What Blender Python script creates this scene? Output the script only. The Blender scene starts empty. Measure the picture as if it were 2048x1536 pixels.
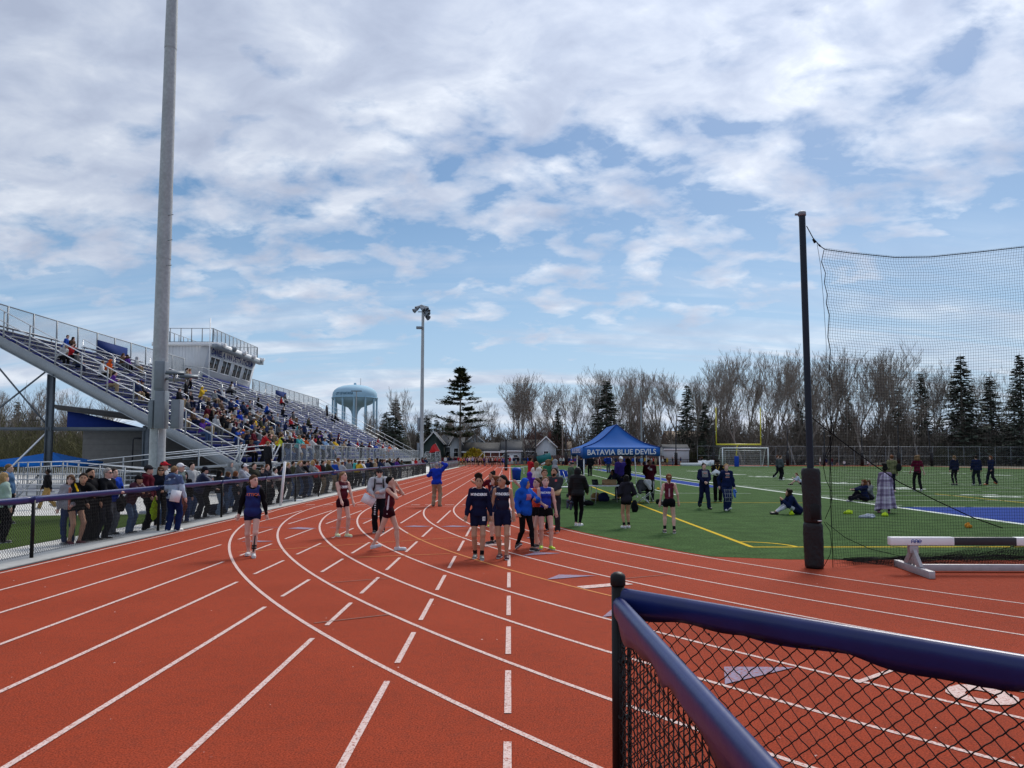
import bpy, bmesh, math, random
import numpy as np
from mathutils import Vector, Matrix
from mathutils.bvhtree import BVHTree
random.seed(7); rng = np.random.default_rng(7)
scene = bpy.context.scene
COL = scene.collection
# ---------------------------------------------------------------- camera
CAM_H, CAM_YAW, CAM_P, CAM_ROLL, CAM_F, HOR = 1.9949, -0.00247, math.radians(3.8), 0.0030, 1550.0, 911.5
PY0 = HOR - CAM_F*math.tan(CAM_P)
_c, _s = math.cos(CAM_ROLL), math.sin(CAM_ROLL)
_R = Vector((math.cos(CAM_YAW), math.sin(CAM_YAW), 0)); _F0 = Vector((-math.sin(CAM_YAW), math.cos(CAM_YAW), 0)); _Z = Vector((0,0,1))
_F = _F0*math.cos(CAM_P) + _Z*math.sin(CAM_P); _U = -_F0*math.sin(CAM_P) + _Z*math.cos(CAM_P)
CR = _R*_c + _U*_s; CU = -_R*_s + _U*_c
cd = bpy.data.cameras.new('camera'); cam = bpy.data.objects.new('camera', cd); COL.objects.link(cam); scene.camera = cam
cd.sensor_width = 36; cd.lens = 36*CAM_F/2048; cd.shift_y = (PY0-768)/2048; cd.clip_start = .05; cd.clip_end = 6000
m = Matrix.Identity(4)
for i in range(3): m[i][0] = CR[i]; m[i][1] = CU[i]; m[i][2] = -_F[i]
m[2][3] = CAM_H; cam.matrix_world = m
CAMP = Vector((0,0,CAM_H))
def ray(px, py): return CR*((px-1024)/CAM_F) + CU*((PY0-py)/CAM_F) + _F
def G(px, py, z=0.0):
    d = ray(px, py); t = (z-CAM_H)/d.z; return Vector((d.x*t, d.y*t, z))
def at(px, py, Y):
    d = ray(px, py); return CAMP + d*(Y/d.y)
def proj(p):
    q = Vector(p)-CAMP; w = q.dot(_F); return 1024+CAM_F*q.dot(CR)/w, PY0-CAM_F*q.dot(CU)/w
# ---------------------------------------------------------------- sky, sun, exposure
SUN_EL, SUN_AZ = math.radians(46), math.radians(26)      # azimuth measured from +Y towards +X: ahead of the camera, slightly right
w = bpy.data.worlds.new('World'); scene.world = w; w.use_nodes = True
nt = w.node_tree; nt.nodes.clear(); N = nt.nodes.new; L = nt.links.new
def node(t, **k):
    n = N(t)
    for a, b in k.items(): setattr(n, a, b)
    return n
def math_n(op, a, b=None, c=None):
    n = N('ShaderNodeMath'); n.operation = op
    for i, v in enumerate((a, b, c)):
        if v is None: continue
        if isinstance(v, (int, float)): n.inputs[i].default_value = v
        else: L(v, n.inputs[i])
    return n.outputs[0]
tc = N('ShaderNodeTexCoord'); sep = N('ShaderNodeSeparateXYZ'); L(tc.outputs['Generated'], sep.inputs[0])
sky = N('ShaderNodeTexSky'); sky.sky_type = 'NISHITA'; sky.sun_disc = False; sky.sun_elevation = SUN_EL; sky.sun_rotation = SUN_AZ
sky.air_density = 1.15; sky.dust_density = 0.6; sky.ozone_density = 2.2
zc = math_n('MAXIMUM', sep.outputs[2], 0.0)
den = math_n('ADD', zc, 0.30)
cx = math_n('DIVIDE', sep.outputs[0], den); cy = math_n('DIVIDE', sep.outputs[1], den)
comb = N('ShaderNodeCombineXYZ'); L(cx, comb.inputs[0]); L(cy, comb.inputs[1])
def noise(vec, scale, detail, rough, dist=0.0, off=(0,0,0), stretch=(1,1,1), rot=0):
    mp = N('ShaderNodeMapping'); mp.inputs['Location'].default_value = off; mp.inputs['Scale'].default_value = stretch; mp.inputs['Rotation'].default_value = (0,0,rot)
    L(vec, mp.inputs[0]); n = N('ShaderNodeTexNoise'); n.inputs['Scale'].default_value = scale; n.inputs['Detail'].default_value = detail
    n.inputs['Roughness'].default_value = rough; n.inputs['Distortion'].default_value = dist; L(mp.outputs[0], n.inputs['Vector']); return n.outputs[0]
def ramp(fac, stops):
    r = N('ShaderNodeValToRGB'); L(fac, r.inputs[0]); e = r.color_ramp.elements
    while len(e) < len(stops): e.new(.5)
    for i, (p, c) in enumerate(stops): e[i].position = p; e[i].color = c if len(c) == 4 else (*c, 1)
    return r.outputs[0]
big = noise(comb.outputs[0], 1.5, 3, .5, .2, (3.1, 1.7, 0))
mid = noise(comb.outputs[0], 7.2, 9, .52, .25, (1.2, .4, 0), (1, 1.25, 1), .75)
fine = noise(comb.outputs[0], 21, 6, .6, .2, (4, 9, 0), (1, 1.3, 1), .6)
lr = math_n('MULTIPLY', sep.outputs[0], -.13)                      # more cover over the grandstand side
cov = math_n('ADD', math_n('ADD', math_n('MULTIPLY', mid, .78), math_n('MULTIPLY', big, .50)), math_n('MULTIPLY', fine, .16))
cov = math_n('ADD', cov, lr)
cov = math_n('ADD', cov, math_n('MULTIPLY', math_n('SUBTRACT', zc, .33), .95))
mask = ramp(cov, [(.61, (0,0,0)), (.685, (.50,.50,.50)), (.78, (.93,.93,.93))])
streak = noise(comb.outputs[0], 1.9, 7, .58, .5, (7.6, 2, 0), (.30, 2.4, 1), -.10)
smask = ramp(streak, [(.46, (0,0,0)), (.62, (.85,.85,.85))])
low = ramp(zc, [(.10, (1,1,1)), (.27, (0,0,0))])
smask = math_n('MULTIPLY', smask, low)
mall = math_n('MAXIMUM', mask, smask)
hz = ramp(zc, [(.0, (.90,.90,.90)), (.07, (.62,.62,.62)), (.30, (.10,.10,.10))])     # pale air towards the horizon
sh_n = noise(comb.outputs[0], 5.6, 9, .55, .3, (9.3, 4, 0), (1, 1.3, 1), .75)
shade = ramp(math_n('ADD', math_n('MULTIPLY', sh_n, .85), math_n('MULTIPLY', cov, .20)),
             [(.42, (.72,.76,.83)), (.52, (.56,.61,.71)), (.63, (.455,.51,.63)), (.75, (.38,.43,.55))])
air = N('ShaderNodeMix'); air.data_type = 'RGBA'; L(hz, air.inputs[0]); air.inputs[7].default_value = (5.0, 7.5, 11.4, 1)
bg1 = N('ShaderNodeBackground'); hsv = N('ShaderNodeHueSaturation'); hsv.inputs['Saturation'].default_value = 1.0; hsv.inputs['Value'].default_value = 1.0
hsv.inputs['Saturation'].default_value = 1.25; L(sky.outputs[0], hsv.inputs['Color']); L(hsv.outputs[0], air.inputs[6]); L(air.outputs[2], bg1.inputs[0]); bg1.inputs[1].default_value = 0.057
sdv = (math.sin(SUN_AZ)*math.cos(SUN_EL), math.cos(SUN_AZ)*math.cos(SUN_EL), math.sin(SUN_EL))
dn = N('ShaderNodeVectorMath'); dn.operation = 'DOT_PRODUCT'; L(tc.outputs['Generated'], dn.inputs[0]); dn.inputs[1].default_value = sdv
glow = math_n('ADD', math_n('MULTIPLY', math_n('POWER', math_n('MAXIMUM', dn.outputs['Value'], 0), 7), .42), .92)     # clouds brighten towards the veiled sun
shg = N('ShaderNodeVectorMath'); shg.operation = 'SCALE'; L(shade, shg.inputs[0]); L(glow, shg.inputs['Scale'])
bg2 = N('ShaderNodeBackground'); L(shg.outputs[0], bg2.inputs[0]); bg2.inputs[1].default_value = 0.85
ms = N('ShaderNodeMixShader'); L(mall, ms.inputs[0]); L(bg1.outputs[0], ms.inputs[1]); L(bg2.outputs[0], ms.inputs[2])
wo = N('ShaderNodeOutputWorld'); L(ms.outputs[0], wo.inputs[0])
sl = bpy.data.lights.new('sun', 'SUN'); sl.energy = 2.1; sl.angle = math.radians(20); sl.color = (1, .95, .88)
so = bpy.data.objects.new('sun', sl); COL.objects.link(so)
sd = Vector((math.sin(SUN_AZ)*math.cos(SUN_EL), math.cos(SUN_AZ)*math.cos(SUN_EL), math.sin(SUN_EL)))
so.rotation_euler = sd.to_track_quat('Z', 'Y').to_euler(); so.location = (0, 0, 60)
scene.view_settings.view_transform = 'Standard'; scene.view_settings.look = 'None'; scene.view_settings.gamma = 1; scene.view_settings.use_curve_mapping = False
scene.view_settings.exposure = 0.55
scene.cycles.max_bounces = 6; scene.cycles.transparent_max_bounces = 8
# ---------------------------------------------------------------- materials
MATS = {}
def M(name, col=None, rough=.6, metal=0.0, var=.15, vs=3.0, bump=0.0, bs=60.0, spec=.5, var2=0.0, vs2=.3, gen=False, coat=0.0, tint=None):
    """procedural surface: base colour with two scales of noise and fine relief; col None takes the object's own colour"""
    if name in MATS: return MATS[name]
    mt = bpy.data.materials.new(name); mt.use_nodes = True; t = mt.node_tree; b = t.nodes['Principled BSDF']; lk = t.links.new
    b.inputs['Roughness'].default_value = rough; b.inputs['Metallic'].default_value = metal; b.inputs['Specular IOR Level'].default_value = spec
    if coat: b.inputs['Coat Weight'].default_value = coat
    tcn = t.nodes.new('ShaderNodeTexCoord'); src = tcn.outputs['Object']
    def nz(scale, detail=4):
        n = t.nodes.new('ShaderNodeTexNoise'); n.inputs['Scale'].default_value = scale; n.inputs['Detail'].default_value = detail; lk(src, n.inputs['Vector']); return n.outputs[0]
    if col is None:
        oi = t.nodes.new('ShaderNodeObjectInfo'); base = oi.outputs['Color']
    else:
        rgb = t.nodes.new('ShaderNodeRGB'); rgb.outputs[0].default_value = (*col, 1); base = rgb.outputs[0]
    def scale_by(base, fac_out, amt):
        mr = t.nodes.new('ShaderNodeMapRange'); mr.inputs['From Min'].default_value = .25; mr.inputs['From Max'].default_value = .75
        mr.inputs['To Min'].default_value = 1-amt; mr.inputs['To Max'].default_value = 1+amt; lk(fac_out, mr.inputs[0])
        vm = t.nodes.new('ShaderNodeVectorMath'); vm.operation = 'SCALE'; lk(base, vm.inputs[0]); lk(mr.outputs[0], vm.inputs['Scale']); return vm.outputs[0]
    if tint is not None:
        r = t.nodes.new('ShaderNodeMix'); r.data_type = 'RGBA'; lk(base, r.inputs[6]); r.inputs[7].default_value = (*tint[0], 1)
        cr = t.nodes.new('ShaderNodeValToRGB'); cr.color_ramp.elements[0].position = tint[2]; cr.color_ramp.elements[1].position = tint[3]
        lk(nz(tint[1], 6), cr.inputs[0]); lk(cr.outputs[0], r.inputs[0]); base = r.outputs[2]
    if var: base = scale_by(base, nz(vs), var)
    if var2: base = scale_by(base, nz(vs2, 5), var2)
    lk(base, b.inputs['Base Color'])
    if bump:
        bn = t.nodes.new('ShaderNodeBump'); bn.inputs['Strength'].default_value = bump; bn.inputs['Distance'].default_value = .01
        lk(nz(bs, 3), bn.inputs['Height']); lk(bn.outputs[0], b.inputs['Normal'])
    MATS[name] = mt; return mt
M('track_red', (.300,.047,.020), .85, var=.62, vs=75, bump=.8, bs=180, var2=.10, vs2=.7, spec=.06, tint=((.24,.044,.022), 9, .42, .80))
M('line_white', (.64,.49,.45), .8, var=.16, vs=30, bump=.4, bs=200, tint=((.30,.08,.05), 60, .50, .68), spec=.1)
M('line_orange', (.52,.20,.06), .8, var=.10, vs=30, tint=((.30,.08,.05), 40, .54, .70), spec=.1)
M('line_blue', (.24,.21,.30), .8, var=.15, vs=30, tint=((.30,.08,.05), 50, .48, .68), spec=.1)
M('line_grey', (.19,.13,.11), .8, var=.1, vs=30, tint=((.26,.06,.03), 40, .45, .72), spec=.1)
M('turf', (.044,.086,.027), .9, var=.55, vs=20, bump=.8, bs=120, var2=.26, vs2=1.6, spec=.03)
M('turf_left', (.050,.082,.018), .9, var=.30, vs=30, bump=.8, bs=140, var2=.10, vs2=.6, spec=.03)
M('turf_white', (.55,.60,.55), .85, var=.22, vs=14, bump=.3, spec=.05)
M('turf_yellow', (.52,.36,.02), .85, var=.18, vs=14, bump=.3, spec=.05)
M('turf_blue', (.003,.030,.20), .85, var=.15, vs=20, bump=.3, spec=.05)
M('field_dirt', (.09,.075,.045), .95, var=.3, vs=.6, var2=.3, vs2=.05)
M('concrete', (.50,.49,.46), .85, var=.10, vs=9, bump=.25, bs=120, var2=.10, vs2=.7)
M('concrete_walk', (.58,.57,.54), .85, var=.08, vs=7, bump=.2, bs=120)
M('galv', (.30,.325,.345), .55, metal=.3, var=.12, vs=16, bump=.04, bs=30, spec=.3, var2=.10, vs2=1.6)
M('alu', (.42,.43,.45), .5, metal=.2, spec=.3, var=.06, vs=10)
M('pole_galv', (.40,.42,.43), .55, metal=.15, var=.16, vs=10, bump=.04, bs=30, spec=.3, var2=.12, vs2=1.2)
M('alu_rail', (.74,.75,.76), .32, metal=.45, var=.05, vs=8)
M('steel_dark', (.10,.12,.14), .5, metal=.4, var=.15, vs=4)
M('grey_paint', (.20,.23,.26), .5, var=.08, vs=5)
M('foot_alu', (.20,.21,.23), .6, metal=.2, var=.08, vs=8, spec=.2)
M('navy_riser', (.016,.030,.20), .6, spec=.15, var=.12, vs=3)
M('navy_board', (.012,.03,.13), .8, spec=.1, var=.1, vs=2)
M('black_coat', (.005,.005,.006), .5, spec=.25, var=.2, vs=20)
M('vinyl_blue', (.008,.017,.105), .36, var=.14, vs=6, bump=.25, bs=9, spec=.42)
M('pad_black', (.007,.007,.009), .5, var=.25, vs=30, bump=1.0, bs=30, spec=.38)
M('pole_navy', (.008,.015,.028), .45, spec=.3, var=.12, vs=6)
M('white_paint', (.82,.83,.84), .4, var=.05, vs=5)
M('cream_paint', (.64,.62,.58), .5, var=.06, vs=5)
M('black_paint', (.022,.024,.030), .5, var=.15, vs=5)
M('alu_foot', (.42,.40,.41), .5, metal=.25, var=.12, vs=9, bump=.08, bs=50)
M('logo_blue', (.012,.055,.36), .55, var=.05, spec=.15)
M('canopy_blue', (.022,.105,.36), .8, spec=.08, var=.08, vs=1.6, bump=.18, bs=7)
M('canopy_bright', (.012,.17,.60), .8, spec=.1, var=.07, vs=1.5, bump=.15, bs=6)
M('print_white', (.78,.80,.84), .6, var=.05)
M('tank_blue', (.36,.54,.66), .8, spec=.08, var=.06, vs=.15, var2=.06, vs2=.05)
M('tank_letter', (.05,.14,.22), .6, var=.05)
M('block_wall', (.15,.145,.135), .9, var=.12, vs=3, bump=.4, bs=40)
M('roof_dark', (.050,.050,.052), .75, var=.2, vs=2)
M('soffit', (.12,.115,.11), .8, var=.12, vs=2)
M('siding', (.66,.67,.68), .6, var=.05, vs=2)
M('booth_front', (.50,.53,.58), .6, var=.05, vs=1)
M('glass_dark', (.018,.02,.022), .12, var=.3, vs=1.2, spec=.6)
M('sign_navy', (.012,.03,.17), .8, spec=.08, var=.08)
M('house_white', (.46,.48,.50), .7, var=.06, vs=.8)
M('house_cream', (.52,.47,.33), .7, var=.06, vs=.8)
M('house_green', (.020,.038,.034), .7, var=.1, vs=.8)
M('house_brick', (.16,.055,.04), .85, var=.2, vs=2)
M('roof_grey', (.065,.07,.078), .85, var=.18, vs=1.4)
M('roof_tan', (.19,.14,.10), .85, var=.18, vs=1.4)
M('yellow_post', (.75,.62,.05), .45, var=.05)
M('net_black', (.006,.007,.010), .8, var=.1, spec=.05)
M('net_white', (.40,.42,.43), .7, var=.1)
M('wood_fence', (.07,.04,.035), .85, var=.2, vs=2)
M('bark', (.26,.23,.20), .9, var=.25, vs=2.5)
M('bark_dark', (.25,.215,.185), .9, var=.25, vs=2.5)
M('needles', (.066,.084,.058), .85, var=.55, vs=.8, spec=.2)
M('needles_pine', (.072,.092,.046), .85, var=.55, vs=.6, spec=.2)
M('twigs', (.185,.158,.132), .95, var=.35, vs=.25, spec=.1)
M('twigs_red', (.15,.095,.085), .95, var=.35, vs=.3, spec=.1)
M('scrub_olive', (.085,.082,.042), .95, var=.35, vs=.3, spec=.1)
M('forsythia', (.36,.26,.02), .8, var=.45, vs=1.5, spec=.2)
M('skin', None, .55, var=.07, vs=12, spec=.2)
M('cloth', None, .9, var=.12, vs=9, bump=.35, bs=45, spec=.06)
M('sheen_cloth', None, .55, var=.10, vs=8, bump=.2, bs=30, spec=.15)
M('hair', None, .7, var=.5, vs=38, bump=.8, bs=70, spec=.10)
M('shoe_mat', None, .5, var=.08, vs=20, spec=.4)
M('paint_obj', None, .5, var=.06, vs=6, spec=.4)
M('cardboard', (.36,.22,.11), .85, var=.08, vs=6)
# ---------------------------------------------------------------- mesh builder
class MB:
    def __init__(s): s.v = []; s.n = 0; s.q = []; s.p = []
    def add(s, verts, faces):
        verts = np.asarray(verts, float).reshape(-1, 3); b = s.n; s.v.append(verts); s.n += len(verts)
        if isinstance(faces, np.ndarray): s.q.append(faces.astype(np.int64)+b)
        else: s.p += [[i+b for i in f] for f in faces]
        return s
    def box(s, c, sz, rz=0.0, mat=None):
        hx, hy, hz = sz[0]/2, sz[1]/2, sz[2]/2
        v = np.array([(x,y,z) for z in (-hz,hz) for y in (-hy,hy) for x in (-hx,hx)])
        if mat is not None: v = v @ np.array(mat.to_3x3()).T
        if rz: ca, sa = math.cos(rz), math.sin(rz); v = np.c_[v[:,0]*ca-v[:,1]*sa, v[:,0]*sa+v[:,1]*ca, v[:,2]]
        return s.add(v+np.array(c), np.array([[0,2,3,1],[4,5,7,6],[0,1,5,4],[2,6,7,3],[0,4,6,2],[1,3,7,5]]))
    def bar(s, a, b, w, h=None, up=(0,0,1)):
        a, b = Vector(a), Vector(b); d = b-a; l = d.length; d.normalize(); h = w if h is None else h
        sx = d.cross(Vector(up)); 
        if sx.length < 1e-4: sx = d.cross(Vector((0,1,0)))
        sx.normalize(); u = sx.cross(d)
        v = [p + sx*(i*w/2) + u*(j*h/2) for p in (a, b) for i, j in ((-1,-1),(1,-1),(1,1),(-1,1))]
        return s.add(v, np.array([[0,1,2,3],[7,6,5,4],[0,4,5,1],[1,5,6,2],[2,6,7,3],[3,7,4,0]]))
    def segs(s, A, B, ra, rb=None, sides=4):
        """many straight tubes at once"""
        A = np.asarray(A, float).reshape(-1,3); B = np.asarray(B, float).reshape(-1,3); n = len(A)
        ra = np.broadcast_to(np.asarray(ra, float), (n,)); rb = ra if rb is None else np.broadcast_to(np.asarray(rb, float), (n,))
        d = B-A; d = d/np.maximum(np.linalg.norm(d, axis=1, keepdims=True), 1e-9)
        ref = np.where(np.abs(d[:,2:3]) > .9, np.array([[1.,0,0]]), np.array([[0,0,1.]]))
        x = np.cross(d, ref); x /= np.linalg.norm(x, axis=1, keepdims=True); y = np.cross(d, x)
        an = np.arange(sides)*2*math.pi/sides; ring = np.cos(an)[None,:,None]*x[:,None,:] + np.sin(an)[None,:,None]*y[:,None,:]
        v = np.concatenate([A[:,None,:]+ring*ra[:,None,None], B[:,None,:]+ring*rb[:,None,None]], 1).reshape(-1,3)
        base = (np.arange(n)*2*sides)[:,None]; i = np.arange(sides); j = (i+1) % sides
        f = np.stack([base+i, base+j, base+sides+j, base+sides+i], -1).reshape(-1,4)
        return s.add(v, f)
    def tube(s, pts, r, sides=8, cap=True, r2=None):
        pts = [Vector(p) for p in pts]; n = len(pts); V = []; x = None
        for i, p in enumerate(pts):
            d = (pts[min(i+1,n-1)]-pts[max(i-1,0)]).normalized()
            if x is None:
                x = d.cross(Vector((0,0,1)))
                if x.length < .1: x = d.cross(Vector((0,1,0)))
            else: x = x - d*x.dot(d)
            x.normalize(); y = d.cross(x)
            rr = r if not isinstance(r, (list, tuple)) else r[i]
            for k in range(sides):
                a = 2*math.pi*k/sides; V.append(p + x*(rr*math.cos(a)) + y*(rr*math.sin(a)))
        F = [[i*sides+k, i*sides+(k+1) % sides, (i+1)*sides+(k+1) % sides, (i+1)*sides+k] for i in range(n-1) for k in range(sides)]
        if cap: F += [list(range(sides))[::-1], [(n-1)*sides+k for k in range(sides)]]
        return s.add([tuple(q) for q in V], F)
    def lathe(s, prof, c=(0,0,0), sides=32, sx=1.0, sy=1.0):
        V = [(c[0]+sx*r*math.cos(2*math.pi*k/sides), c[1]+sy*r*math.sin(2*math.pi*k/sides), c[2]+z) for r, z in prof for k in range(sides)]
        n = len(prof); F = [[i*sides+k, i*sides+(k+1) % sides, (i+1)*sides+(k+1) % sides, (i+1)*sides+k] for i in range(n-1) for k in range(sides)]
        F += [list(range(sides))[::-1], [(n-1)*sides+k for k in range(sides)]]
        return s.add(V, F)
    def poly(s, pts): return s.add([tuple(p) for p in pts], [list(range(len(pts)))])
    def prism(s, pts, vec):
        n = len(pts); a = [Vector(p) for p in pts]; b = [p+Vector(vec) for p in a]
        return s.add([tuple(p) for p in a+b], [list(range(n))[::-1], [n+i for i in range(n)]] + [[i, (i+1) % n, n+(i+1) % n, n+i] for i in range(n)])
    def ball(s, c, r, n=8, m_=6):
        V = []; r = (r, r, r) if not isinstance(r, (tuple, list)) else r
        for j in range(m_+1):
            t = math.pi*j/m_
            for k in range(n): V.append((c[0]+r[0]*math.sin(t)*math.cos(2*math.pi*k/n), c[1]+r[1]*math.sin(t)*math.sin(2*math.pi*k/n), c[2]+r[2]*math.cos(t)))
        return s.add(V, [[j*n+k, (j+1)*n+k, (j+1)*n+(k+1) % n, j*n+(k+1) % n] for j in range(m_) for k in range(n)])
    def mesh(s, name, mat, smooth=False):
        me = bpy.data.meshes.new(name)
        V = np.concatenate(s.v) if s.v else np.zeros((0,3))
        Q = np.concatenate(s.q) if s.q else np.zeros((0,4), np.int64)
        tot = np.concatenate([np.full(len(Q), 4, np.int32), np.array([len(f) for f in s.p], np.int32)])
        lo = np.concatenate([Q.reshape(-1), np.array([i for f in s.p for i in f], np.int64)]).astype(np.int32)
        me.vertices.add(len(V)); me.vertices.foreach_set('co', V.astype(np.float32).ravel())
        me.loops.add(len(lo)); me.loops.foreach_set('vertex_index', lo)
        me.polygons.add(len(tot)); st = np.zeros(len(tot), np.int32)
        if len(tot): st[1:] = np.cumsum(tot)[:-1]
        me.polygons.foreach_set('loop_start', st)
        me.update(calc_edges=True)
        if smooth: me.polygons.foreach_set('use_smooth', np.ones(len(tot), bool))
        me.materials.append(MATS[mat]); return me
    def build(s, name, mat, parent=None, smooth=False, loc=None, color=None, bevel=0):
        return link(name, s.mesh(name, mat, smooth), parent, loc, color, bevel)
CH = {}
def link(name, me, parent=None, loc=None, color=None, bevel=0):
    o = bpy.data.objects.new(name, me); COL.objects.link(o)
    if parent is not None: o.parent = parent; CH.setdefault(parent.name, []).append(o)
    if loc is not None: o.location = loc
    if color is not None: o.color = (*color, 1)
    if bevel:
        b = o.modifiers.new('bevel', 'BEVEL'); b.width = bevel; b.segments = 2; b.limit_method = 'ANGLE'
    return o
def tag(o, label=None, cat=None, group=None, kind=None):
    if label: o['label'] = label
    if cat: o['category'] = cat
    if group: o['group'] = group
    if kind: o['kind'] = kind
    return o
def empty(name, loc, label, cat, group=None, rz=0.0):
    o = bpy.data.objects.new(name, None); COL.objects.link(o); o.location = loc; o.rotation_euler = (0,0,rz); o.empty_display_size = .2
    return tag(o, label, cat, group)
def dup(root, loc, rz=None, label=None, scale=None):
    def cp(o, par):
        c = o.copy(); COL.objects.link(c)
        if par is not None: c.parent = par; CH.setdefault(par.name, []).append(c)
        for ch in CH.get(o.name, ()): cp(ch, c)
        return c
    r = cp(root, None); r.location = loc
    if rz is not None: r.rotation_euler = (0,0,rz)
    if scale is not None: r.scale = scale if isinstance(scale, (tuple, list)) else (scale,)*3
    if label: r['label'] = label
    return r
def structure(o): o['kind'] = 'structure'; return o
def text_mesh(txt, size, bold=0.0, depth=0.0, extrude=0.0, sx=1.0):
    """flat lettering: verts (x right, y up) centred, plus faces"""
    cu = bpy.data.curves.new('lettering', 'FONT'); cu.body = txt; cu.size = size; cu.align_x = 'CENTER'; cu.align_y = 'CENTER'; cu.offset = bold*size; cu.extrude = extrude; cu.resolution_u = 3
    ob = bpy.data.objects.new('lettering', cu); COL.objects.link(ob); dg = bpy.context.evaluated_depsgraph_get(); me = bpy.data.meshes.new_from_object(ob.evaluated_get(dg))
    V = np.array([v.co[:] for v in me.vertices]); F = [list(p.vertices) for p in me.polygons]
    bpy.data.objects.remove(ob); bpy.data.curves.remove(cu); bpy.data.meshes.remove(me)
    V[:,0] *= sx
    return V, F
def text_on(txt, size, o, right, up, mat, parent, name='lettering', bold=.02, sx=1.0, off=0.0):
    V, F = text_mesh(txt, size, bold, sx=sx); o, right, up = Vector(o), Vector(right).normalized(), Vector(up).normalized(); nrm = right.cross(up)
    P = [o + right*v[0] + up*v[1] + nrm*off for v in V]
    mb = MB(); mb.add([tuple(p) for p in P], F); return mb.build(name, mat, parent)
# ================================================================= THE SETTING
X0, YC, R0, LW = -0.0105, 31.10, 33.09, 1.067
CX = X0+R0
def flat(name, pts, z, mat): return structure(MB().poly([(x, y, z) for x, y in pts]).build(name, mat))
def strip_pts(mb, pts, wd, z):
    """a flat painted band along a polyline"""
    pts = [Vector((p[0], p[1], 0)) for p in pts]; V = []
    for i, p in enumerate(pts):
        d = (pts[min(i+1, len(pts)-1)]-pts[max(i-1, 0)]).normalized(); n = Vector((-d.y, d.x, 0))*(wd/2)
        V += [(p.x+n.x, p.y+n.y, z), (p.x-n.x, p.y-n.y, z)]
    mb.add(V, [[2*i, 2*i+1, 2*i+3, 2*i+2] for i in range(len(pts)-1)])
# terrain far out: one sheet to the horizon
flat('ground', [(-2500,-300), (2500,-300), (2500,4000), (-2500,4000)], -.03, 'field_dirt')
flat('running_track', [(-8.74,-14), (90,-14), (90,176), (-8.74,176)], 0, 'track_red')
a0 = math.atan2(15.75-YC, 4.3-CX)
arc = [(CX+(R0-.16)*math.cos(a), YC+(R0-.16)*math.sin(a)) for a in np.linspace(a0 % (2*math.pi), math.pi, 40)]
flat('turf_field', arc+[(X0+.16, 164), (88, 164), (88, 15.3), (5.4, 15.2)], .004, 'turf')
lines = MB(); orange = MB()
for k in range(9):                                                  # lane lines: far straight, then the bend to the right
    xk = X0-LW*k; r = R0+LW*k; wd = .052
    if k != 4:
        strip_pts(lines, [(xk, y) for y in np.linspace(138, YC, 12)] + [(CX-r*math.cos(t), YC-r*math.sin(t)) for t in np.linspace(.01, 1.9, 110)], wd, .004)
    else:
        strip_pts(lines, [(xk, y) for y in np.linspace(138, YC, 12)] + [(CX-r*math.cos(t), YC-r*math.sin(t)) for t in np.linspace(.01, .30, 20)], wd, .004)
        strip_pts(orange, [(CX-r*math.cos(t), YC-r*math.sin(t)) for t in np.linspace(.30, 1.9, 90)], wd, .004)
def kept(x, y, k):
    d = math.hypot(x-CX, y-YC)-R0
    for j in range(k, 9):
        if abs(d-LW*j) < (.165 if j > k else .11): return False
    return True
for k in range(0, 9):                                               # the sprint chute: straight lines, broken where the bend crosses them
    xk = X0-LW*k; ys = np.arange(-13, YC+(.0 if k < 8 else 0), .05); run = []
    for y in list(ys)+[None]:
        if y is not None and kept(xk, y, k): run.append((xk, float(y)))
        else:
            if len(run) > 8: strip_pts(lines, [run[0], run[-1]], .055, .006)
            run = []
structure(lines.build('lane_lines', 'line_white')); structure(orange.build('waterfall_line', 'line_orange'))
def gp(*pp): return [tuple(G(*p)[:2]) for p in pp]
mk = MB(); mg = MB(); mw = MB(); mo = MB()
def band(mb, a, b, wd, z=.008): strip_pts(mb, gp(a, b), wd, z)
def tri(mb, *pp, z=.009): mb.poly([(x, y, z) for x, y in gp(*pp)])
# exchange zone triangles, stagger marks and thin check lines (each flat paint on the track)
tri(mk, (1448,1335), (1590,1336), (1450,1370)); tri(mk, (1093,1160), (1118,1150), (1192,1152)); tri(mk, (1205,1235), (1232,1213), (1232,1232))
tri(mk, (1045,1112), (1070,1105), (1122,1107))
for x0_, x1_, y_ in ((482,548,1083), (574,634,1057), (806,862,1053), (882,940,1053), (968,1010,1053), (1052,1080,1076)): e_ = 1.5 if x0_ == 574 else 1.0; tri(mk, (x0_, y_+.6), (x1_, y_), ((x0_+x1_)/2-6, y_-1.5*e_)); tri(mk, (x0_, y_+.7), ((x0_+x1_)/2+6, y_+1.5*e_), (x1_, y_+.1))
for x0_, x1_, y_ in ((480,560,1055), (660,700,1056), (740,790,1055), (650,712,1039), (545,620,1038), (720,770,1038)): band(mk, (x0_, y_), (x1_, y_), .045)
for a, b in (((475,1105), (860,1079)), ((716,1115), (900,1108)), ((864,1079), (960,1072))): band(mo, a, b, .04)
for a, b in (((628,1247), (778,1230)), ((662,1166), (778,1157)), ((1246,1158), (1335,1150)), ((612,1019), (700,1022)), ((876,986), (960,986)), ((866,1001), (930,1001))): band(mg, a, b, .03)
band(mw, (1714,1366), (1810,1332), .055)
for x in (612, 648, 714, 740, 822, 850, 890, 925): band(mw, (x, 1010), (x+18, 1010), .16)
for x in (605, 700, 810, 880): band(mw, (x, 1013.5), (x+50, 1013.5), .03)
structure(mk.build('exchange_marks', 'line_blue')); structure(mg.build('check_lines', 'line_grey')); structure(mw.build('start_marks', 'line_white')); structure(mo.build('break_lines', 'line_orange'))
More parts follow.
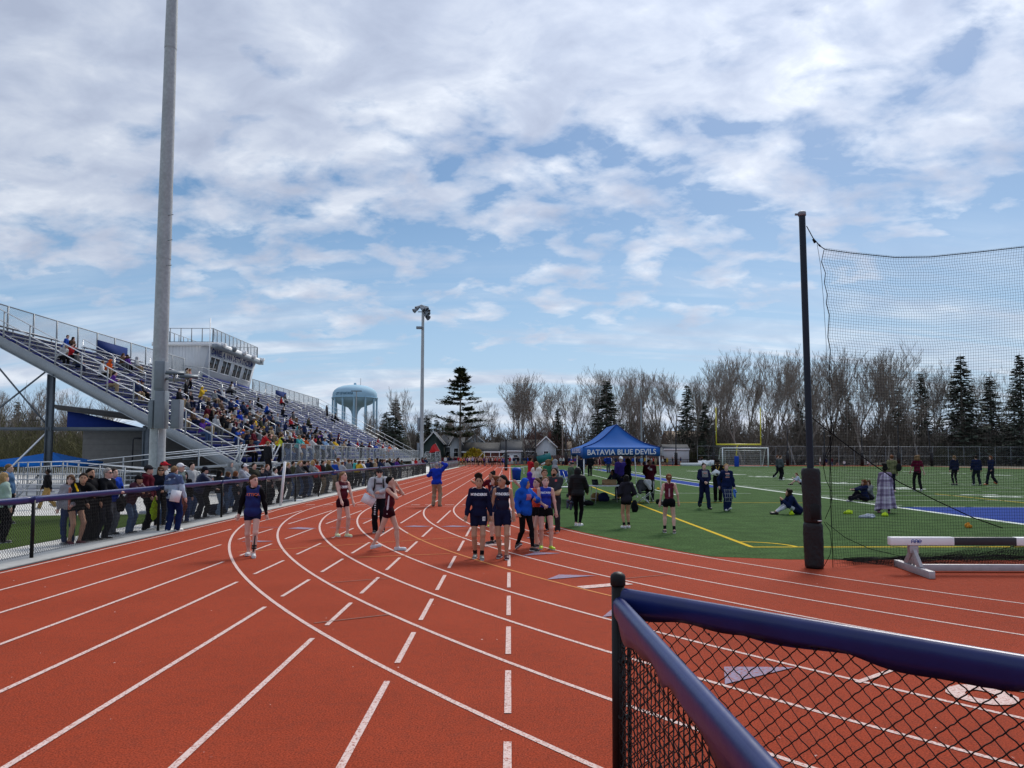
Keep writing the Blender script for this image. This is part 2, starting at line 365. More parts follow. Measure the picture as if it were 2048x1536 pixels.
def ground_text(txt, size, ctr, right, up, mat, name, z=.009, bold=.03, sx=1.0):
    V, F = text_mesh(txt, size, bold, sx=sx); r, u = Vector((*right, 0)).normalized(), Vector((*up, 0)).normalized()
    mb = MB(); mb.add([(ctr[0]+r.x*v[0]+u.x*v[1], ctr[1]+r.y*v[0]+u.y*v[1], z) for v in V], F); return structure(mb.build(name, mat))
g6 = G(1985,1388)
ground_text('6', 1.25, g6[:2], (.30,-1), (1,.30), 'line_white', 'lane_number', bold=.012)
g1 = G(1205,1172); ground_text('1', 1.15, g1[:2], (.45,-.9), (.9,.45), 'line_white', 'lane_number', bold=.05)
g1 = G(985,1090); ground_text('2', .9, g1[:2], (.45,-.9), (.9,.45), 'line_white', 'lane_number', bold=.04)
# field paint
fw, fy, fb = MB(), MB(), MB()
SX = 15.3
strip_pts(fw, [(SX, 15.2), (SX, 158)], .28, .008)
xs = np.arange(0, 15)
EZ = 31.0
for i in range(21):
    y = EZ+.15+4.572*i; strip_pts(fw, [(SX+.2, y), (66, y)], .10, .008)
for i in range(100):
    y = EZ+.15+.9144*i
    for a, b in ((SX+.25, SX+.85), (SX+17.2, SX+17.8), (SX+32, SX+32.6)): strip_pts(fw, [(a, y), (b, y)], .10, .008)
fb.poly([(SX+.15, EZ-9.14, .007), (66, EZ-9.14, .007), (66, EZ-.05, .007), (SX+.15, EZ-.05, .007)])
strip_pts(fb, [(13.2, 50), (13.2, 116)], 1.5, .007); strip_pts(fw, [(12.35, 50), (12.35, 116)], .12, .008); strip_pts(fw, [(14.05, 50), (14.05, 116)], .12, .008)
strip_pts(fw, [(8.6, 116), (8.6, 40)], .1, .008); strip_pts(fw, [(SX, EZ-9.2), (66, EZ-9.2)], .2, .008)
strip_pts(fw, [(5.4, 42), (13, 42)], .10, .008)
strip_pts(fy, [(5.33, 17.2), (5.33, 150)], .115, .008); strip_pts(fy, [(5.30, 17.2), (60, 18.9)], .115, .0085)
strip_pts(fy, [(5.33+1.0*math.cos(t), 17.25+1.0*math.sin(t)) for t in np.linspace(0, math.pi/2, 10)], .10, .009)
strip_pts(fy, gp((1870,988), (2120,1013)), .12, .008); strip_pts(fy, [(5.4, 33.6), (13, 33.6)], .1, .009)
structure(fw.build('field_lines', 'turf_white')); structure(fy.build('soccer_lines', 'turf_yellow')); structure(fb.build('end_zone', 'turf_blue'))
nb = 0
for i, n in enumerate(('1 0', '2 0', '3 0', '4 0', '5 0', '4 0', '3 0', '2 0')):
    y = EZ+.15+9.144*(i+1)
    for xx, sg in ((SX+9.5, 1), (SX+39, -1)):
        ground_text(n, 2.6, (xx, y), (0, -sg), (sg, 0), 'turf_white', 'yard_number', bold=.03)
# left of the track: kerb, concrete and artificial grass
structure(MB().box((-9.12, 60, -.01), (.76, 150, .09)).build('concrete_kerb', 'concrete'))
structure(MB().box((-8.71, 60, .0), (.05, 150, .03)).build('kerb_seam', 'black_paint'))
flat('concrete_path', [(-9.4,-15), (-9.4,140), (-60,140), (-60,-15)], -.004, 'concrete_walk')
flat('turf_verge', [(-10.4,-15), (-10.65,25.2), (-10.9,26.6), (-16,25.3), (-60,23.5), (-60,-15)], .004, 'turf_left')

# ================================================================= FENCES
def chain(mb, a, b, z0, z1, w_, h_, r, sides=3, bulge=.006):
    """woven diamond mesh between two ground points: zigzag wires hooked into each other"""
    a, b = Vector(a), Vector(b); d = b-a; Ln = d.length; d.normalize(); nrm = Vector((-d.y, d.x, 0)); n = int(Ln/w_); kk = int((z1-z0)/h_)
    i = np.arange(n)[:,None]; k = np.arange(kk+1)[None,:]
    u = w_*(i + ((k+i) % 2)); z = z0 + h_*k + 0*i; off = bulge*np.where((k % 2) == 0, 1, -1) + 0*i
    P = np.stack([a.x+d.x*u+nrm.x*off, a.y+d.y*u+nrm.y*off, z], -1)
    mb.segs(P[:,:-1].reshape(-1,3), P[:,1:].reshape(-1,3), r, sides=sides)
def chain_s(mb, a, b, z0, z1, w_, h_, r, sides=4, sub=3, bulge=.006):
    """the same weave with wires that bend softly round each knuckle"""
    a, b = Vector(a), Vector(b); d = b-a; Ln = d.length; d.normalize(); nrm = Vector((-d.y, d.x, 0)); n = int(Ln/w_); kk = int((z1-z0)/h_); rs = np.random.default_rng(3)
    i = np.arange(n)[:,None]; t = np.arange(kk*sub+1)[None,:]/sub; k = np.floor(t); f = t-k; e = .5-.5*np.cos(math.pi*f); e = .62*e+.38*f
    s0 = (k+i) % 2; u = w_*(i+s0+(1-2*s0)*e)+rs.normal(0, .0009, (n, 1)); z = z0+h_*t+0*i; off = bulge*np.cos(math.pi*t)+0*i
    P = np.stack([a.x+d.x*u+nrm.x*off, a.y+d.y*u+nrm.y*off, z+rs.normal(0, .0007, u.shape)], -1); mb.segs(P[:,:-1].reshape(-1,3), P[:,1:].reshape(-1,3), r, sides=sides)
def rail_cap(mb, a, b, z, drop=.105, rw=.034, wav=.012, seed=0, step=.06):
    """moulded plastic cap over the top rail with a rippled lower edge"""
    a, b = Vector(a), Vector(b); d = b-a; Ln = d.length; d.normalize(); nrm = Vector((-d.y, d.x, 0)); n = max(2, int(Ln/step)); rs = np.random.default_rng(seed); ph = rs.uniform(0, 6.28, 4)
    prof = []
    V = []
    for i in range(n+1):
        u = Ln*i/n; wv = wav*(math.sin(u*4.4+ph[0])+.8*math.sin(u*7.9+ph[1])+.5*math.sin(u*15+ph[2])); w2 = wav*(math.sin(u*3.9+ph[3])+.8*math.sin(u*8.3+ph[0]))
        sd1 = .5*wav*math.sin(u*5.3+ph[2]); c = a+d*u
        pr = [(-rw*.55+sd1, -drop-wv), (-rw*.80+.5*sd1, -drop*.62), (-rw*.98, -drop*.28), (-rw, 0)] + [(-rw*math.cos(t), rw*math.sin(t)) for t in (.5, 1.05, 1.57, 2.09, 2.64)] + [(rw, 0), (rw*.98, -drop*.28), (rw*.80-.5*sd1, -drop*.62), (rw*.55-sd1, -drop-w2)]
        pr = [(p, q) for p, q in pr]; pr += [(p*.86, q+.002) for p, q in pr[::-1]]
        V += [(c.x+nrm.x*p, c.y+nrm.y*p, z+q) for p, q in pr]
    m_ = len(pr); mb.add(V, [[i*m_+j, i*m_+(j+1) % m_, (i+1)*m_+(j+1) % m_, (i+1)*m_+j] for i in range(n) for j in range(m_)] + [list(range(m_)), [n*m_+j for j in range(m_)][::-1]])
def post_mb(x, y, h, r=.032, cap=True):
    mb = MB(); mb.lathe([(r, 0), (r, h)], (x, y, 0), 16)
    return mb
# near fence: corner post, one run to the right and one back beside the camera
FZ = 1.2
C0 = at(1236, 1186, 4.0); k_ = (CAM_H-FZ-.02)/(CAM_H-C0.z); C0 = CAMP+(C0-CAMP)*k_
e1 = at(2048, 1338, 2.6); k_ = (CAM_H-FZ-.0)/(CAM_H-e1.z); E1 = CAMP+(e1-CAMP)*k_
e2 = at(1528, 1512, 1.8); k_ = (CAM_H-FZ)/(CAM_H-e2.z); E2 = CAMP+(e2-CAMP)*k_
c0 = Vector((C0.x, C0.y, 0)); d1 = (Vector((E1.x, E1.y, 0))-c0).normalized(); d2 = (Vector((E2.x, E2.y, 0))-c0).normalized()
fence = empty('chain_link_fence', c0, 'near black chain link fence corner with blue capped top rail beside the viewer', 'fence')
def local(mb, o): 
    mb.v = [v-np.array(o)[None,:] for v in mb.v]; return mb
m1 = MB(); m1.lathe([(.037, 0), (.037, FZ+.07)], (0,0,0), 20); post0 = m1.build('post', 'black_coat', fence, smooth=False)
m1 = MB(); m1.lathe([(.041, 0), (.043, .006), (.043, .05), (.038, .062), (.022, .074), (.004, .078)], (0,0,FZ+.062), 20); m1.build('post_cap', 'black_coat', post0, smooth=True)
for dd in (d1, d2):                                                 # tension bars and brace bands at the corner
    MB().bar(dd*.075+Vector((0,0,.06)), dd*.075+Vector((0,0,FZ-.10)), .018, .006).build('tension_bar', 'black_coat', fence)
    for z in (.25, .55, .85): MB().tube([dd*.09+Vector((0,0,z)), dd*.04+Vector((0,0,z)), dd*-.035+Vector((0,0,z))], .012, 6).build('brace_band', 'black_coat', fence)
for i, (dd, ln, sd_) in enumerate(((d1, 5.2, 3), (d2, 5.6, 5))):
    m1 = MB(); rail_cap(m1, dd*.05, dd*ln, FZ-.035 if i else FZ+.012, drop=.092 if i == 0 else .100, rw=.040, wav=.013 if i == 0 else .028, seed=sd_, step=.04); m1.build('rail_cap', 'vinyl_blue', fence, smooth=True)
    m1 = MB(); chain_s(m1, dd*.03, dd*ln, .03, FZ-.03+(.03 if i == 0 else 0), .042, .040, .0030); m1.build('mesh', 'black_coat', fence, smooth=True)
    for q in (2.9, 5.1):
        if q < ln: m1 = MB(); p_ = dd*q; m1.lathe([(.03, 0), (.03, FZ-.05)], p_, 14); m1.build('post', 'black_coat', fence)
    for q in (.62, 1.28, 1.95, 2.6, 3.3):                            # fasteners through the cap skirt
        if q < ln: m1 = MB(); m1.ball(dd*q+Vector((0,0,FZ-.10))+Vector((-dd.y, dd.x, 0))*(.030 if i == 0 else .030)*(-1 if i == 0 else 1), .0065, 8, 5); m1.build('rivet', 'black_coat', fence)
    m1 = MB(); m1.tube([dd*.03+Vector((0,0,.04)), dd*ln+Vector((0,0,.04))], .004, 6); m1.build('bottom_wire', 'black_coat', fence)
# long fence down the straight
FX = -9.08
lf = empty('chain_link_fence', (FX, 0, 0), 'long black chain link fence with blue top rail along the spectator side of the track', 'fence')
FZL = 1.19
for i, (ya, yb) in enumerate(((-2, 9.6), (9.6, 14.9), (14.9, 20.2), (20.2, 24.6), (24.6, 29.0), (29, 40), (40, 60), (60, 84))):
    m1 = MB(); rail_cap(m1, (0, ya, 0), (0, yb, 0), FZL-.03, drop=.09, rw=.036, wav=.010, seed=i+20, step=.25 if yb < 40 else 1.0); m1.build('rail_cap', 'vinyl_blue', lf, smooth=True)
    m1 = MB()
    if yb <= 29: chain(m1, (0, ya, 0), (0, yb, 0), .09, FZL-.03, .036, .036, .0036, 3)
    else: chain(m1, (0, ya, 0), (0, yb, 0), .09, FZL-.03, .085, .085, .0085, 3)
    m1.build('mesh', 'black_coat', lf)
for y in (4.2, 9.6, 14.9, 20.2, 24.6, 29.0, 33, 37, 41, 45, 49, 53, 57, 61, 65, 69, 73, 77, 81, 84):
    m1 = MB(); m1.lathe([(.034, .03), (.034, FZL-.04)], (0, y, 0), 12); m1.build('post', 'black_coat', lf)
# solid windscreened stretch and gate further along
l2 = empty('windscreen_fence', (FX, 88, 0), 'dark fence with solid windscreen beyond the gate gap down the straight', 'fence')
for i in range(16):
    y = i*3.0; m1 = MB(); m1.box((0, y+1.5, .62), (.03, 2.94, 1.1)); m1.build('windscreen_panel', 'steel_dark', l2)
    m1 = MB(); m1.lathe([(.034, .03), (.034, 1.2)], (0, y, 0), 8); m1.build('post', 'black_coat', l2)
m1 = MB(); rail_cap(m1, (0,0,0), (0,48,0), FZL-.03, step=2.0); m1.build('rail_cap', 'vinyl_blue', l2)

# ================================================================= GRANDSTAND
XF, YB0, YB1, RISE, TREAD, NR, ZD = -14.4, 41.5, 116.0, .375, .71, 20, 1.55
stand = empty('grandstand', (XF, YB0, 0), 'long aluminium grandstand with navy risers full of spectators', 'grandstand')
LY = YB1-YB0
def rx(i): return -TREAD*i
def deck(i): return ZD+RISE*i
AIS = (9.0, 18.5, 28, 37.5, 47, 56.5, 66)
edges = [0.0]+[v for a in AIS for v in (a-.6, a+.6)]+[LY]
seat_me = {}
for i in range(NR):
    m1 = MB(); m1.box((rx(i)-TREAD/2, LY/2, deck(i)-.02), (TREAD-.03, LY, .035)); m1.build('foot_plank', 'foot_alu', stand)
    m1 = MB(); m1.box((rx(i+1)+.012, LY/2, deck(i)+RISE/2-.02), (.02, LY, RISE-.09)); m1.build('riser', 'navy_riser', stand)
    for s in range(0, len(edges)-1, 2):
        ln = edges[s+1]-edges[s]; key = round(ln, 3)
        if key not in seat_me: seat_me[key] = MB().box((0,0,0), (.27, ln, .045)).mesh('seat_plank', 'alu')
        link('seat_plank', seat_me[key], stand, (rx(i)-.44, (edges[s]+edges[s+1])/2, deck(i)+.42))
m1 = MB()
for i in range(NR):
    for y in np.arange(.5, LY, 1.85): m1.box((rx(i)-.44, y, deck(i)+.2), (.05, .05, .40))
tag(m1.build('seat_bracket', 'galv', stand), kind='stuff')
m1 = MB(); m1.box((.68, LY/2, ZD-.03), (1.36, LY, .06)); m1.build('walkway', 'alu', stand)
m1 = MB(); m1.box((1.30, LY/2, ZD-.16), (.06, LY, .24)); m1.build('fascia_beam', 'galv', stand)
sl_ = RISE/TREAD
def dl(x): return ZD - x*sl_         # deck slope line, x is negative going up
for y in (-.06, 18.5, 37.5, 56.5, LY+.06):                         # raking stringer beams
    m1 = MB(); x1 = rx(NR)-.3
    m1.prism([(1.3, y-.06, dl(1.3)-.62), (1.3, y-.06, dl(1.3)-.02), (x1, y-.06, dl(x1)-.10), (x1, y-.06, dl(x1)-.68)], (0,.12,0)); m1.build('stringer', 'galv', stand)
    m1 = MB(); m1.prism([(1.3, y-.12, dl(1.3)-.66), (1.3, y-.12, dl(1.3)-.62), (x1, y-.12, dl(x1)-.68), (x1, y-.12, dl(x1)-.72)], (0,.24,0)); m1.build('flange', 'galv', stand)
    for x in (-10.2, -5.0, -.2):
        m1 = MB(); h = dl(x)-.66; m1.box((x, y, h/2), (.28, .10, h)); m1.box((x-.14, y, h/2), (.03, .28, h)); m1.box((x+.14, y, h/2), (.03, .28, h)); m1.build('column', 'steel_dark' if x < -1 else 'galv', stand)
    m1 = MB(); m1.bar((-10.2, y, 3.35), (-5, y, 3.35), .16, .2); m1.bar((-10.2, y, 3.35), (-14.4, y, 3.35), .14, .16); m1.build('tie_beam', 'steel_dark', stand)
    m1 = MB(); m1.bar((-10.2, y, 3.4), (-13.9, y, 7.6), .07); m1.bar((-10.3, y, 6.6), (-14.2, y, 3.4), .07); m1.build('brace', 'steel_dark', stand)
    m1 = MB(); m1.bar((-10.2, y, 3.3), (-13.3, y, .1), .075); m1.build('brace', 'alu_rail', stand)
for y in (-.02, LY+.02):                                           # end guard rails that climb with the rows
    xa, xb = .15, rx(NR)-.1; g = MB()
    for dz in (1.32, .74, .10): g = MB(); g.tube([(xa, y, dl(xa)+dz), (xb, y, dl(xb)+dz)], .028, 8); g.build('end_rail', 'alu_rail', stand)
    for j in range(11):
        x = -.1-1.42*j; g = MB(); g.bar((x, y-.03, dl(x)-.35), (x, y-.03, dl(x)+1.32), .055); g.build('rail_post', 'galv', stand)
xb = rx(NR)-.12                                                    # back guard rail
g = MB(); g.tube([(xb, 0, deck(NR)+1.38), (xb, 26.6, deck(NR)+1.38)], .035, 6); g.build('back_rail', 'galv', stand)
g = MB(); g.tube([(xb, 44.6, deck(NR)+1.38), (xb, LY, deck(NR)+1.38)], .035, 6); g.build('back_rail', 'galv', stand)
for y in np.concatenate([np.arange(.05, 27, 2.4), np.arange(44.6, LY, 2.4)]):
    g = MB(); g.box((xb, y, deck(NR)+.55), (.07, .09, 1.7)); g.build('back_post', 'galv', stand)
def coarse(mb, x, y0, y1, z0, z1, p, r):
    h = z1-z0; ys = np.arange(y0-h, y1, p)
    for s in (0, 1):
        A = np.stack([np.full_like(ys, x), ys if s == 0 else ys+h, np.full_like(ys, z0)], -1); B = np.stack([np.full_like(ys, x), ys+h if s == 0 else ys, np.full_like(ys, z1)], -1)
        for P in (A, B): P[:,1] = np.clip(P[:,1], y0, y1)
        mb.segs(A, B, r, sides=3)
g = MB(); coarse(g, xb, 0, 26.6, deck(NR)-.2, deck(NR)+1.38, .13, .006); g.build('back_mesh', 'galv', stand)
g = MB(); coarse(g, xb, 44.6, LY, deck(NR)-.2, deck(NR)+1.38, .17, .008); g.build('back_mesh', 'galv', stand)
for ya, yb in ((12.0, 16.2), (53.0, 57.5)):
    g = MB(); g.box((xb+.06, (ya+yb)/2, deck(NR)+.42), (.03, yb-ya, .95)); g.build('banner_board', 'navy_board', stand)
# front guard rail
for dz in (1.12, .12): g = MB(); g.tube([(1.32, 3.2, ZD+dz), (1.32, LY, ZD+dz)], .03 if dz > 1 else .02, 6); g.build('front_rail', 'galv', stand)
for y in np.arange(3.2, LY, 1.75): g = MB(); g.box((1.32, y, ZD+.52), (.07, .07, 1.2)); g.build('front_post', 'galv', stand)
g = MB(); coarse(g, 1.32, 3.2, LY, ZD+.12, ZD+1.12, .12, .0022); g.build('front_mesh', 'galv', stand)
# aisle hand rails: hoops in short flights with gaps
hoop = MB(); hoop.tube([(0,0,-.1), (0,0,.86), (-.06,0,.92), (-2.0,0,.92+2.0*sl_), (-2.06,0,.86+2.06*sl_), (-2.06,0,2.06*sl_-.1)], .024, 6); hoop.tube([(0,0,.48), (-2.06,0,.48+2.06*sl_)], .018, 5)
hoop_me = hoop.mesh('aisle_rail', 'alu_rail', True)
for a in AIS:
    for i in (1, 5, 9, 13, 16): link('aisle_rail', hoop_me, stand, (rx(i)-.2, a, deck(i)))
# stairs and ramp at the near end
ramp = empty('access_ramp', (XF+.5, 39.0, 0), 'galvanized access ramp with double pipe rails below the near end of the stand', 'ramp')
def P_(px, py, Y): return at(px, py, Y)-Vector((XF+.5, 39.0, 0))
def rails(name, pairs, Y, r=.024, mat='alu_rail'):
    for a, b in pairs: g = MB(); g.tube([P_(*a, Y), P_(*b, Y)], r, 6); g.build(name, mat, ramp)
rails('ramp_rail', (((175,921), (490,890)), ((178,931), (490,899)), ((300,912), (548,889)), ((300,921), (548,898))), 39.5)
rails('ramp_rail', (((37,925), (126,923)), ((50,935), (126,931)), ((126,923), (400,944)), ((126,931), (400,953)), ((160,925), (540,962)), ((37,925), (160,922))), 37.2)
rails('ramp_rail', (((110,984), (400,957)), ((110,990), (400,966)), ((120,1002), (380,978))), 33.5, .03)
for px in (37, 56, 82, 102, 126, 157, 200, 250, 300, 350, 400): g = MB(); p1 = P_(px, 924 if px < 130 else 924+(px-126)*.075, 37.2); g.bar(p1, (p1.x, p1.y, 0), .05); g.build('ramp_post', 'galv', ramp)
for px in (247, 330, 398, 480, 545): g = MB(); p1 = P_(px, 921-(px-175)*.0985, 39.5); g.bar(p1, (p1.x, p1.y, .0), .055); g.build('ramp_post', 'galv', ramp)
g = MB(); a, b = P_(165,950,39.5), P_(548,925,39.5); g.bar(a, b, 1.2, .12); g.build('ramp_deck', 'galv', ramp)
bl = MB()
for px in np.arange(42, 160, 4.2): p1 = P_(px, 935, 37.25); bl.bar(p1, (p1.x, p1.y, p1.z-.85), .022)
for px in np.arange(165, 250, 4.2): p1 = P_(px, 935+(px-160)*.1, 37.25); bl.bar(p1, (p1.x, p1.y, p1.z-.7), .02)
tag(bl.build('baluster', 'galv', ramp), kind='stuff')
for a, b in (((485,889), (466,929)), ((494,889), (477,929)), ((560,889), (536,938)), ((551,891), (530,935)), ((9,935), (40,968)), ((40,968), (26,990))):
    g = MB(); Y = 40.2 if a[0] > 100 else 35; g.tube([P_(*a, Y), P_(*b, Y)], .03, 6); g.build('stair_rail', 'alu_rail', ramp)
for k in range(9):
    g = MB(); p1 = P_(505, 930, 40.6); g.box((p1.x+.1, p1.y-k*.28+1.4, .17*(9-k)-.03), (1.3, .29, .04)); g.build('tread', 'alu', ramp)
# low bench seating stacked beyond the verge
# ---------------------------------------------------------------- press box on top of the stand
PB = (-28.9, 72.0)
pb = empty('press_box', (PB[0], PB[1], 0), 'pale press box with slanted window front on top of the grandstand', 'press box')
LB, ZB, ZT, DEP = 13.2, 8.9, 12.15, 4.0
g = MB(); g.prism([(0, 0, ZB), (.75, 0, ZT), (-DEP, 0, ZT), (-DEP, 0, ZB)], (0, LB, 0)); wall = g.build('wall', 'siding', pb)
rb = MB()
for x in np.arange(-DEP+.15, .3, .3): rb.box((x, -.015, (ZB+ZT)/2), (.05, .03, ZT-ZB-.02))
rb.build('siding_ribs', 'siding', wall)
nx = Vector((ZT-ZB, 0, -.75)).normalized(); upv = Vector((.75, 0, ZT-ZB)).normalized()
def pf(y, t, off=0.0): return Vector((0, y, ZB))+upv*t+nx*off
g = MB(); V = [pf(.02, .05, .02), pf(LB-.02, .05, .02), pf(LB-.02, 3.28, .02), pf(.02, 3.28, .02)]; g.prism(V, nx*.03); g.build('front_panel', 'booth_front', pb)
for i in range(4):
    ya = .75+i*3.1; yb_ = ya+2.45; wn = None
    g = MB()
    for q in ((ya, yb_, 1.10, 1.20), (ya, yb_, 2.42, 2.52), (ya, ya+.1, 1.2, 2.42), (yb_-.1, yb_, 1.2, 2.42), ((ya+yb_)/2-.06, (ya+yb_)/2+.06, 1.2, 2.42)):
        g.prism([pf(q[0], q[2], .05), pf(q[1], q[2], .05), pf(q[1], q[3], .05), pf(q[0], q[3], .05)], nx*.07)
    wn = g.build('window', 'white_paint', pb)
    for c, d in ((ya+.1, (ya+yb_)/2-.06), ((ya+yb_)/2+.06, yb_-.1)):
        g = MB(); g.prism([pf(c, 1.2, .055), pf(d, 1.2, .055), pf(d, 2.42, .055), pf(c, 2.42, .055)], nx*.02); g.build('pane', 'glass_dark', wn)
o_ = pf(LB/2, 2.92, .06)+Vector((0, 0, 0))
text_on('DANIEL A. VAN DETTA STADIUM', .80, o_, (0, 1, 0), upv, 'sign_navy', pb, bold=.03, sx=.98)
g = MB(); g.box((-DEP/2+.5, LB/2, ZT+.17), (DEP+2.1, LB+.3, .34)); roof = g.build('roof', 'white_paint', pb)
g = MB(); g.box((1.35, LB/2, ZT-.02), (.5, LB+.32, .36)); g.build('roof_fascia', 'grey_paint', pb)
ZR = ZT+.34
for ya, yb_, xa, xc in ((.2, .2, -DEP, 1.0), (LB-.2, LB-.2, -DEP, 1.0), (.2, LB-.2, 1.0, 1.0), (.2, LB-.2, -DEP, -DEP)):
    for dz in (1.35, .08): g = MB(); g.tube([(xa, ya, ZR+dz), (xc, yb_, ZR+dz)], .03, 6); g.build('roof_rail', 'galv', pb)
    n = 12 if ya != yb_ else 5
    for j in range(n+1): g = MB(); g.box((xa+(xc-xa)*j/n, ya+(yb_-ya)*j/n, ZR+.66), (.07, .07, 1.36)); g.build('roof_post', 'galv', pb)
g = MB(); coarse(g, 1.0, .2, LB-.2, ZR+.08, ZR+1.35, .16, .006); g.build('roof_mesh', 'galv', pb)
for y in (1.2, 4.1, 7.0, 9.9, 12.7):                                # loudspeaker horns and floodlights along the roof edge
    g = MB(); g.box((1.55, y, ZT+.30), (.35, .5, .34), mat=Matrix.Rotation(.5, 4, 'Y')); g.box((1.74, y, ZT+.24), (.10, .62, .42), mat=Matrix.Rotation(.5, 4, 'Y')); g.build('roof_light', 'white_paint' if y != 4.1 else 'grey_paint', pb)
g = MB(); g.box((.18, LB/2, ZB+.28), (.10, LB-.3, .5)); g.build('base_band', 'navy_riser', pb)
g = MB(); g.tube([(1.0, -.5, ZB), (1.0, -.5, ZR+2.2)], .05, 6); g.build('conduit', 'white_paint', pb)
for a, b in (((-.2, -3.6, 9.9), (1.6, -.4, 9.9)),): g = MB(); g.tube([a, b], .03, 6); g.build('stair_rail', 'galv', pb)
# ---------------------------------------------------------------- block building below the stand
bb = empty('block_building', (-28.6, 52, 0), 'grey concrete block building with navy gable under the grandstand', 'building')
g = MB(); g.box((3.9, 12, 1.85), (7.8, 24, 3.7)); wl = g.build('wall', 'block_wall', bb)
g = MB()
for j in range(1, 10): g.box((3.9, -.004, .38*j), (7.8, .01, .018))
g.build('wall_joint', 'soffit', wl)
g = MB(); g.prism([(-.9, -.35, 3.7), (4.4, -.35, 3.7), (-.9, -.35, 4.95)], (0, .3, 0)); g.build('gable', 'sign_navy', bb)
g = MB(); g.prism([(-1.2, -1.3, 5.25), (-1.2, -1.3, 4.98), (8.6, -1.3, 3.65), (8.6, -1.3, 3.93)], (0, 26, 0)); g.build('roof', 'roof_dark', bb)
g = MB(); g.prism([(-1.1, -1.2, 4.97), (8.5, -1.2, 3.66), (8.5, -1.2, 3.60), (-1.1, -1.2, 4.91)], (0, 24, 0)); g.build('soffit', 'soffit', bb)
g = MB(); g.box((4.6, -.06, 1.9), (.55, .08, .5)); g.build('wall_box', 'cream_paint', bb)
g = MB(); g.box((7.2, -.06, 1.95), (.9, .08, .6)); g.build('vent', 'grey_paint', bb)
g = MB()
for j in range(5): g.box((7.2, -.11, 1.75+.1*j), (.8, .04, .03))
g.build('louvre', 'black_paint', bb)
g = MB(); p1 = at(266, 880, 50.5)-Vector((-28.6,52,0)); g.tube([(p1.x, p1.y, 0), (p1.x, p1.y, p1.z), (p1.x+.1, p1.y, p1.z+.12), (p1.x+.5, p1.y, p1.z+.12)], .05, 6); lp = g.build('lamp_post', 'black_paint', None, loc=(-28.6,52,0)); tag(lp, 'thin black lamp post bent over at top in front of the block wall', 'lamp post')
# ================================================================= LIGHT POLES
def light_pole(x, y, r0, r1, h, label, near):
    t = empty('light_pole', (x, y, 0), label, 'light pole', 'stadium light poles')
    for a, b, ra, rb_ in ((0, .38, r0, r0*.86), (.37, .70, r0*.90, r0*.74), (.69, 1, r0*.78, r1)):
        g = MB(); g.segs([(0,0,h*a)], [(0,0,h*b)], ra, rb_, 28); g.build('pole_section', 'pole_galv', t, smooth=True)
    g = MB(); g.lathe([(r0*1.9, 0), (r0*1.9, .05), (r0*1.02, .06)], (0,0,0), 20); g.build('base_plate', 'galv', t)
    return t
lp1 = light_pole(-12.25, 27.0, .272, .13, 24, 'big near galvanized light pole with grey electrical boxes, standing behind the crowd', True)
def boxpx(px0, px1, py0, py1, Y, dep, name, mat='grey_paint', par=lp1, base=(-12.25, 27.0)):
    a, b = at(px0, py1, Y), at(px1, py0, Y); g = MB(); g.box(((a.x+b.x)/2-base[0], Y-base[1]+dep/2, (a.z+b.z)/2), (b.x-a.x, dep, b.z-a.z)); return g.build(name, mat, par, bevel=.008)
def doorpx(px0, px1, py0, py1, Y, par):
    a, b = at(px0, py1, Y), at(px1, py0, Y); g = MB(); g.box(((a.x+b.x)/2+12.25, Y-27-.008, (a.z+b.z)/2), (b.x-a.x, .016, b.z-a.z)); g.build('door', 'grey_paint', par, bevel=.004)
for k in range(9): g = MB(); g.bar((.20,-.19,3.2+k*.9), (.42,-.30,3.2+k*.9), .022); g.build('climbing_step', 'galv', lp1) if k > 5 else None
for zz in (9.1, 16.8): g = MB(); g.lathe([(.272*(1-.02*zz)+.004, -.03), (.272*(1-.02*zz)+.006, .03)], (0,0,zz), 24); g.build('joint_band', 'galv', lp1)
g = MB(); g.tube([(.12,-.255,3.0), (.12,-.25,2.2), (.13,-.26,1.2), (.13,-.265,.2)], .022, 6); g.build('conduit', 'galv', lp1)
bx = boxpx(307, 330, 722, 780, 26.45, .34, 'control_box'); doorpx(308.5, 327, 725, 777, 26.45, bx)
bx = boxpx(307, 330, 781, 857, 26.40, .36, 'control_box'); doorpx(308.5, 327, 784, 853, 26.40, bx)
bx = boxpx(295, 306, 800, 857, 26.6, .3, 'control_box'); bx = boxpx(340, 360, 799, 857, 26.5, .34, 'control_box'); doorpx(342, 358.5, 802, 854, 26.5, bx)
g = MB(); p1, p2 = at(330, 757, 26.6), at(372, 762, 26.3); o_ = Vector((-12.25,27,0)); g.bar(p1-o_, p2-o_, .07, .09); arm = g.build('cross_arm', 'galv', lp1)
for px, py in ((350,745), (378,752)):
    p1 = at(px, py, 26.2)-o_; g = MB(); g.box(p1, (.58, .42, .07), rz=.35, mat=Matrix.Rotation(.30, 4, 'X')); g.box((p1.x, p1.y, p1.z-.02), (.50, .34, .05), rz=.35, mat=Matrix.Rotation(.30, 4, 'X')); g.build('floodlight', 'steel_dark', lp1)
    g = MB(); g.bar((p1.x-.05, p1.y+.1, p1.z-.05), (p1.x-.1, p1.y+.1, p1.z-.3), .05); g.build('floodlight_bracket', 'galv', lp1)
Y2 = 112.0; x2 = at(843, 900, Y2).x
lp2 = light_pole(x2, Y2, .30, .19, at(843, 612, Y2).z, 'distant light pole topped by a cluster of floodlights near the far end of the stand', False)
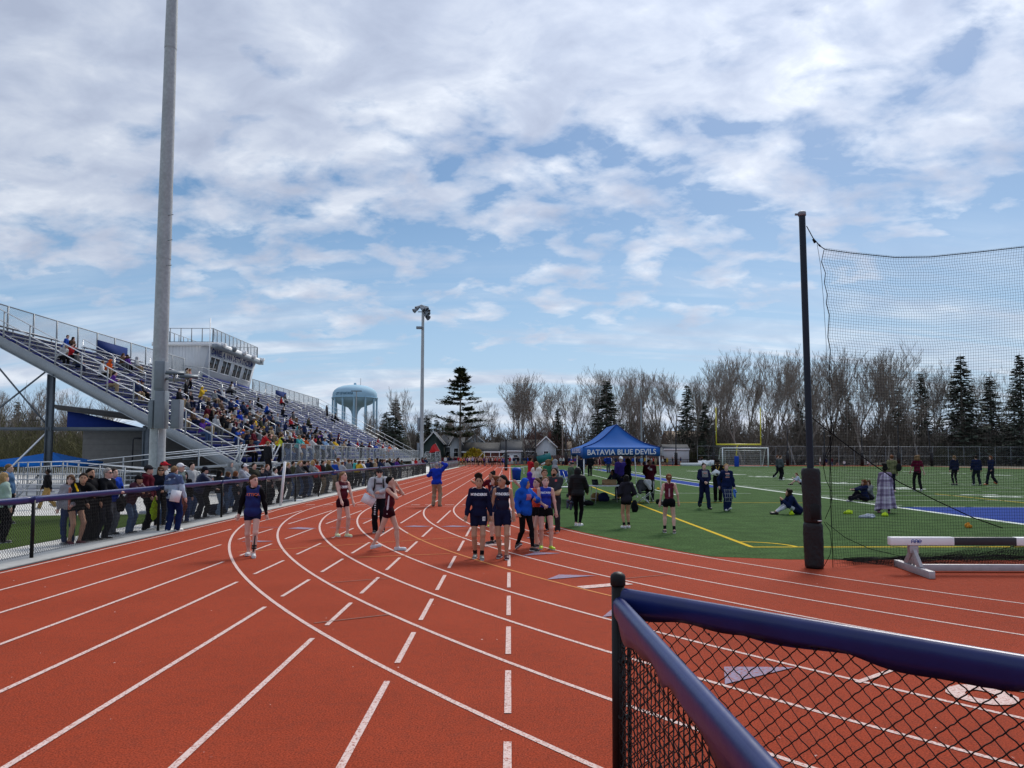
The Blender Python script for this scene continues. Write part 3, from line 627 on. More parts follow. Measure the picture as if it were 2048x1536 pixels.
for k, (px, py, s) in enumerate(((833,619,1), (838,614,1), (846,613,1), (850,616,1), (853,620,1), (848,621,1), (853,625,1), (850,629,1), (853,633,1.1), (844,617,1))):
    p1 = at(px, py, Y2-.3+(k % 3)*.3); g = MB(); sgn = -1 if px < 840 else 1
    A = Vector((p1.x-x2-sgn*.22, p1.y-Y2, p1.z+.16)); B = Vector((p1.x-x2+sgn*.36, p1.y-Y2-.3, p1.z-.30)); g.segs([A], [B], .12*s, .36*s, 10); g.ball(A, .14, 8, 5); g.build('floodlight', 'grey_paint', lp2)
g = MB(); p1 = at(840, 656, Y2); g.box((p1.x-x2, -.2, p1.z), (1.0, .5, .35)); g.build('floodlight', 'grey_paint', lp2)
for dz, h_ in ((3.0, 1.6), (6.5, 1.9), ): g = MB(); g.box((-.45, -.1, dz), (.35, .3, h_)); g.build('control_box', 'grey_paint', lp2)
for zz in (at(843, 614, Y2).z, at(843, 624, Y2).z): g = MB(); g.bar((-.7, -.1, zz), (.8, -.1, zz), .12); g.build('cross_arm', 'galv', lp2)
# ================================================================= FAR BACKGROUND
def Zat(px, py, Y): return at(px, py, Y).z
def Xat(px, Y, py=905): return at(px, py, Y).x
# water tower
WY = 390.0; WX = Xat(708, WY); wr = 44/CAM_F*WY; wz = lambda py: Zat(708, py, WY)
wt = empty('water_tower', (WX, WY, 0), 'pale blue water tower on a ring of columns, lettered on its tank', 'water tower')
zt, zw, zb = wz(770), wz(792), wz(813)
prof = [(.02, zt), (wr*.30, wz(770.6)), (wr*.55, wz(772.4)), (wr*.78, wz(776.3)), (wr*.92, wz(781)), (wr*.985, wz(786)), (wr, wz(790)), (wr, wz(796)), (wr*.98, wz(799)), (wr*.88, wz(804)), (wr*.70, wz(809)), (wr*.50, wz(812)), (wr*.30, wz(815.5)), (wr*.17, wz(823)), (wr*.125, wz(830)), (wr*.12, 0)]
MB().lathe(prof[::-1], sides=56).build('tank', 'tank_blue', wt, smooth=True)
MB().lathe([(wr*1.0, zw-1.35), (wr*1.045, zw-1.3), (wr*1.045, zw-1.05), (wr*1.0, zw-1.0)], sides=56).build('balcony', 'tank_blue', wt)
MB().lathe([(wr*.06, zt-.2), (wr*.06, zt+.9), (wr*.03, zt+1.1)], sides=12).build('vent', 'tank_blue', wt)
for k in range(12):
    a = 2*math.pi*(k+.3)/12; g = MB(); g.segs([(wr*.985*math.cos(a), wr*.985*math.sin(a), 0)], [(wr*.985*math.cos(a), wr*.985*math.sin(a), zw-.6)], .52, .46, 12); g.build('column', 'tank_blue', wt, smooth=True)
g = MB(); g.tube([(3.2, -2, zt-2), (3.2, -2, zt+3.2)], .12, 5); g.build('antenna', 'galv', wt)
V, F = text_mesh('CITY OF BATAVIA', 1.7, .03, sx=.72); a0_ = -math.pi/2-.33
g = MB(); g.add([((wr*.99+.12)*math.cos(a0_+v[0]/wr)*(1-.004*max(0, v[1])), (wr*.99+.12)*math.sin(a0_+v[0]/wr)*(1-.004*max(0, v[1])), zw+.55+v[1]) for v in V], F)
vv = g.v[0]; zz = vv[:,2]; pz = np.array([p[1] for p in prof[1:12]])[::-1]; pr_ = np.array([p[0] for p in prof[1:12]])[::-1]; rr = np.interp(zz, pz, pr_)+.14
an = np.arctan2(vv[:,1], vv[:,0]); vv[:,0] = rr*np.cos(an); vv[:,1] = rr*np.sin(an)
g.build('lettering', 'tank_letter', wt)
# a thin lamp standard in front of the tower
for px, top, Y, lab in ((711, 781, 140, 'slim twin-headed lamp standard rising in front of the water tower'),):
    x = Xat(px, Y); h = Zat(px, top, Y); t = empty('street_lamp', (x, Y, 0), lab, 'street lamp')
    MB().segs([(0,0,0)], [(0,0,h)], .14, .09, 8).build('pole', 'galv', t); MB().box((-.5,0,h-.1), (.9,.3,.16)).build('lamp_head', 'steel_dark', t); MB().box((.5,0,h-.1), (.9,.3,.16)).build('lamp_head', 'steel_dark', t)
def utility(px, top, Y, lab, r=.13, mat='galv', arm=0):
    x = Xat(px, Y); h = Zat(px, top, Y); t = empty('utility_pole', (x, Y, 0), lab, 'pole'); MB().segs([(0,0,0)], [(0,0,h)], r, r*.8, 8).build('pole', mat, t)
    if arm: MB().box((0,0,h-.5), (arm,.12,.14)).build('cross_arm', mat, t); MB().box((arm*.4,0,h-.25), (.25,.2,.35)).build('insulator', 'white_paint', t)
utility(1283, 800, 165, 'slim grey lighting mast rising behind the blue tent', .20); utility(1125, 845, 178, 'wooden utility pole with white transformer left of the blue tent', .16, 'bark', 1.4)
utility(22, 836, 95, 'wooden utility pole seen under the left end of the stand', .15, 'bark', 2.6); utility(62, 832, 90, 'black light mast seen under the left end of the stand', .1, 'black_paint', 1.6); utility(108, 868, 85, 'short black lamp post near the bright blue canopy', .07, 'black_paint')
# houses
def house(px0, px1, yb, ye, yr, Y, dep, wallm, roofm, label, gable=True, windows=(), eave=.35, name='house', cat='house', door=None, chimney=False):
    x0, x1 = Xat(px0, Y), Xat(px1, Y); ze, zr = Zat(px0, ye, Y), Zat(px0, yr, Y); W = x1-x0
    t = empty(name, (x0, Y, 0), label, cat)
    g = MB()
    if gable:
        g.prism([(0,0,0), (W,0,0), (W,0,ze), (W/2,0,zr-.1), (0,0,ze)], (0,dep,0)); wl = g.build('wall', wallm, t)
        sl = (zr-ze)/(W/2); g = MB()
        g.prism([(-eave,-eave,ze-eave*sl), (W/2,-eave,zr), (W/2,-eave,zr+.2), (-eave,-eave,ze-eave*sl+.22)], (0,dep+2*eave,0)); g.prism([(W+eave,-eave,ze-eave*sl), (W/2+.003,-eave,zr), (W/2+.003,-eave,zr+.2), (W+eave,-eave,ze-eave*sl+.22)], (0,dep+2*eave,0))
        rf = g.build('roof', roofm, t)
        g = MB(); g.prism([(-eave,-eave-.05,ze-eave*sl-.12), (W/2,-eave-.05,zr-.12), (W/2,-eave-.05,zr+.22), (-eave,-eave-.05,ze-eave*sl+.2)], (0,.08,0)); g.prism([(W+eave,-eave-.05,ze-eave*sl-.12), (W/2+.004,-eave-.05,zr-.12), (W/2+.004,-eave-.05,zr+.22), (W+eave,-eave-.05,ze-eave*sl+.2)], (0,.08,0)); g.build('verge_board', 'white_paint', t)
    else:
        g.prism([(0,0,0), (0,dep,0), (0,dep,ze), (0,dep/2,zr-.1), (0,0,ze)], (W,0,0)); wl = g.build('wall', wallm, t)
        sl = (zr-ze)/(dep/2); g = MB(); g.prism([(-eave,-eave,ze-eave*sl), (-eave,dep/2,zr), (-eave,dep/2,zr+.2), (-eave,-eave,ze-eave*sl+.22)], (W+2*eave,0,0)); g.prism([(-eave,dep+eave,ze-eave*sl), (-eave,dep/2+.003,zr), (-eave,dep/2+.003,zr+.2), (-eave,dep+eave,ze-eave*sl+.22)], (W+2*eave,0,0)); rf = g.build('roof', roofm, t)
        MB().box((W/2, -eave-.05, ze-eave*sl+.08), (W+2*eave, .08, .3)).build('gutter', 'white_paint', t)
    for (u, v, ww, hh) in windows:
        cx_, cz = W*u, ze*v; f = MB(); f.box((cx_, -.05, cz+hh/2), (ww+.2, .1, .12)); f.box((cx_, -.05, cz-hh/2), (ww+.2, .1, .12)); f.box((cx_-ww/2, -.05, cz), (.12, .1, hh)); f.box((cx_+ww/2, -.05, cz), (.12, .1, hh)); f.box((cx_, -.05, cz), (ww, .08, .07))
        wn = f.build('window', 'white_paint', t); MB().box((cx_, -.02, cz), (ww, .04, hh)).build('pane', 'glass_dark', wn)
    if door: MB().box((W*door, -.03, 1.05), (1.0, .06, 2.1)).build('door', 'white_paint', t)
    if chimney: MB().box((W*.7, dep*.5, zr+.5), (.7, .7, 1.6)).build('chimney', 'house_brick', t)
    return t
house(848, 886, 915, 886, 864, 182, 6, 'house_green', 'roof_grey', 'dark green gabled house behind the far light pole', True, ((.22,.42,1.1,1.5), (.72,.42,1.0,1.5)), chimney=False)
house(884, 926, 915, 893, 872, 188, 7, 'house_white', 'roof_grey', 'white house with grey roof half hidden by the tall pine', False, ((.3,.5,1.1,1.6),))
house(900, 924, 915, 886, 868, 182, 6, 'house_white', 'roof_grey', 'narrow white gabled wing with dark shutters behind the start crowd', True, ((.5,.55,1.1,2.0),))
house(932, 968, 915, 884, 869, 190, 7, 'house_white', 'roof_grey', 'pale two storey gable house above the yellow bush', True, ((.3,.8,.9,1.3), (.65,.8,.9,1.3)))
house(926, 1012, 915, 903, 886, 180, 6, 'house_brick', 'roof_dark', 'low building with wide dark brown roof behind the yellow bush', False, ())
house(1004, 1042, 915, 901, 884, 180, 6, 'house_white', 'roof_grey', 'white ranch house with grey roof left of the larger grey roof', False, ((.3,.5,1.2,1.2), (.7,.5,1.2,1.2)), door=.5)
house(1022, 1078, 915, 902, 880, 187, 8, 'house_white', 'roof_grey', 'long white house under a broad grey roof behind the field fence', False, ((.25,.5,1.6,1.0), (.7,.5,1.6,1.0)))
house(1072, 1112, 915, 893, 874, 181, 7, 'house_white', 'roof_tan', 'pale gabled house with tan roof left of the blue tent', True, ((.5,.6,1.2,1.2),), chimney=True)
house(1108, 1142, 915, 899, 884, 188, 8, 'house_cream', 'roof_tan', 'cream house with tan roof peeking above the left end of the blue tent', False, ())
house(1328, 1378, 917, 899, 890, 178, 5, 'house_white', 'roof_grey', 'white garden shed with grey roof right of the blue tent', False, ((.45,.55,.7,.7),), .15, 'shed', 'shed', None)
house(1338, 1420, 910, 884, 862, 214, 10, 'house_brick', 'roof_tan', 'brown brick house with tan roof among the bare trees', False, ((.3,.75,1.2,1.2), (.7,.75,1.2,1.2)))
house(1448, 1470, 912, 880, 868, 210, 8, 'house_cream', 'house_brick', 'narrow cream gabled house seen between the goal posts, left of its twin', True, ((.5,.82,1.4,1.3),))
house(1470, 1492, 912, 880, 868, 211, 8, 'house_cream', 'house_brick', 'narrow cream gabled house seen between the goal posts, right of its twin', True, ((.5,.82,1.4,1.3),))
house(1830, 1875, 910, 880, 870, 232, 8, 'house_white', 'roof_grey', 'white house deep among the trees behind the net', False, ((.5,.8,1,1),))
house(1920, 1972, 910, 884, 864, 236, 8, 'house_brick', 'house_brick', 'dark red barn among the conifers behind the net', True, ())
house(2000, 2040, 905, 872, 862, 232, 8, 'house_white', 'roof_grey', 'white house behind the conifers at the far right edge', False, ((.5,.85,1,1.2),))
house(10, 50, 915, 893, 880, 135, 9, 'house_brick', 'roof_dark', 'dark low house under the left end of the stand', False, ())
# ---------------------------------------------------------------- trees
def bare_segments(seed, h=20.0, spread=.5, forks=2, up=.25, lev=6, trunk=.28, r0=.30):
    rs = random.Random(seed); T, B = [], []
    def grow(p, d, ln, r, l):
        n = 3 if l < 3 else 2; q = p; dd = d.copy()
        for i in range(n):
            nd = (dd + Vector((rs.gauss(0,.12), rs.gauss(0,.12), rs.gauss(0,.06)+up*.12*(l > 0)))).normalized(); e = q+nd*(ln/n); r1 = r*(1-.28*(i+1)/n)
            (T if l <= 1 else B).append((q, e, r*(1-.28*i/n), r1)); q, dd = e, nd
            if l >= 1 and l < lev and rs.random() < .75:
                a = rs.uniform(0, 6.283); s = Vector((math.cos(a), math.sin(a), .35+up)).normalized(); c = (dd*(1-spread*.85)+s*spread).normalized()
                grow(q, c, ln*rs.uniform(.45,.68), r1*.52, l+1+(rs.random() < .25))
        if l < lev:
            for j in range(forks if l else forks+1):
                a = rs.uniform(0, 6.283); s = Vector((math.cos(a), math.sin(a), .25+up)).normalized(); c = (dd*(1-spread*.62)+s*spread*.8).normalized()
                grow(q, c, ln*rs.uniform(.62,.85)*(1.0 if l else .95), max(r1*.72, .008), l+1)
    grow(Vector((0,0,0)), Vector((0,0,1)), h*trunk, r0, 0)
    mx_ = max(e.z for _, e, _, _ in T+B); s = h/mx_
    f = lambda S, mn: (np.array([a[:] for a, _, _, _ in S])*s, np.array([b[:] for _, b, _, _ in S])*s, np.maximum([x[2]*s for x in S], mn), np.maximum([x[3]*s for x in S], mn*.8))
    return f(T, .02), f(B, .017)
BARE = []
for sd_, sp, fk, up_, tr in ((11,.50,2,.30,.30), (23,.42,2,.45,.26), (37,.58,2,.2,.24), (41,.36,2,.6,.34), (59,.48,2,.35,.20)):
    T, B = bare_segments(sd_, 20, sp, fk, up_, 6, tr, .21 if sd_ != 37 else .25)
    BARE.append((MB().segs(T[0], T[1], T[2], T[3], 6).mesh('trunk', 'bark', True), MB().segs(B[0], B[1], B[2], B[3], 3).mesh('crown', 'bark_dark')))
SIDE = [(0,'left'), (900,'middle'), (1400,'right of the blue tent'), (1620,'behind the net')]
def where(px):
    for p, s in ((170,'under the left end of the stand'), (900,'left of the pine'), (1060,'right of the pine'), (1140,'left of the blue tent'), (1330,'behind the blue tent'), (1430,'left of the goal posts'), (1530,'between the goal posts'), (1620,'left of the net post'), (1850,'behind the net'), (3000,'at far right behind the net')):
        if px < p: return s
def bare(px, top, Y, k, rz, label):
    h = Zat(px, top, Y); t = empty('bare_tree', (Xat(px, Y), Y, 0), label, 'tree', 'leafless trees along the far boundary', rz); s = h/20.0; t.scale = (s*1.0, s*1.0, s)
    link('trunk', BARE[k][0], t); link('crown', BARE[k][1], t)
seen = {}
desc = ['bare tree with round crown', 'bare tree with narrow upright crown', 'bare tree with low wide crown', 'slender bare tree with steep branches', 'bare tree forking into many limbs']
def bl_label(px, k, top):
    hh = 'tall' if top < 712 else ('mid-height' if top < 745 else 'shorter'); return f'{hh} {desc[k]} {where(px)}'
BT = [(20,772,100,1), (58,764,105,0), (112,768,112,4), (140,806,120,2), (823,772,185,3), (738,812,190,0), (985,802,188,4), (1030,752,192,0), (1052,735,186,0), (1078,742,206,3), (1120,748,190,2), (1100,790,182,4), (1188,730,190,0), (1222,728,205,1), (1255,733,196,4), (1296,731,188,1), (1325,724,192,2), (1352,735,208,0), (1388,738,198,3), (1418,706,188,1), (1447,699,200,0), (1473,712,193,4), (1503,700,205,1), (1532,694,188,3), (1556,702,198,0), (1582,708,192,1), (1634,705,190,4), (1660,697,204,1), (1692,690,190,0), (1716,700,198,3), (1742,686,188,1), (1770,694,205,0), (1800,704,192,4), (1830,722,200,1), (1866,735,206,0), (1950,724,206,2), (1998,745,208,1), (1275,770,182,3), (1245,762,216,2), (1405,742,216,0), (1540,735,222,2), (1605,728,220,2), (1675,725,222,4), (1785,728,222,1), (1620,760,182,3), (1730,752,180,4), (1485,752,180,4), (1590,755,181,1), (940,820,196,2), (878,835,200,4), (800,828,205,2), (760,835,188,4), (850,815,205,1), (905,822,192,3), (965,800,186,4), (1040,785,196,2), (1140,775,198,4), (700,838,200,2), (1015,775,204,1), (1835,770,184,2), (1150,770,215,1)]
random.seed(5); used_lab = set()
for px, top, Y, k in BT:
    l = bl_label(px, k, top); n = 0
    extra = ['', ', nearest the fence', ', further back', ', half hidden by others', ', deepest in the wood', ', with bare lower trunk']
    e = ', nearest the fence' if Y <= 190 else (', further back' if Y > 203 else '')
    if l in used_lab: l = l+e
    if l in used_lab: l = l.replace(', nearest the fence', '').replace(', further back', '')+(', leftmost of its kind' if px < 1500 else ', rightmost of its kind')
    used_lab.add(l); bare(px, top, Y, k, random.uniform(0, 6.28), l)
# understory of small thin trees: many young stems, each its own tree
T, B = bare_segments(77, 12, .45, 2, .5, 4, .2, .10); SAP = (MB().segs(T[0], T[1], np.maximum(T[2], .04), np.maximum(T[3], .03), 5).mesh('trunk', 'bark', True), MB().segs(B[0], B[1], B[2], B[3], 3).mesh('crown', 'twigs'))
for j in range(95):
    px = random.choice([random.uniform(1180, 1330), random.uniform(1380, 2040), random.uniform(1400, 1900), random.uniform(760, 1050)]); Y = random.uniform(183, 226); h = random.uniform(9, 17) if px > 1100 else random.uniform(6, 11)
    t = empty('sapling', (Xat(px, Y), Y, 0), f'thin young bare tree in the thicket {where(px)}', 'tree', 'thin young trees '+where(px), random.uniform(0, 6.28)); t.scale = (h/12*1.1,)*2+(h/12,); link('trunk', SAP[0], t); link('crown', SAP[1], t)
def conifer_mesh(seed, kind):
    rs = np.random.default_rng(seed); H = 20.0; A, Bq = [], []; V, F = [], []
    def clump(p, d, ln, wd, droop):
        b = len(V); side = np.cross(d, (0,0,1)); side = side/max(np.linalg.norm(side), 1e-6)
        tip = p+d*ln+np.array((0,0,-droop*ln)); mid = p+d*ln*.5+np.array((0,0,-droop*ln*.3)); j = rs.normal(0, .1, 3)*wd
        V.extend([p, mid+side*wd+j, tip, mid-side*wd-j]); F.append([b, b+1, b+2, b+3])
    if kind == 'spruce':
        z = 1.0
        while z < H-.3:
            f = 1-z/H; R = 5.2*f**.85+.25; nb = int(6+7*f)
            for k in range(nb):
                a = rs.uniform(0, 6.283); L_ = R*rs.uniform(.7, 1.1); d = np.array((math.cos(a), math.sin(a), rs.uniform(-.25,.15))); A.append((0,0,z)); Bq.append(d*L_+np.array((0,0,z)))
                for t in np.arange(.25, 1.01, .16):
                    q = d*L_*t+np.array((0,0,z))
                    for s in (-1, 1):
                        a2 = a+s*rs.uniform(.4, 1.1); dd = np.array((math.cos(a2), math.sin(a2), rs.uniform(-.3,.1))); clump(q, dd, rs.uniform(.45,.9)*(1.2-.5*t)*(.6+f*.7), rs.uniform(.16,.30), rs.uniform(.1,.5))
            z += rs.uniform(.30,.46)
    else:
        tiers = [5.5, 7.0, 8.6, 10.0, 11.2, 12.4, 13.4, 14.4, 15.3, 16.2, 17.0, 17.8, 18.5, 19.1, 19.6]
        for z in tiers:
            f = 1-z/20.5; R = (4.6*min(1, f*1.9)+.6)*rs.uniform(.75,1.15)
            for k in range(rs.integers(6, 10)):
                a = rs.uniform(0, 6.283); L_ = R*rs.uniform(.5,1.15); d = np.array((math.cos(a), math.sin(a), rs.uniform(.0,.28))); A.append((0,0,z)); Bq.append(d*L_+np.array((0,0,z)))
                for t in np.arange(.45, 1.06, .085):
                    q = d*L_*t+np.array((0,0,z))
                    for s in range(8):
                        a2 = rs.uniform(0, 6.28); dd = np.array((math.cos(a2), math.sin(a2), rs.uniform(-.1,.5))); clump(q+rs.normal(0,.14,3), dd, rs.uniform(.5,1.0), rs.uniform(.15,.28), 0)
    tr = MB().segs([(0,0,0), (0,0,H*.5)], [(0,0,H*.5), (0,0,H)], [.30,.20], [.20,.03], 8).segs(np.array(A), np.array(Bq), .05, .015, 3)
    cr = MB(); cr.add(np.array(V), np.array(F)); return tr.mesh('trunk', 'bark_dark'), cr.mesh('crown', 'needles' if kind == 'spruce' else 'needles_pine')
SPR = [conifer_mesh(3, 'spruce'), conifer_mesh(8, 'spruce')]; PINE = conifer_mesh(15, 'pine')
def conifer(px, top, Y, me, wid, label, name='spruce_tree', grp='conifers along the far boundary', rz=0.0):
    h = Zat(px, top, Y); t = empty(name, (Xat(px, Y), Y, 0), label, 'tree', grp, rz); s = h/20; t.scale = (s*wid, s*wid, s); link('trunk', me[0], t); link('crown', me[1], t)
conifer(920, 737, 180, PINE, 1.0, 'tall tiered white pine with bare trunk beyond the start crowd', 'pine_tree', None, 2.2)
CF = [(790,796,186,1.3,'dark pointed conifer nearest the water tower'), (772,822,192,1.5,'short broad conifer at the foot of the water tower'), (852,828,198,1.6,'broad low conifer behind the far light pole'), (872,838,202,1.5,'low conifer between the light pole and the pine'), (900,830,205,1.4,'low dark conifer left of the pine trunk'), (1116,815,190,1.0,'small conifer left of the blue tent'), (1213,757,184,1.35,'large dense conifer behind the tent peak'), (1375,768,192,1.0,'pointed conifer right of the tent among bare trees'), (1412,802,186,1.2,'dark conifer just left of the goal post'), (1600,800,196,1.0,'dark conifer just left of the black net post'), (1845,742,196,.8,'thin conifer behind the middle of the net'), (1927,708,188,1.15,'tallest conifer behind the right part of the net'), (1985,748,194,1.1,'conifer right of the tallest one behind the net'), (2046,706,182,1.0,'big conifer cut by the right edge'), (1800,770,206,1.1,'dark conifer deep behind the net'), (1700,790,208,1.1,'conifer half hidden behind bare trees left of the net'), (30,800,120,1.0,'dark conifer under the left end of the stand'), ]
for j, (px, top, Y, wd, lab) in enumerate(CF): conifer(px, top, Y, SPR[j % 2], wd, lab, rz=j*1.3)
# brush and thickets: uncountable twigs
def brush(name, spans, mat, n, seed, wd=.085):
    rs = np.random.default_rng(seed); A, B = [], []
    for px0, px1, Y0, Y1, h0, h1 in spans:
        m_ = int(n*(px1-px0)/sum(s[1]-s[0] for s in spans)); px = rs.uniform(px0, px1, m_); Y = rs.uniform(Y0, Y1, m_); x = (px-1024)/CAM_F*Y
        cl = .6+.4*np.sin(px*.11+3*np.sin(px*.037)); hh = (h0+(h1-h0)*rs.random(m_))*(.55+.45*cl); z0 = hh*rs.uniform(0, .75, m_); L_ = rs.uniform(1.0, 3.4, m_)
        a = np.stack([x, Y, z0], -1); d = np.stack([rs.normal(0,.45,m_), rs.normal(0,.45,m_), np.abs(rs.normal(.8,.4,m_))], -1); d /= np.linalg.norm(d, axis=1, keepdims=True)
        b = a+d*L_[:,None]; b[:,2] = np.minimum(b[:,2], hh+.6); A.append(a); B.append(b)
    A, B = np.concatenate(A), np.concatenate(B); sd = np.cross(B-A, rs.normal(0, 1, A.shape)); sd /= np.linalg.norm(sd, axis=1, keepdims=True); w0, w1 = sd*wd, sd*wd*.26
    mb = MB(); mb.add(np.stack([A-w0, A+w0, B+w1, B-w1], 1).reshape(-1,3), np.arange(4*len(A)).reshape(-1,4)); o = mb.build(name, mat); tag(o, kind='stuff'); return o
brush('thicket', [(1150,2150,184,222,5,15), (1400,1950,188,226,8,20), (740,1010,190,206,4,11)], 'twigs', 52000, 1)
brush('red_thicket', [(1050,1140,186,200,5,12), (995,1060,204,212,3,8)], 'twigs_red', 4200, 2)
brush('low_thicket', [(735,1150,198,224,5,14)], 'twigs', 17000, 8)
brush('olive_scrub', [(-40,210,70,120,3,7), (1330,1400,183,190,2,5), (1870,2100,182,190,2,6)], 'scrub_olive', 15000, 3, .035)
brush('brown_scrub', [(-60,230,85,130,4,11)], 'twigs', 16000, 6, .03)
# yellow flowering bush
def bush(name, px0, px1, top, Y, mat, label, n, seed):
    rs = np.random.default_rng(seed); x0, x1 = Xat(px0, Y), Xat(px1, Y); h = Zat(px0, top, Y); th = rs.uniform(0, math.pi, n); ph = rs.uniform(0, 6.283, n); r = rs.uniform(.5, 1.0, n)**.5
    c = np.stack([(x1-x0)/2*r*np.sin(th)*np.cos(ph), 1.6*r*np.sin(th)*np.sin(ph), np.abs(h*r*np.cos(th))*rs.uniform(.75,1.05,n)], -1)
    a = rs.normal(0, 1, (n,3)); a /= np.linalg.norm(a, axis=1, keepdims=True); b = np.cross(a, rs.normal(0, 1, (n,3))); b /= np.linalg.norm(b, axis=1, keepdims=True); s = rs.uniform(.12,.3,(n,1))
    V = np.stack([c-a*s-b*s*.5, c+a*s-b*s*.5, c+a*s+b*s*.5, c-a*s+b*s*.5], 1).reshape(-1,3); t = empty(name, ((x0+x1)/2, Y, 0), label, 'bush')
    mb = MB(); mb.add(V, np.arange(4*n).reshape(-1,4)); mb.build('crown', mat, t)
    mb = MB(); mb.segs(np.zeros((14,3)), np.stack([(x1-x0)/2*.7*rs.uniform(-1,1,14), rs.uniform(-1,1,14), h*rs.uniform(.5,.9,14)], -1), .05, .02, 4); mb.build('stem', 'bark', t)
bush('forsythia_bush', 922, 976, 897, 178, 'forsythia', 'wide yellow flowering bush behind the start crowd', 2600, 4)
bush('evergreen_bush', 1392, 1412, 888, 184, 'needles_pine', 'round olive bush right of the white shed', 700, 5)
# ---------------------------------------------------------------- far boundary fences and net poles
FY = 178.0
ff = empty('boundary_fence', (0, FY, 0), 'tall galvanized chain link fence along the far end of the field', 'fence')
xa, xb_ = Xat(1395, FY), Xat(2250, FY); zf = Zat(1700, 893, FY)
for zz, r in ((zf, .05), (zf*.5, .035), (.1, .03)): MB().tube([(xa,0,zz), (xb_,0,zz)], r, 5).build('rail', 'galv', ff)
for x in np.arange(xa, xb_, 3.6): MB().segs([(x,0,0)], [(x,0,zf)], .05, None, 6).build('post', 'galv', ff)
g = MB(); ys = np.arange(xa, xb_, .5); g.segs(np.stack([ys, 0*ys, 0*ys], -1), np.stack([ys+zf, 0*ys, 0*ys+zf], -1), .007, None, 3); g.segs(np.stack([ys+zf, 0*ys, 0*ys], -1), np.stack([ys, 0*ys, 0*ys+zf], -1), .007, None, 3); g.build('mesh', 'galv', ff)
fl = empty('black_fence', (0, FY-2.5, 0), 'low black fence in front of the far chain link fence', 'fence'); xa2 = Xat(1332, FY-2.5)
for zz in (1.25, .7, .12): MB().tube([(xa2,0,zz), (xb_,0,zz)], .05, 5).build('rail', 'black_coat', fl)
for x in np.arange(xa2, xb_, 2.4): MB().segs([(x,0,0)], [(x,0,1.25)], .05, None, 6).build('post', 'black_coat', fl)
wf = empty('wooden_fence', (0, 177, 0), 'dark brown board fence left of the blue tent', 'fence'); xa3, xb3 = Xat(1062, 177), Xat(1330, 177)
bme = MB().box((0,0,1.05), (.42,.04,2.1)).mesh('board', 'wood_fence')
for j, x in enumerate(np.arange(xa3, xb3, .45)): link('board', bme, wf, (x, (j % 2)*.03, 0))
bf = empty('black_fence', (0, 172, 0), 'low black fence behind the crowd around the blue tent', 'fence'); xa4, xb4 = Xat(1012, 172), Xat(1330, 172)
for zz in (1.25, .15): MB().tube([(xa4,0,zz), (xb4,0,zz)], .045, 5).build('rail', 'black_coat', bf)
for x in np.arange(xa4, xb4, 2.4): MB().segs([(x,0,0)], [(x,0,1.25)], .045, None, 6).build('post', 'black_coat', bf)
for px, top, lab in ((1071,845,'black net pole left of the blue tent near the tan roofed house'), (1132,857,'black net pole at the left edge of the blue tent'), (1288,856,'black net pole behind the right part of the tent'), (1352,853,'padded black net pole in front of the white shed'), (1427,855,'padded black net pole just left of the goal'), (1575,851,'padded black net pole between the goal and the big net post'), (1649,852,'padded black net pole just right of the big net post'), (1724,850,'padded black net pole left of the camouflage jacket'), (1797,850,'padded black net pole above the person in camouflage'), (1863,850,'padded black net pole right of the maroon shirt, leaning left')):
    t = empty('net_pole', (Xat(px, 170), 170, 0), lab, 'pole', 'far net poles'); h = Zat(px, top, 170); lean = -.35 if px == 1863 else 0
    MB().segs([(0,0,0)], [(lean*2,0,h)], .14, .11, 8).build('pole', 'black_paint', t); MB().lathe([(.34, 0), (.34, Zat(px, 905, 170)), (.2, Zat(px, 905, 170)+.05)], sides=10).build('pad', 'pad_black', t)
# football goal posts and soccer goal
GY = 150.0; gx0, gx1 = Xat(1433, GY), Xat(1522, GY); gz, gt = Zat(1478, 889, GY), Zat(1478, 815, GY)
t = empty('goal_post', ((gx0+gx1)/2, GY+1.5, 0), 'yellow football goal post with blue base pad at the far end', 'goal post'); hw = (gx1-gx0)/2
MB().tube([(-hw,-1.5,gz), (hw,-1.5,gz)], .16, 10).build('crossbar', 'yellow_post', t)
for s in (-1, 1): MB().tube([(s*hw,-1.5,gz-.1), (s*hw,-1.5,gt)], .10, 8).build('upright', 'yellow_post', t)
MB().tube([(0,0,0), (0,0,gz*.62), (0,-.35,gz*.88), (0,-1.0,gz-.05), (0,-1.5,gz)], .13, 8).build('gooseneck', 'yellow_post', t); MB().lathe([(.42,0), (.45,.1), (.45,2.0), (.3,2.08)], sides=14).build('base_pad', 'logo_blue', t)
sx0, sx1 = Xat(1445, GY-1), Xat(1536, GY-1); sz = Zat(1490, 896, GY-1); sw = sx1-sx0
t = empty('soccer_goal', (sx0, GY-1, 0), 'white netted soccer goal standing under the yellow goal post', 'goal')
for s in (0, sw): MB().tube([(s,0,0), (s,0,sz)], .11, 8).build('upright', 'white_paint', t); MB().tube([(s,0,sz), (s,1.6,sz-.1), (s,3.4,.1), (s,0,.05)], .05, 6).build('side_frame', 'white_paint', t)
MB().tube([(-.1,0,sz), (sw+.1,0,sz)], .11, 8).build('crossbar', 'white_paint', t); MB().tube([(0,3.4,.1), (sw,3.4,.1)], .05, 6).build('back_bar', 'white_paint', t); MB().tube([(.9,1.5,0), (.9,1.5,sz-.5), (sw-.9,1.5,sz-.5), (sw-.9,1.5,0)], .05, 6).build('inner_frame', 'white_paint', t)
g = MB(); n = 44; m_ = 16
prf = [(0, sz)]+[(1.6*i/5, sz-.1*i/5) for i in range(1, 6)]+[(1.6+1.8*i/9, (sz-.1)*(1-i/9)+.1*i/9) for i in range(1, 10)]
Pn = np.array([[(sw*i/n, q[0], q[1]) for q in prf] for i in range(n+1)])
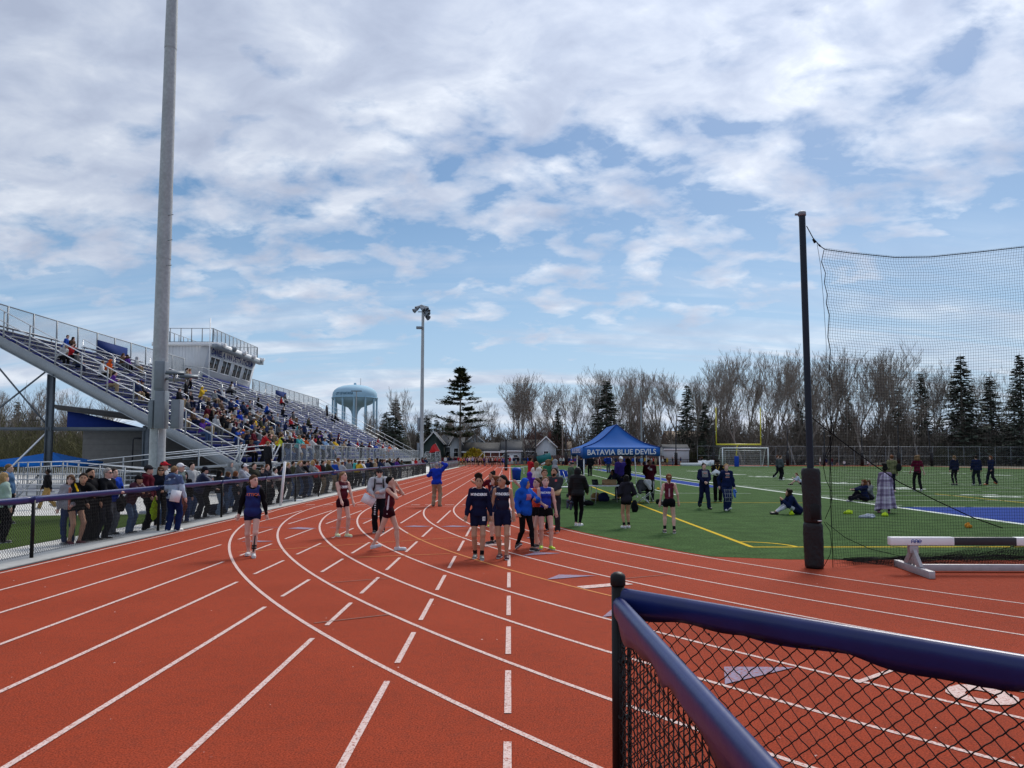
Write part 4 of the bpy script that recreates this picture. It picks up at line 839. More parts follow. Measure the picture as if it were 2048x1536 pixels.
g.segs(Pn[:-1].reshape(-1,3), Pn[1:].reshape(-1,3), .012, None, 3); g.segs(Pn[:,:-1].reshape(-1,3), Pn[:,1:].reshape(-1,3), .012, None, 3); g.build('netting', 'net_white', t)
# start line structures
t = empty('tower_frame', (Xat(990, 160), 160, 0), 'small silver railed scaffold behind the start crowd', 'platform'); h = Zat(990, 903, 160)
for x in (-2.2, -.9, .9, 2.2): MB().bar((x,0,0), (x,0,h), .10).build('post', 'alu_rail', t)
for z in (h, h*.62): MB().bar((-2.2,0,z), (2.2,0,z), .09).build('rail', 'alu_rail', t)
MB().bar((-4.4,0,.5), (-2.2,0,h), .08).build('brace', 'alu_rail', t); MB().bar((.4,0,.9), (2.2,0,h*.9), .08).build('brace', 'alu_rail', t)
gpx = Xat(882, 135); t = empty('pipe_gate', (Xat(878, 130), 130, 0), 'galvanized pipe gate at the far end of the spectator fence', 'gate'); h = Zat(870, 907, 130)
for x in (-2.4, 0.2): MB().segs([(x,0,0)], [(x,0,h)], .06, None, 6).build('post', 'galv', t)
for z in (h, .3): MB().bar((-2.4,0,z), (.2,0,z), .07).build('rail', 'galv', t)
MB().bar((-2.2,0,.4), (.1,0,h), .06).build('brace', 'galv', t); g = MB(); coarse(g, 0, -2.4, .2, .3, h, .25, .012)
for v in g.v: v[:] = v[:,[1,0,2]]
g.build('mesh', 'galv', t)
# dark padded post beside the track
px = 1012; Y = 105; t = empty('net_post', (Xat(px, Y), Y, 0), 'dark padded net post standing on the turf edge beside the far lanes', 'post'); MB().segs([(0,0,0)], [(0,0,Zat(px, 880, Y))], .13, .11, 10).build('pole', 'black_paint', t); MB().lathe([(.20,0), (.22,.05), (.22,2.5), (.15,2.55)], sides=12).build('pad', 'pad_black', t)

# ================================================================= NET AND ITS POST
NB = G(1627,1136); NX, NY = NB.x, NB.y
npo = empty('net_post', (NX, NY, 0), 'big navy net post wrapped in wrinkled black padding at the edge of the turf', 'post')
tp = at(1604, 430, NY); g = MB(); h = tp.z
g.segs([(0,0,.3)], [(tp.x-NX, 0, h)], .062, .058, 20); g.build('pole', 'pole_navy', npo, smooth=True)
g = MB(); g.lathe([(.062,h-.02), (.072,h-.015), (.072,h+.05), (.05,h+.065)], (tp.x-NX,0,0), 16); g.box((tp.x-NX-.09, 0, h+.01), (.08,.03,.035)); g.build('pole_cap', 'grey_paint', npo)
def pad(z0, z1, r, seed):
    n, m_ = 40, 26; rs = np.random.default_rng(seed); V = []
    ph = rs.uniform(0, 6.28, 8)
    for j in range(m_+1):
        z = z0+(z1-z0)*j/m_; e = min(1, j/1.5, (m_-j)/1.5); rr = r*(.90+.10*e)
        for k in range(n):
            a = 2*math.pi*k/n; w_ = .0022*math.sin(31*z+4*a+2*math.sin(11*z+2*a)+ph[0])+.0018*math.sin(67*z-3*a+3*math.sin(3*a+7*z)+ph[1])+.0015*math.sin(9*a+23*z+ph[2])+.004*math.sin(2*a+5*z+ph[3]); q = rr+w_*e; lx = -.035*(z-1)*.5
            V.append((q*math.cos(a)+lx, q*math.sin(a), z))
    F = [[j*n+k, j*n+(k+1) % n, (j+1)*n+(k+1) % n, (j+1)*n+k] for j in range(m_) for k in range(n)]+[[m_*n+k for k in range(n)], list(range(n))[::-1]]
    g = MB(); g.add(V, F); return g
zp = at(1620, 936, NY).z; zm = at(1620, 1045, NY).z
pad(0, zm, .166, 1).build('pad', 'pad_black', npo, smooth=True); pad(zm-.01, zp, .160, 2).build('pad', 'pad_black', npo, smooth=True)
pbx = at(1631, 1024, NY-.18); g = MB(); g.box((pbx.x-NX, -.165, pbx.z), (.16,.05,.26)); g.build('winch_cover', 'black_coat', npo, bevel=.015)
g = MB(); p1 = at(1640, 1042, NY-.18); g.box((p1.x-NX, -.155, p1.z), (.07,.05,.02), rz=.3); g.build('clip', 'alu_rail', npo)
net = empty('throwing_net', (NX, NY, 0), 'tall black square mesh net hanging right of the padded post', 'net')
NYb = NY+.10; xl0 = at(1650, 700, NYb).x; xr = 12.6; PT = .047
top_ctrl = [(1650,499), (1700,506), (1790,515), (1860,514), (1950,505), (2048,494), (2140,478), (2300,440)]
tx = [at(a, b, NYb).x for a, b in top_ctrl]; tz = [at(a, b, NYb).z for a, b in top_ctrl]
lc = [(1648,500), (1643,524), (1651,546), (1649,567), (1655,590), (1653,607), (1659,630), (1656,674), (1661,700), (1658,760), (1662,850), (1660,960), (1664,1060), (1666,1137)]
lz = [at(a, b, NYb).z for a, b in lc][::-1]; lx = [at(a, b, NYb).x for a, b in lc][::-1]
nu, nv = int((xr-xl0)/PT), 108
U = np.linspace(0, 1, nu+1); Wv = np.linspace(0, 1, nv+1)
ztop = np.interp(xl0+(xr-xl0)*U, tx, tz); ZN = Wv[None,:]**.97*ztop[:,None]; xl = np.interp(ZN, lz, lx)
XN = xl+(xr-xl)*U[:,None]
YN = NYb+.05*np.sin(XN*2.1+ZN*.6)*(1-Wv[None,:])+.10*np.exp(-ZN/.35)*np.sin(XN*5.0)+.03*np.sin(ZN*1.7)
sagz = .02*np.sin(XN*3+1)*np.exp(-ZN/.8); PN = np.stack([XN-NX, YN-NY, ZN+sagz+.02], -1)
g = MB(); g.segs(PN[:-1].reshape(-1,3), PN[1:].reshape(-1,3), .0023, None, 3); g.segs(PN[:,:-1].reshape(-1,3), PN[:,1:].reshape(-1,3), .0023, None, 3); g.build('netting', 'net_black', net)
g = MB()                                                            # slack gathered along the ground
for layer in range(4):
    zz = np.linspace(0, 1, 15); u = np.linspace(0, 1, 120); hgt = .14+.85*u**1.4
    X_ = (xl0+.5+(xr-xl0-.5)*u)[:,None]+0*zz[None,:]; Z_ = zz[None,:]*hgt[:,None]*(.9-.2*layer)+.02+.02*np.sin(X_*6+layer); Y_ = NYb+.16+.13*layer+.06*np.sin(X_*4+layer*2+zz*5)+.18*(1-zz[None,:])*layer
    Q = np.stack([X_-NX, Y_-NY, Z_], -1); g.segs(Q[:-1].reshape(-1,3), Q[1:].reshape(-1,3), .0028, None, 3); g.segs(Q[:,:-1].reshape(-1,3), Q[:,1:].reshape(-1,3), .0028, None, 3)
g.build('gathered_netting', 'net_black', net)
def rp(pts, r, dy=0.0, name='rope'): g = MB(); g.tube([at(a, b, NYb+dy)-Vector((NX,NY,0)) for a, b in pts], r, 5); return g.build(name, 'net_black', net, smooth=True)
rp([(1613,452), (1626,476), (1640,492), (1650,499)]+top_ctrl[1:7], .009); rp(lc, .007)
rp([(1634,486), (1641,530), (1647,600), (1652,680), (1656,780), (1660,900), (1664,1000)], .004)
rp([(1622,834), (1680,880), (1740,925), (1800,965), (1870,1000), (1945,1035), (2005,1056)], .010, -.02); rp([(1648,800), (1655,830), (1665,850), (1658,890), (1650,915)], .006); rp([(1662,838), (1668,862), (1660,900), (1646,930), (1652,960), (1664,985), (1662,1010), (1650,1038)], .006, -.12)
rp([(1648,1044), (1660,1062), (1663,1090), (1660,1110), (1648,1132)], .006, -.12); rp([(1652,1045), (1690,1075), (1740,1098), (1800,1112), (1880,1118), (1960,1108), (2060,1085)], .006, .3)
rp([(1664,1137), (1760,1136), (1860,1134), (1960,1132), (2100,1130)], .008)
rp([(1626,478), (1630,486)], .022); rp([(1637,489), (1641,493)], .016)

# ================================================================= STEEPLECHASE BARRIER
f0, f1 = G(1860,1157), G(1793,1133); HBX, HBY = (f0.x+f1.x)/2, (f0.y+f1.y)/2
hb = empty('steeplechase_barrier', (HBX, HBY, 0), 'white steeplechase barrier beam with black middle on grey metal feet', 'hurdle')
bl_ = at(1778, 1082, HBY); b2 = at(1905, 1082, HBY); b3 = at(2028, 1075, HBY); zc_ = at(1840, 1082, HBY).z; x0_ = bl_.x-HBX; x1_ = b2.x-HBX; x2_ = b3.x-HBX; x3_ = x2_+(x1_-x0_)
def seg(xa, xb, nm, mat, gr=0.0): g = MB(); g.box(((xa+xb)/2, 0, zc_-gr*0), (xb-xa, .127+gr, .135+gr)); return g.build(nm, mat, hb, bevel=.012)
b_w = seg(x0_, x1_, 'beam_white_end', 'white_paint', .006); seg(x1_-.01, x2_+.01, 'beam_black_middle', 'black_paint'); seg(x2_, x3_, 'beam_white_end', 'white_paint', .006)
g = MB(); g.box(((x0_+x3_)/2, .0, zc_-.005), (x3_-x0_-.12, .10, .10)); g.build('beam_core', 'alu_foot', hb)
lg = at(1833, 1083, HBY-.07); yy = -.0685; lx_ = lg.x-HBX
# three joined round letters drawn as tubes
g = MB(); s_ = .040
def arcp(cx_, cz, r, a0_, a1_, n=9): return [(cx_+r*math.cos(t), yy, cz+r*math.sin(t)) for t in np.linspace(a0_, a1_, n)]
for q, dx in enumerate((-.062, 0)):
    g.tube([(lx_+dx-s_*.55, yy, zc_-s_*.75)]+arcp(lx_+dx, zc_+s_*.2, s_*.55, math.pi, 0)+[(lx_+dx+s_*.55, yy, zc_-s_*.75)], .006, 5); g.tube([(lx_+dx-s_*.5, yy, zc_-s_*.1), (lx_+dx+s_*.5, yy, zc_-s_*.1)], .005, 5)
g.tube([(lx_+.030, yy, zc_), (lx_+.088, yy, zc_)]+arcp(lx_+.060, zc_, s_*.68, .05, 5.5, 12), .006, 5); g.build('logo', 'logo_blue', b_w)
def trestle(x):
    d = Vector((f0.x-f1.x, f0.y-f1.y, 0)).normalized()
    g = MB(); g.bar((x-d.x*.74, -d.y*.74, .06), (x+d.x*.74, d.y*.74, .06), .10, .12); g.build('foot', 'alu_foot', hb, bevel=.006)
    g = MB(); g.box((x, 0, (zc_-.07+.33)/2), (.15,.10,zc_-.07-.33)); g.build('upright', 'alu_foot', hb, bevel=.005)
    for s in (-1, 1): g = MB(); g.bar((x+s*d.x*.30, s*d.y*.30, .10), (x+s*.01*d.x, s*.03*d.y, .36), .11, .06, up=(1,0,0)); g.build('strut', 'alu_foot', hb, bevel=.004)
    g = MB(); g.bar((x+d.x*.02, d.y*.02, .12), (x, 0, .36), .03); g.bar((x-d.x*.12, -d.y*.12, .12), (x, 0, .30), .025); g.build('web', 'alu_foot', hb)
trestle(.02); trestle(x3_-.40)
g = MB(); g.box((x3_/2-.15, .05, .075), (x3_-.55, .08, .11)); g.build('base_rail', 'alu_foot', hb, bevel=.005)

# ================================================================= TENT
TP = G(1168,1011); TX, TY = TP.x, TP.y; TW, TL = 3.05, 6.2
tent = empty('canopy_tent', (TX, TY, 0), 'blue pop-up tent with white printed valance standing on the turf', 'tent')
zv1, zv0 = 2.34, 1.97; ap = at(1226, 849, TY+1.5).z
legs = [(0,0), (TW,0), (0,TL/2), (TW,TL/2), (0,TL), (TW,TL)]
for lx_, ly_ in legs:
    g = MB(); dxx = .10 if lx_ > 0 else .0; g.bar((lx_+dxx, ly_, 0), (lx_, ly_, zv1-.1), .042); lg_ = g.build('leg', 'white_paint', tent); g = MB(); g.box((lx_+dxx, ly_, .012), (.13,.13,.024)); g.build('foot_plate', 'alu_foot', lg_)
def sag(p, q, r_, nm, n=10, s=.10):
    """roof panel from eave edge p-q up to ridge points r_ (two), hung with a slight inward curve"""
    V = []; P, Q, A_, B_ = Vector(p), Vector(q), Vector(r_[0]), Vector(r_[1])
    for j in range(n+1):
        v = j/n
        for i in range(n+1):
            u = i/n; e = P.lerp(Q, u); t_ = A_.lerp(B_, u); w_ = e.lerp(t_, v); w_.z -= s*math.sin(math.pi*v)*1.15+.05*math.sin(math.pi*u)*(1-v)*math.sin(math.pi*min(1, v*2)); w_.z -= .02*math.sin(u*9)*math.sin(math.pi*v); V.append(tuple(w_))
    F = [[j*(n+1)+i, j*(n+1)+i+1, (j+1)*(n+1)+i+1, (j+1)*(n+1)+i] for j in range(n) for i in range(n)]
    g = MB(); g.add(V, F); return g.build(nm, 'canopy_blue', tent, smooth=True)
r1, r2 = (TW/2, 1.45, ap), (TW/2, TL-1.45, ap); e = .04
sag((-e,-e,zv1), (TW+e,-e,zv1), (r1, r1), 'roof_panel', s=.15); sag((TW+e,-e,zv1), (TW+e,TL+e,zv1), (r1, r2), 'roof_panel', s=.15); sag((TW+e,TL+e,zv1), (-e,TL+e,zv1), (r2, r2), 'roof_panel', s=.15); sag((-e,TL+e,zv1), (-e,-e,zv1), (r2, r1), 'roof_panel', s=.15)
for c in ((-e,-e), (TW+e,-e)):
    g = MB(); pts = [Vector((c[0], c[1], zv1)).lerp(Vector(r1), v)+Vector((0,-.012,-.15*math.sin(math.pi*v)*1.15+.012)) for v in np.linspace(0, 1, 12)]; g.tube(pts, .016, 5); g.build('seam', 'sign_navy', tent)
def valance(a, b, nm, dropa, dropb, dip=.0):
    n = 24; V = []
    for i in range(n+1):
        u = i/n; p = Vector((*a, 0)).lerp(Vector((*b, 0)), u); lo = dropa+(dropb-dropa)*u - dip*math.sin(math.pi*u)*-1; V += [(p.x, p.y, zv1-.015*math.sin(math.pi*u)), (p.x, p.y, lo)]
    g = MB(); g.add(V, [[2*i, 2*i+1, 2*i+3, 2*i+2] for i in range(n)]); o = g.build(nm, 'canopy_blue', tent); s = o.modifiers.new('cloth_thickness', 'SOLIDIFY'); s.thickness = .006; return o
vf = valance((-e,-e), (TW+e,-e), 'valance', zv0-.10, zv0+.03, .10); vl = valance((-e,TL+e), (-e,-e), 'valance', zv0+.05, zv0-.08, .1); valance((TW+e,-e), (TW+e,TL+e), 'valance', zv0, zv0, .06); valance((TW+e,TL+e), (-e,TL+e), 'valance', zv0, zv0, .06)
V, F = text_mesh('BATAVIA BLUE DEVILS', .30, .015, sx=.80); wv = V[:,0].max()-V[:,0].min(); V[:,0] *= 2.78/wv
def serif_text(V, F, o, right, par, slope=0.0):
    g = MB(); r = Vector(right); g.add([(o[0]+r.x*v[0]-.012*r.y, o[1]+r.y*v[0]-.012*abs(r.x), o[2]+v[1]+slope*v[0]) for v in V], F); return g.build('lettering', 'print_white', par)
serif_text(V, F, (TW/2, -e-.006, (zv1+zv0)/2-.005), (1,0,0), vf, .016)
V, F = text_mesh('BLUE DEVILS', .27, .012); wv = V[:,0].max()-V[:,0].min(); V[:,0] *= 4.2/wv
g = MB(); g.add([(-e-.014, TL/2-v[0], (zv1+zv0)/2+.06+v[1]) for v in V], F); g.build('lettering', 'print_white', vl)
for lx_, ly_, nm, lab in ((-.12, 0.1, 'leg_weight', 'black weight at the near left leg of the blue tent'), (-.08, TL+.05, 'leg_weight', 'black weight at the far left leg of the blue tent'), (TW+.18, .1, 'leg_weight', 'black weight at the near right leg of the blue tent')):
    w_ = MB().lathe([(.05,0), (.17,.02), (.19,.09), (.17,.17), (.05,.2)], sides=16).build(nm, 'pad_black', smooth=True, loc=(TX+lx_+(.25 if ly_ < 1 and lx_ < 0 else 0), TY+ly_, 0)); tag(w_, lab, 'weight', 'tent weights')
# bright canopy at the left edge
cp0 = at(82, 925, 44); CY_ = 44; ct = empty('canopy_tent', (cp0.x, CY_, 0), 'bright blue canopy behind the ramp rails at the left edge', 'tent'); ez, pz = at(82, 923, CY_).z, at(98, 904, CY_+1.5).z; hw_ = 2.35
c4 = [(-hw_,-1.5), (hw_,-1.5), (hw_,2.2), (-hw_,2.2)]
for i in range(4):
    a, b = c4[i], c4[(i+1) % 4]; g = MB(); n = 6; V = []
    for j in range(n+1):
        for k in range(n+1):
            p = Vector((*a, ez)).lerp(Vector((*b, ez)), k/n).lerp(Vector((.3,.5,pz)), j/n); p.z -= .05*math.sin(math.pi*j/n); V.append(tuple(p))
    g.add(V, [[j*(n+1)+k, j*(n+1)+k+1, (j+1)*(n+1)+k+1, (j+1)*(n+1)+k] for j in range(n) for k in range(n)]); g.build('roof_panel', 'canopy_bright', ct, smooth=True)
    g = MB(); g.prism([(*a, ez), (*b, ez), (*b, ez-.28), (*a, ez-.28)], (.0,.01,0) if a[1] == b[1] else (.01,0,0)); g.build('valance', 'canopy_bright', ct); MB().bar((*a, 0), (*a, ez-.05), .045).build('leg', 'white_paint', ct)
# ================================================================= PEOPLE: body generator
def V3(*a): return np.array(a, float)
def rotx(d): c, s = math.cos(math.radians(d)), math.sin(math.radians(d)); return np.array([[1,0,0],[0,c,-s],[0,s,c]])
def roty(d): c, s = math.cos(math.radians(d)), math.sin(math.radians(d)); return np.array([[c,0,s],[0,1,0],[-s,0,c]])
def rotz(d): c, s = math.cos(math.radians(d)), math.sin(math.radians(d)); return np.array([[c,-s,0],[s,c,0],[0,0,1]])
def sdf_eval(prims, vox, k, cuts=(), subs=(), wr=0.0, seed=0, flat_z=None):
    """prims: ('c',a,b,ra,rb) tapered limb or ('e',centre,radii,R) ellipsoid; blended smoothly, then cut; returns surface-net mesh"""
    lo = np.full(3, 1e9); hi = -lo
    for p in prims:
        if p[0] == 'c': r = max(p[3], p[4]); mn = np.minimum(p[1], p[2])-r; mx = np.maximum(p[1], p[2])+r
        else: r = max(p[2]); mn = p[1]-r; mx = p[1]+r
        lo = np.minimum(lo, mn); hi = np.maximum(hi, mx)
    lo -= 3*vox+.5*k; hi += 3*vox+.5*k
    ax = [np.arange(lo[i], hi[i]+vox, vox) for i in range(3)]; D = np.full([len(a) for a in ax], .25)
    mg = max(2.5*vox, k)+.01
    def sub(mn, mx): return tuple(slice(max(0, int((mn[i]-lo[i])/vox)), min(len(ax[i]), int((mx[i]-lo[i])/vox)+2)) for i in range(3))
    def ev(p, sl):
        X = ax[0][sl[0]][:,None,None]; Y = ax[1][sl[1]][None,:,None]; Z = ax[2][sl[2]][None,None,:]
        if p[0] == 'c':
            a, b = p[1], p[2]; ab = b-a; l2 = max(ab@ab, 1e-9); t = np.clip(((X-a[0])*ab[0]+(Y-a[1])*ab[1]+(Z-a[2])*ab[2])/l2, 0, 1)
            return np.sqrt((X-a[0]-t*ab[0])**2+(Y-a[1]-t*ab[1])**2+(Z-a[2]-t*ab[2])**2)-(p[3]+(p[4]-p[3])*t)
        R = p[3] if len(p) > 3 and p[3] is not None else np.eye(3); x, y, z = X-p[1][0], Y-p[1][1], Z-p[1][2]
        q = [(R[0,i]*x+R[1,i]*y+R[2,i]*z)/p[2][i] for i in range(3)]; k0 = np.sqrt(q[0]**2+q[1]**2+q[2]**2)+1e-9
        k1 = np.sqrt((q[0]/p[2][0])**2+(q[1]/p[2][1])**2+(q[2]/p[2][2])**2)+1e-9; return k0*(k0-1)/k1
    for p in prims:
        if p[0] == 'c': r = max(p[3], p[4])+mg; sl = sub(np.minimum(p[1], p[2])-r, np.maximum(p[1], p[2])+r)
        else: r = max(p[2])+mg; sl = sub(p[1]-r, p[1]+r)
        if any(s.stop <= s.start for s in sl): continue
        d = ev(p, sl); o = D[sl]; h = np.maximum(k-np.abs(o-d), 0)/k; D[sl] = np.minimum(o, d)-h*h*k*.25
    if wr:
        X, Y, Z = ax[0][:,None,None], ax[1][None,:,None], ax[2][None,None,:]; s = seed*1.7
        D += wr*(np.sin(26*Z+9*X+5*np.sin(7*Y+s)+s)+.7*np.sin(38*X-17*Z+11*Y+2*s)*np.sin(13*Z+s)+.6*np.sin(30*Y+21*Z+3*np.sin(9*X)+3*s))
    for pt, n in cuts: D = np.maximum(D, (ax[0][:,None,None]-pt[0])*n[0]+(ax[1][None,:,None]-pt[1])*n[1]+(ax[2][None,None,:]-pt[2])*n[2])
    for p in subs: D = np.maximum(D, -ev(p, (slice(None),)*3))
    if flat_z is not None: D = np.maximum(D, flat_z-ax[2][None,None,:])
    return surface_net(D, lo, vox)
_CO = np.array([(0,0,0),(1,0,0),(0,1,0),(1,1,0),(0,0,1),(1,0,1),(0,1,1),(1,1,1)])
_ED = [(0,1),(2,3),(4,5),(6,7),(0,2),(1,3),(4,6),(5,7),(0,4),(1,5),(2,6),(3,7)]
def surface_net(D, lo, vox):
    S = D < 0; nx_, ny_, nz_ = D.shape
    cnt = np.zeros((nx_-1, ny_-1, nz_-1), np.int8)
    for c in _CO: cnt += S[c[0]:nx_-1+c[0], c[1]:ny_-1+c[1], c[2]:nz_-1+c[2]]
    act = (cnt > 0) & (cnt < 8); I = np.argwhere(act)
    if not len(I): return np.zeros((0,3)), np.zeros((0,4), int)
    idx = np.full(act.shape, -1, np.int64); idx[act] = np.arange(len(I))
    vals = np.stack([D[I[:,0]+c[0], I[:,1]+c[1], I[:,2]+c[2]] for c in _CO], 1); P = np.zeros((len(I),3)); n = np.zeros(len(I))
    for a, b in _ED:
        va, vb = vals[:,a], vals[:,b]; m_ = (va < 0) != (vb < 0); t = np.where(m_, va/np.where(m_, va-vb, 1), 0)
        P += m_[:,None]*(_CO[a]+t[:,None]*(_CO[b]-_CO[a])); n += m_
    V = lo+(I+P/n[:,None])*vox; F = []
    for axis in range(3):
        A = [slice(None)]*3; B = [slice(None)]*3; A[axis] = slice(0,-1); B[axis] = slice(1,None)
        sa, sb = S[tuple(A)], S[tuple(B)]; E = np.argwhere(sa != sb); o = [x for x in range(3) if x != axis]
        E = E[(E[:,o[0]] > 0) & (E[:,o[1]] > 0) & (E[:,o[0]] < D.shape[o[0]]-1) & (E[:,o[1]] < D.shape[o[1]]-1)]
        q = []
        for d0, d1 in ((1,1),(0,1),(0,0),(1,0)):
            C = E.copy(); C[:,o[0]] -= d0; C[:,o[1]] -= d1; q.append(idx[C[:,0], C[:,1], C[:,2]])
        Q = np.stack(q, 1); fl = sa[E[:,0], E[:,1], E[:,2]]
        if axis == 1: fl = ~fl
        Q[~fl] = Q[~fl][:,::-1]; F.append(Q)
    F = np.concatenate(F); F = F[(F >= 0).all(1)]; return V, F
def ik(a, t, l1, l2, pole):
    d = t-a; L_ = np.linalg.norm(d); L2 = min(max(L_, abs(l1-l2)+.01), (l1+l2)*.998); d = d/max(L_, 1e-6); t = a+d*L2
    x = (l1*l1-l2*l2+L2*L2)/(2*L2); h = math.sqrt(max(l1*l1-x*x, 0)); p = pole-d*(pole@d); p /= max(np.linalg.norm(p), 1e-6); return a+d*x+p*h, t
STAND = dict(); WALK = dict(Lf=(.08,-.27,.085), Rf=(-.08,.30,.14), Rp=-28, Lh=(.25,.14,.86), Rh=(-.25,-.20,.92))
WALK2 = dict(Rf=(-.08,-.24,.085), Lf=(.08,.26,.13), Lp=-24, Rh=(-.25,.12,.86), Lh=(.25,-.18,.92))
LEAN = dict(pel=(0,.12,.92), lean=22, Lh=(-.03,-.36,1.15), Rh=(.05,-.34,1.13), Lf=(.10,.12,.08), Rf=(-.10,.06,.08), head=(0,-8), elbow=(.9,.1,-.2))
POCK = dict(Lh=(.20,-.12,.92), Rh=(-.20,-.12,.92), elbow=(.7,.6,0))
FOLD = dict(Lh=(-.10,-.24,1.16), Rh=(.10,-.26,1.13), elbow=(.8,.1,-.6))
SIT = dict(pel=(0,0,.50), lean=10, Lf=(.11,-.42,.08), Rf=(-.11,-.40,.08), Lh=(.10,-.34,.62), Rh=(-.10,-.34,.62))
SITF = dict(SIT, lean=34, Lh=(.06,-.42,.70), Rh=(-.06,-.42,.70), head=(0,-8)); SITP = dict(SIT, Lh=(.05,-.30,1.0), Rh=(-.07,-.28,.95), head=(0,14)); SITL = dict(SIT, head=(40,0)); SITR = dict(SIT, head=(-40,4), lean=18)
def skel(pose, build):
    p = pose; w_ = {'f': .158, 'm': .188, 'c': .165}[build]; fat = 1.0
    J = {}; pel = V3(*p.get('pel', (0,0,.93))); R = rotz(p.get('twist', 0)) @ roty(p.get('side', 0)) @ rotx(p.get('lean', 0)); J['R'] = R; J['pel'] = pel
    Rp = rotx(p.get('lean', 0)*.5)
    J['belly'] = pel+R@V3(0,-.01,.18); J['chest'] = pel+R@V3(0,.0,.35); J['neck'] = pel+R@V3(0,.02,.52)
    hy, hp = p.get('head', (0,0)); RH = R @ rotx(-p.get('lean', 0)*.75) @ rotz(hy) @ rotx(hp); J['RH'] = RH; J['head'] = J['neck']+R@V3(0,-.015,.05)+RH@V3(0,-.015,.095)
    for s, q in ((1, 'L'), (-1, 'R')):
        sh = pel+R@V3(s*w_, .015, .475); J['sh'+q] = sh
        h = V3(*p.get(q+'h', (s*(w_+.085), -.05, .86))); ep = p.get('elbow', (.45, .8, -.1)); ep = p.get(q+'elbow', ep)
        e, wr_ = ik(sh, h, .285, .245, V3(s*ep[0], ep[1], ep[2])); J['el'+q] = e; J['wr'+q] = wr_
        hip = pel+V3(s*.088, 0, -.03); J['hip'+q] = hip; f = V3(*p.get(q+'f', (s*.095, .02, .08)))
        kp = p.get(q+'knee', (s*.12, -1, .25)); k_, an_ = ik(hip, f, .425, .425, V3(*kp)); J['kn'+q] = k_; J['an'+q] = an_
        fy = p.get(q+'y', s*8); fp = p.get(q+'p', 0); RF = rotz(fy) @ rotx(fp); J['RF'+q] = RF; J['toe'+q] = an_+RF@V3(0,-.155,-.052); J['heel'+q] = an_+RF@V3(0,.045,-.045)
    return J
def limb(J, q, t=0.0, sc=1.0):
    return [('c', J['hip'+q], J['kn'+q], .083*sc+t, .053*sc+t), ('c', J['kn'+q], J['an'+q], .050*sc+t, .036*sc+t), ('c', J['kn'+q]*.72+J['an'+q]*.28+V3(0,.014,0), J['kn'+q]*.45+J['an'+q]*.55, .053*sc+t, .040*sc+t)]
def arm(J, q, t=0.0, sc=1.0):
    return [('c', J['sh'+q], J['el'+q], .047*sc+t, .037*sc+t), ('c', J['el'+q], J['wr'+q], .037*sc+t, .025*sc+t)]
def torso(J, b, t=0.0, fat=1.0):
    R = J['R']; f = {'f': (.148,.105,.125,.098), 'm': (.158,.115,.158,.112), 'c': (.13,.1,.12,.09)}[b]
    return [('e', J['pel']+R@V3(0,.01,.0), (f[0]*fat+t, f[1]*fat+t, .125+t), R), ('e', J['belly'], (f[0]*.86*fat+t, f[1]*.92*fat+t, .15+t), R), ('e', J['chest'], (f[2]*fat+t, f[3]*fat+t, .17+t), R), ('c', J['shL']*.8+J['shR']*.2, J['shR']*.8+J['shL']*.2, .060+t, .060+t)]
def headp(J, t=0.0):
    H, R = J['head'], J['RH']; return [('e', H+R@V3(0,.008,.022), (.074+t, .092+t, .092+t), R), ('e', H+R@V3(0,-.022,-.045), (.056+t, .068+t, .070+t), R)]
def hand_mesh(J, q, curl=.9):
    s = 1 if q == 'L' else -1; w_ = J['wr'+q]; d = w_-J['el'+q]; d = d/np.linalg.norm(d); side = np.cross(d, V3(0,1,0.001)); side /= np.linalg.norm(side); nrm = np.cross(side, d)*s
    pc = w_+d*.075; A, B, ra = [], [], []
    for i, ln in enumerate((.066,.074,.069,.054)):
        o = pc+side*(-.027+.018*i); a = o; dd = d
        for j, f in enumerate((.5, .5)):
            dd = dd*math.cos(curl*.45)+nrm*s*math.sin(curl*.45)*-1; dd /= np.linalg.norm(dd); b = a+dd*ln*f; A.append(a); B.append(b); ra.append(.0088-.001*j); a = b
    o = w_+d*.03-side*.028*s*s; tdir = d*.7-side*.7; tdir /= np.linalg.norm(tdir); A.append(o); B.append(o+tdir*.045); ra.append(.011); A.append(o+tdir*.045); B.append(o+tdir*.045+(d*.95-side*.2)*.03); ra.append(.0095)
    return np.array(A), np.array(B), np.array(ra)
def quads_mb(V, F): m_ = MB(); m_.add(V, F); return m_
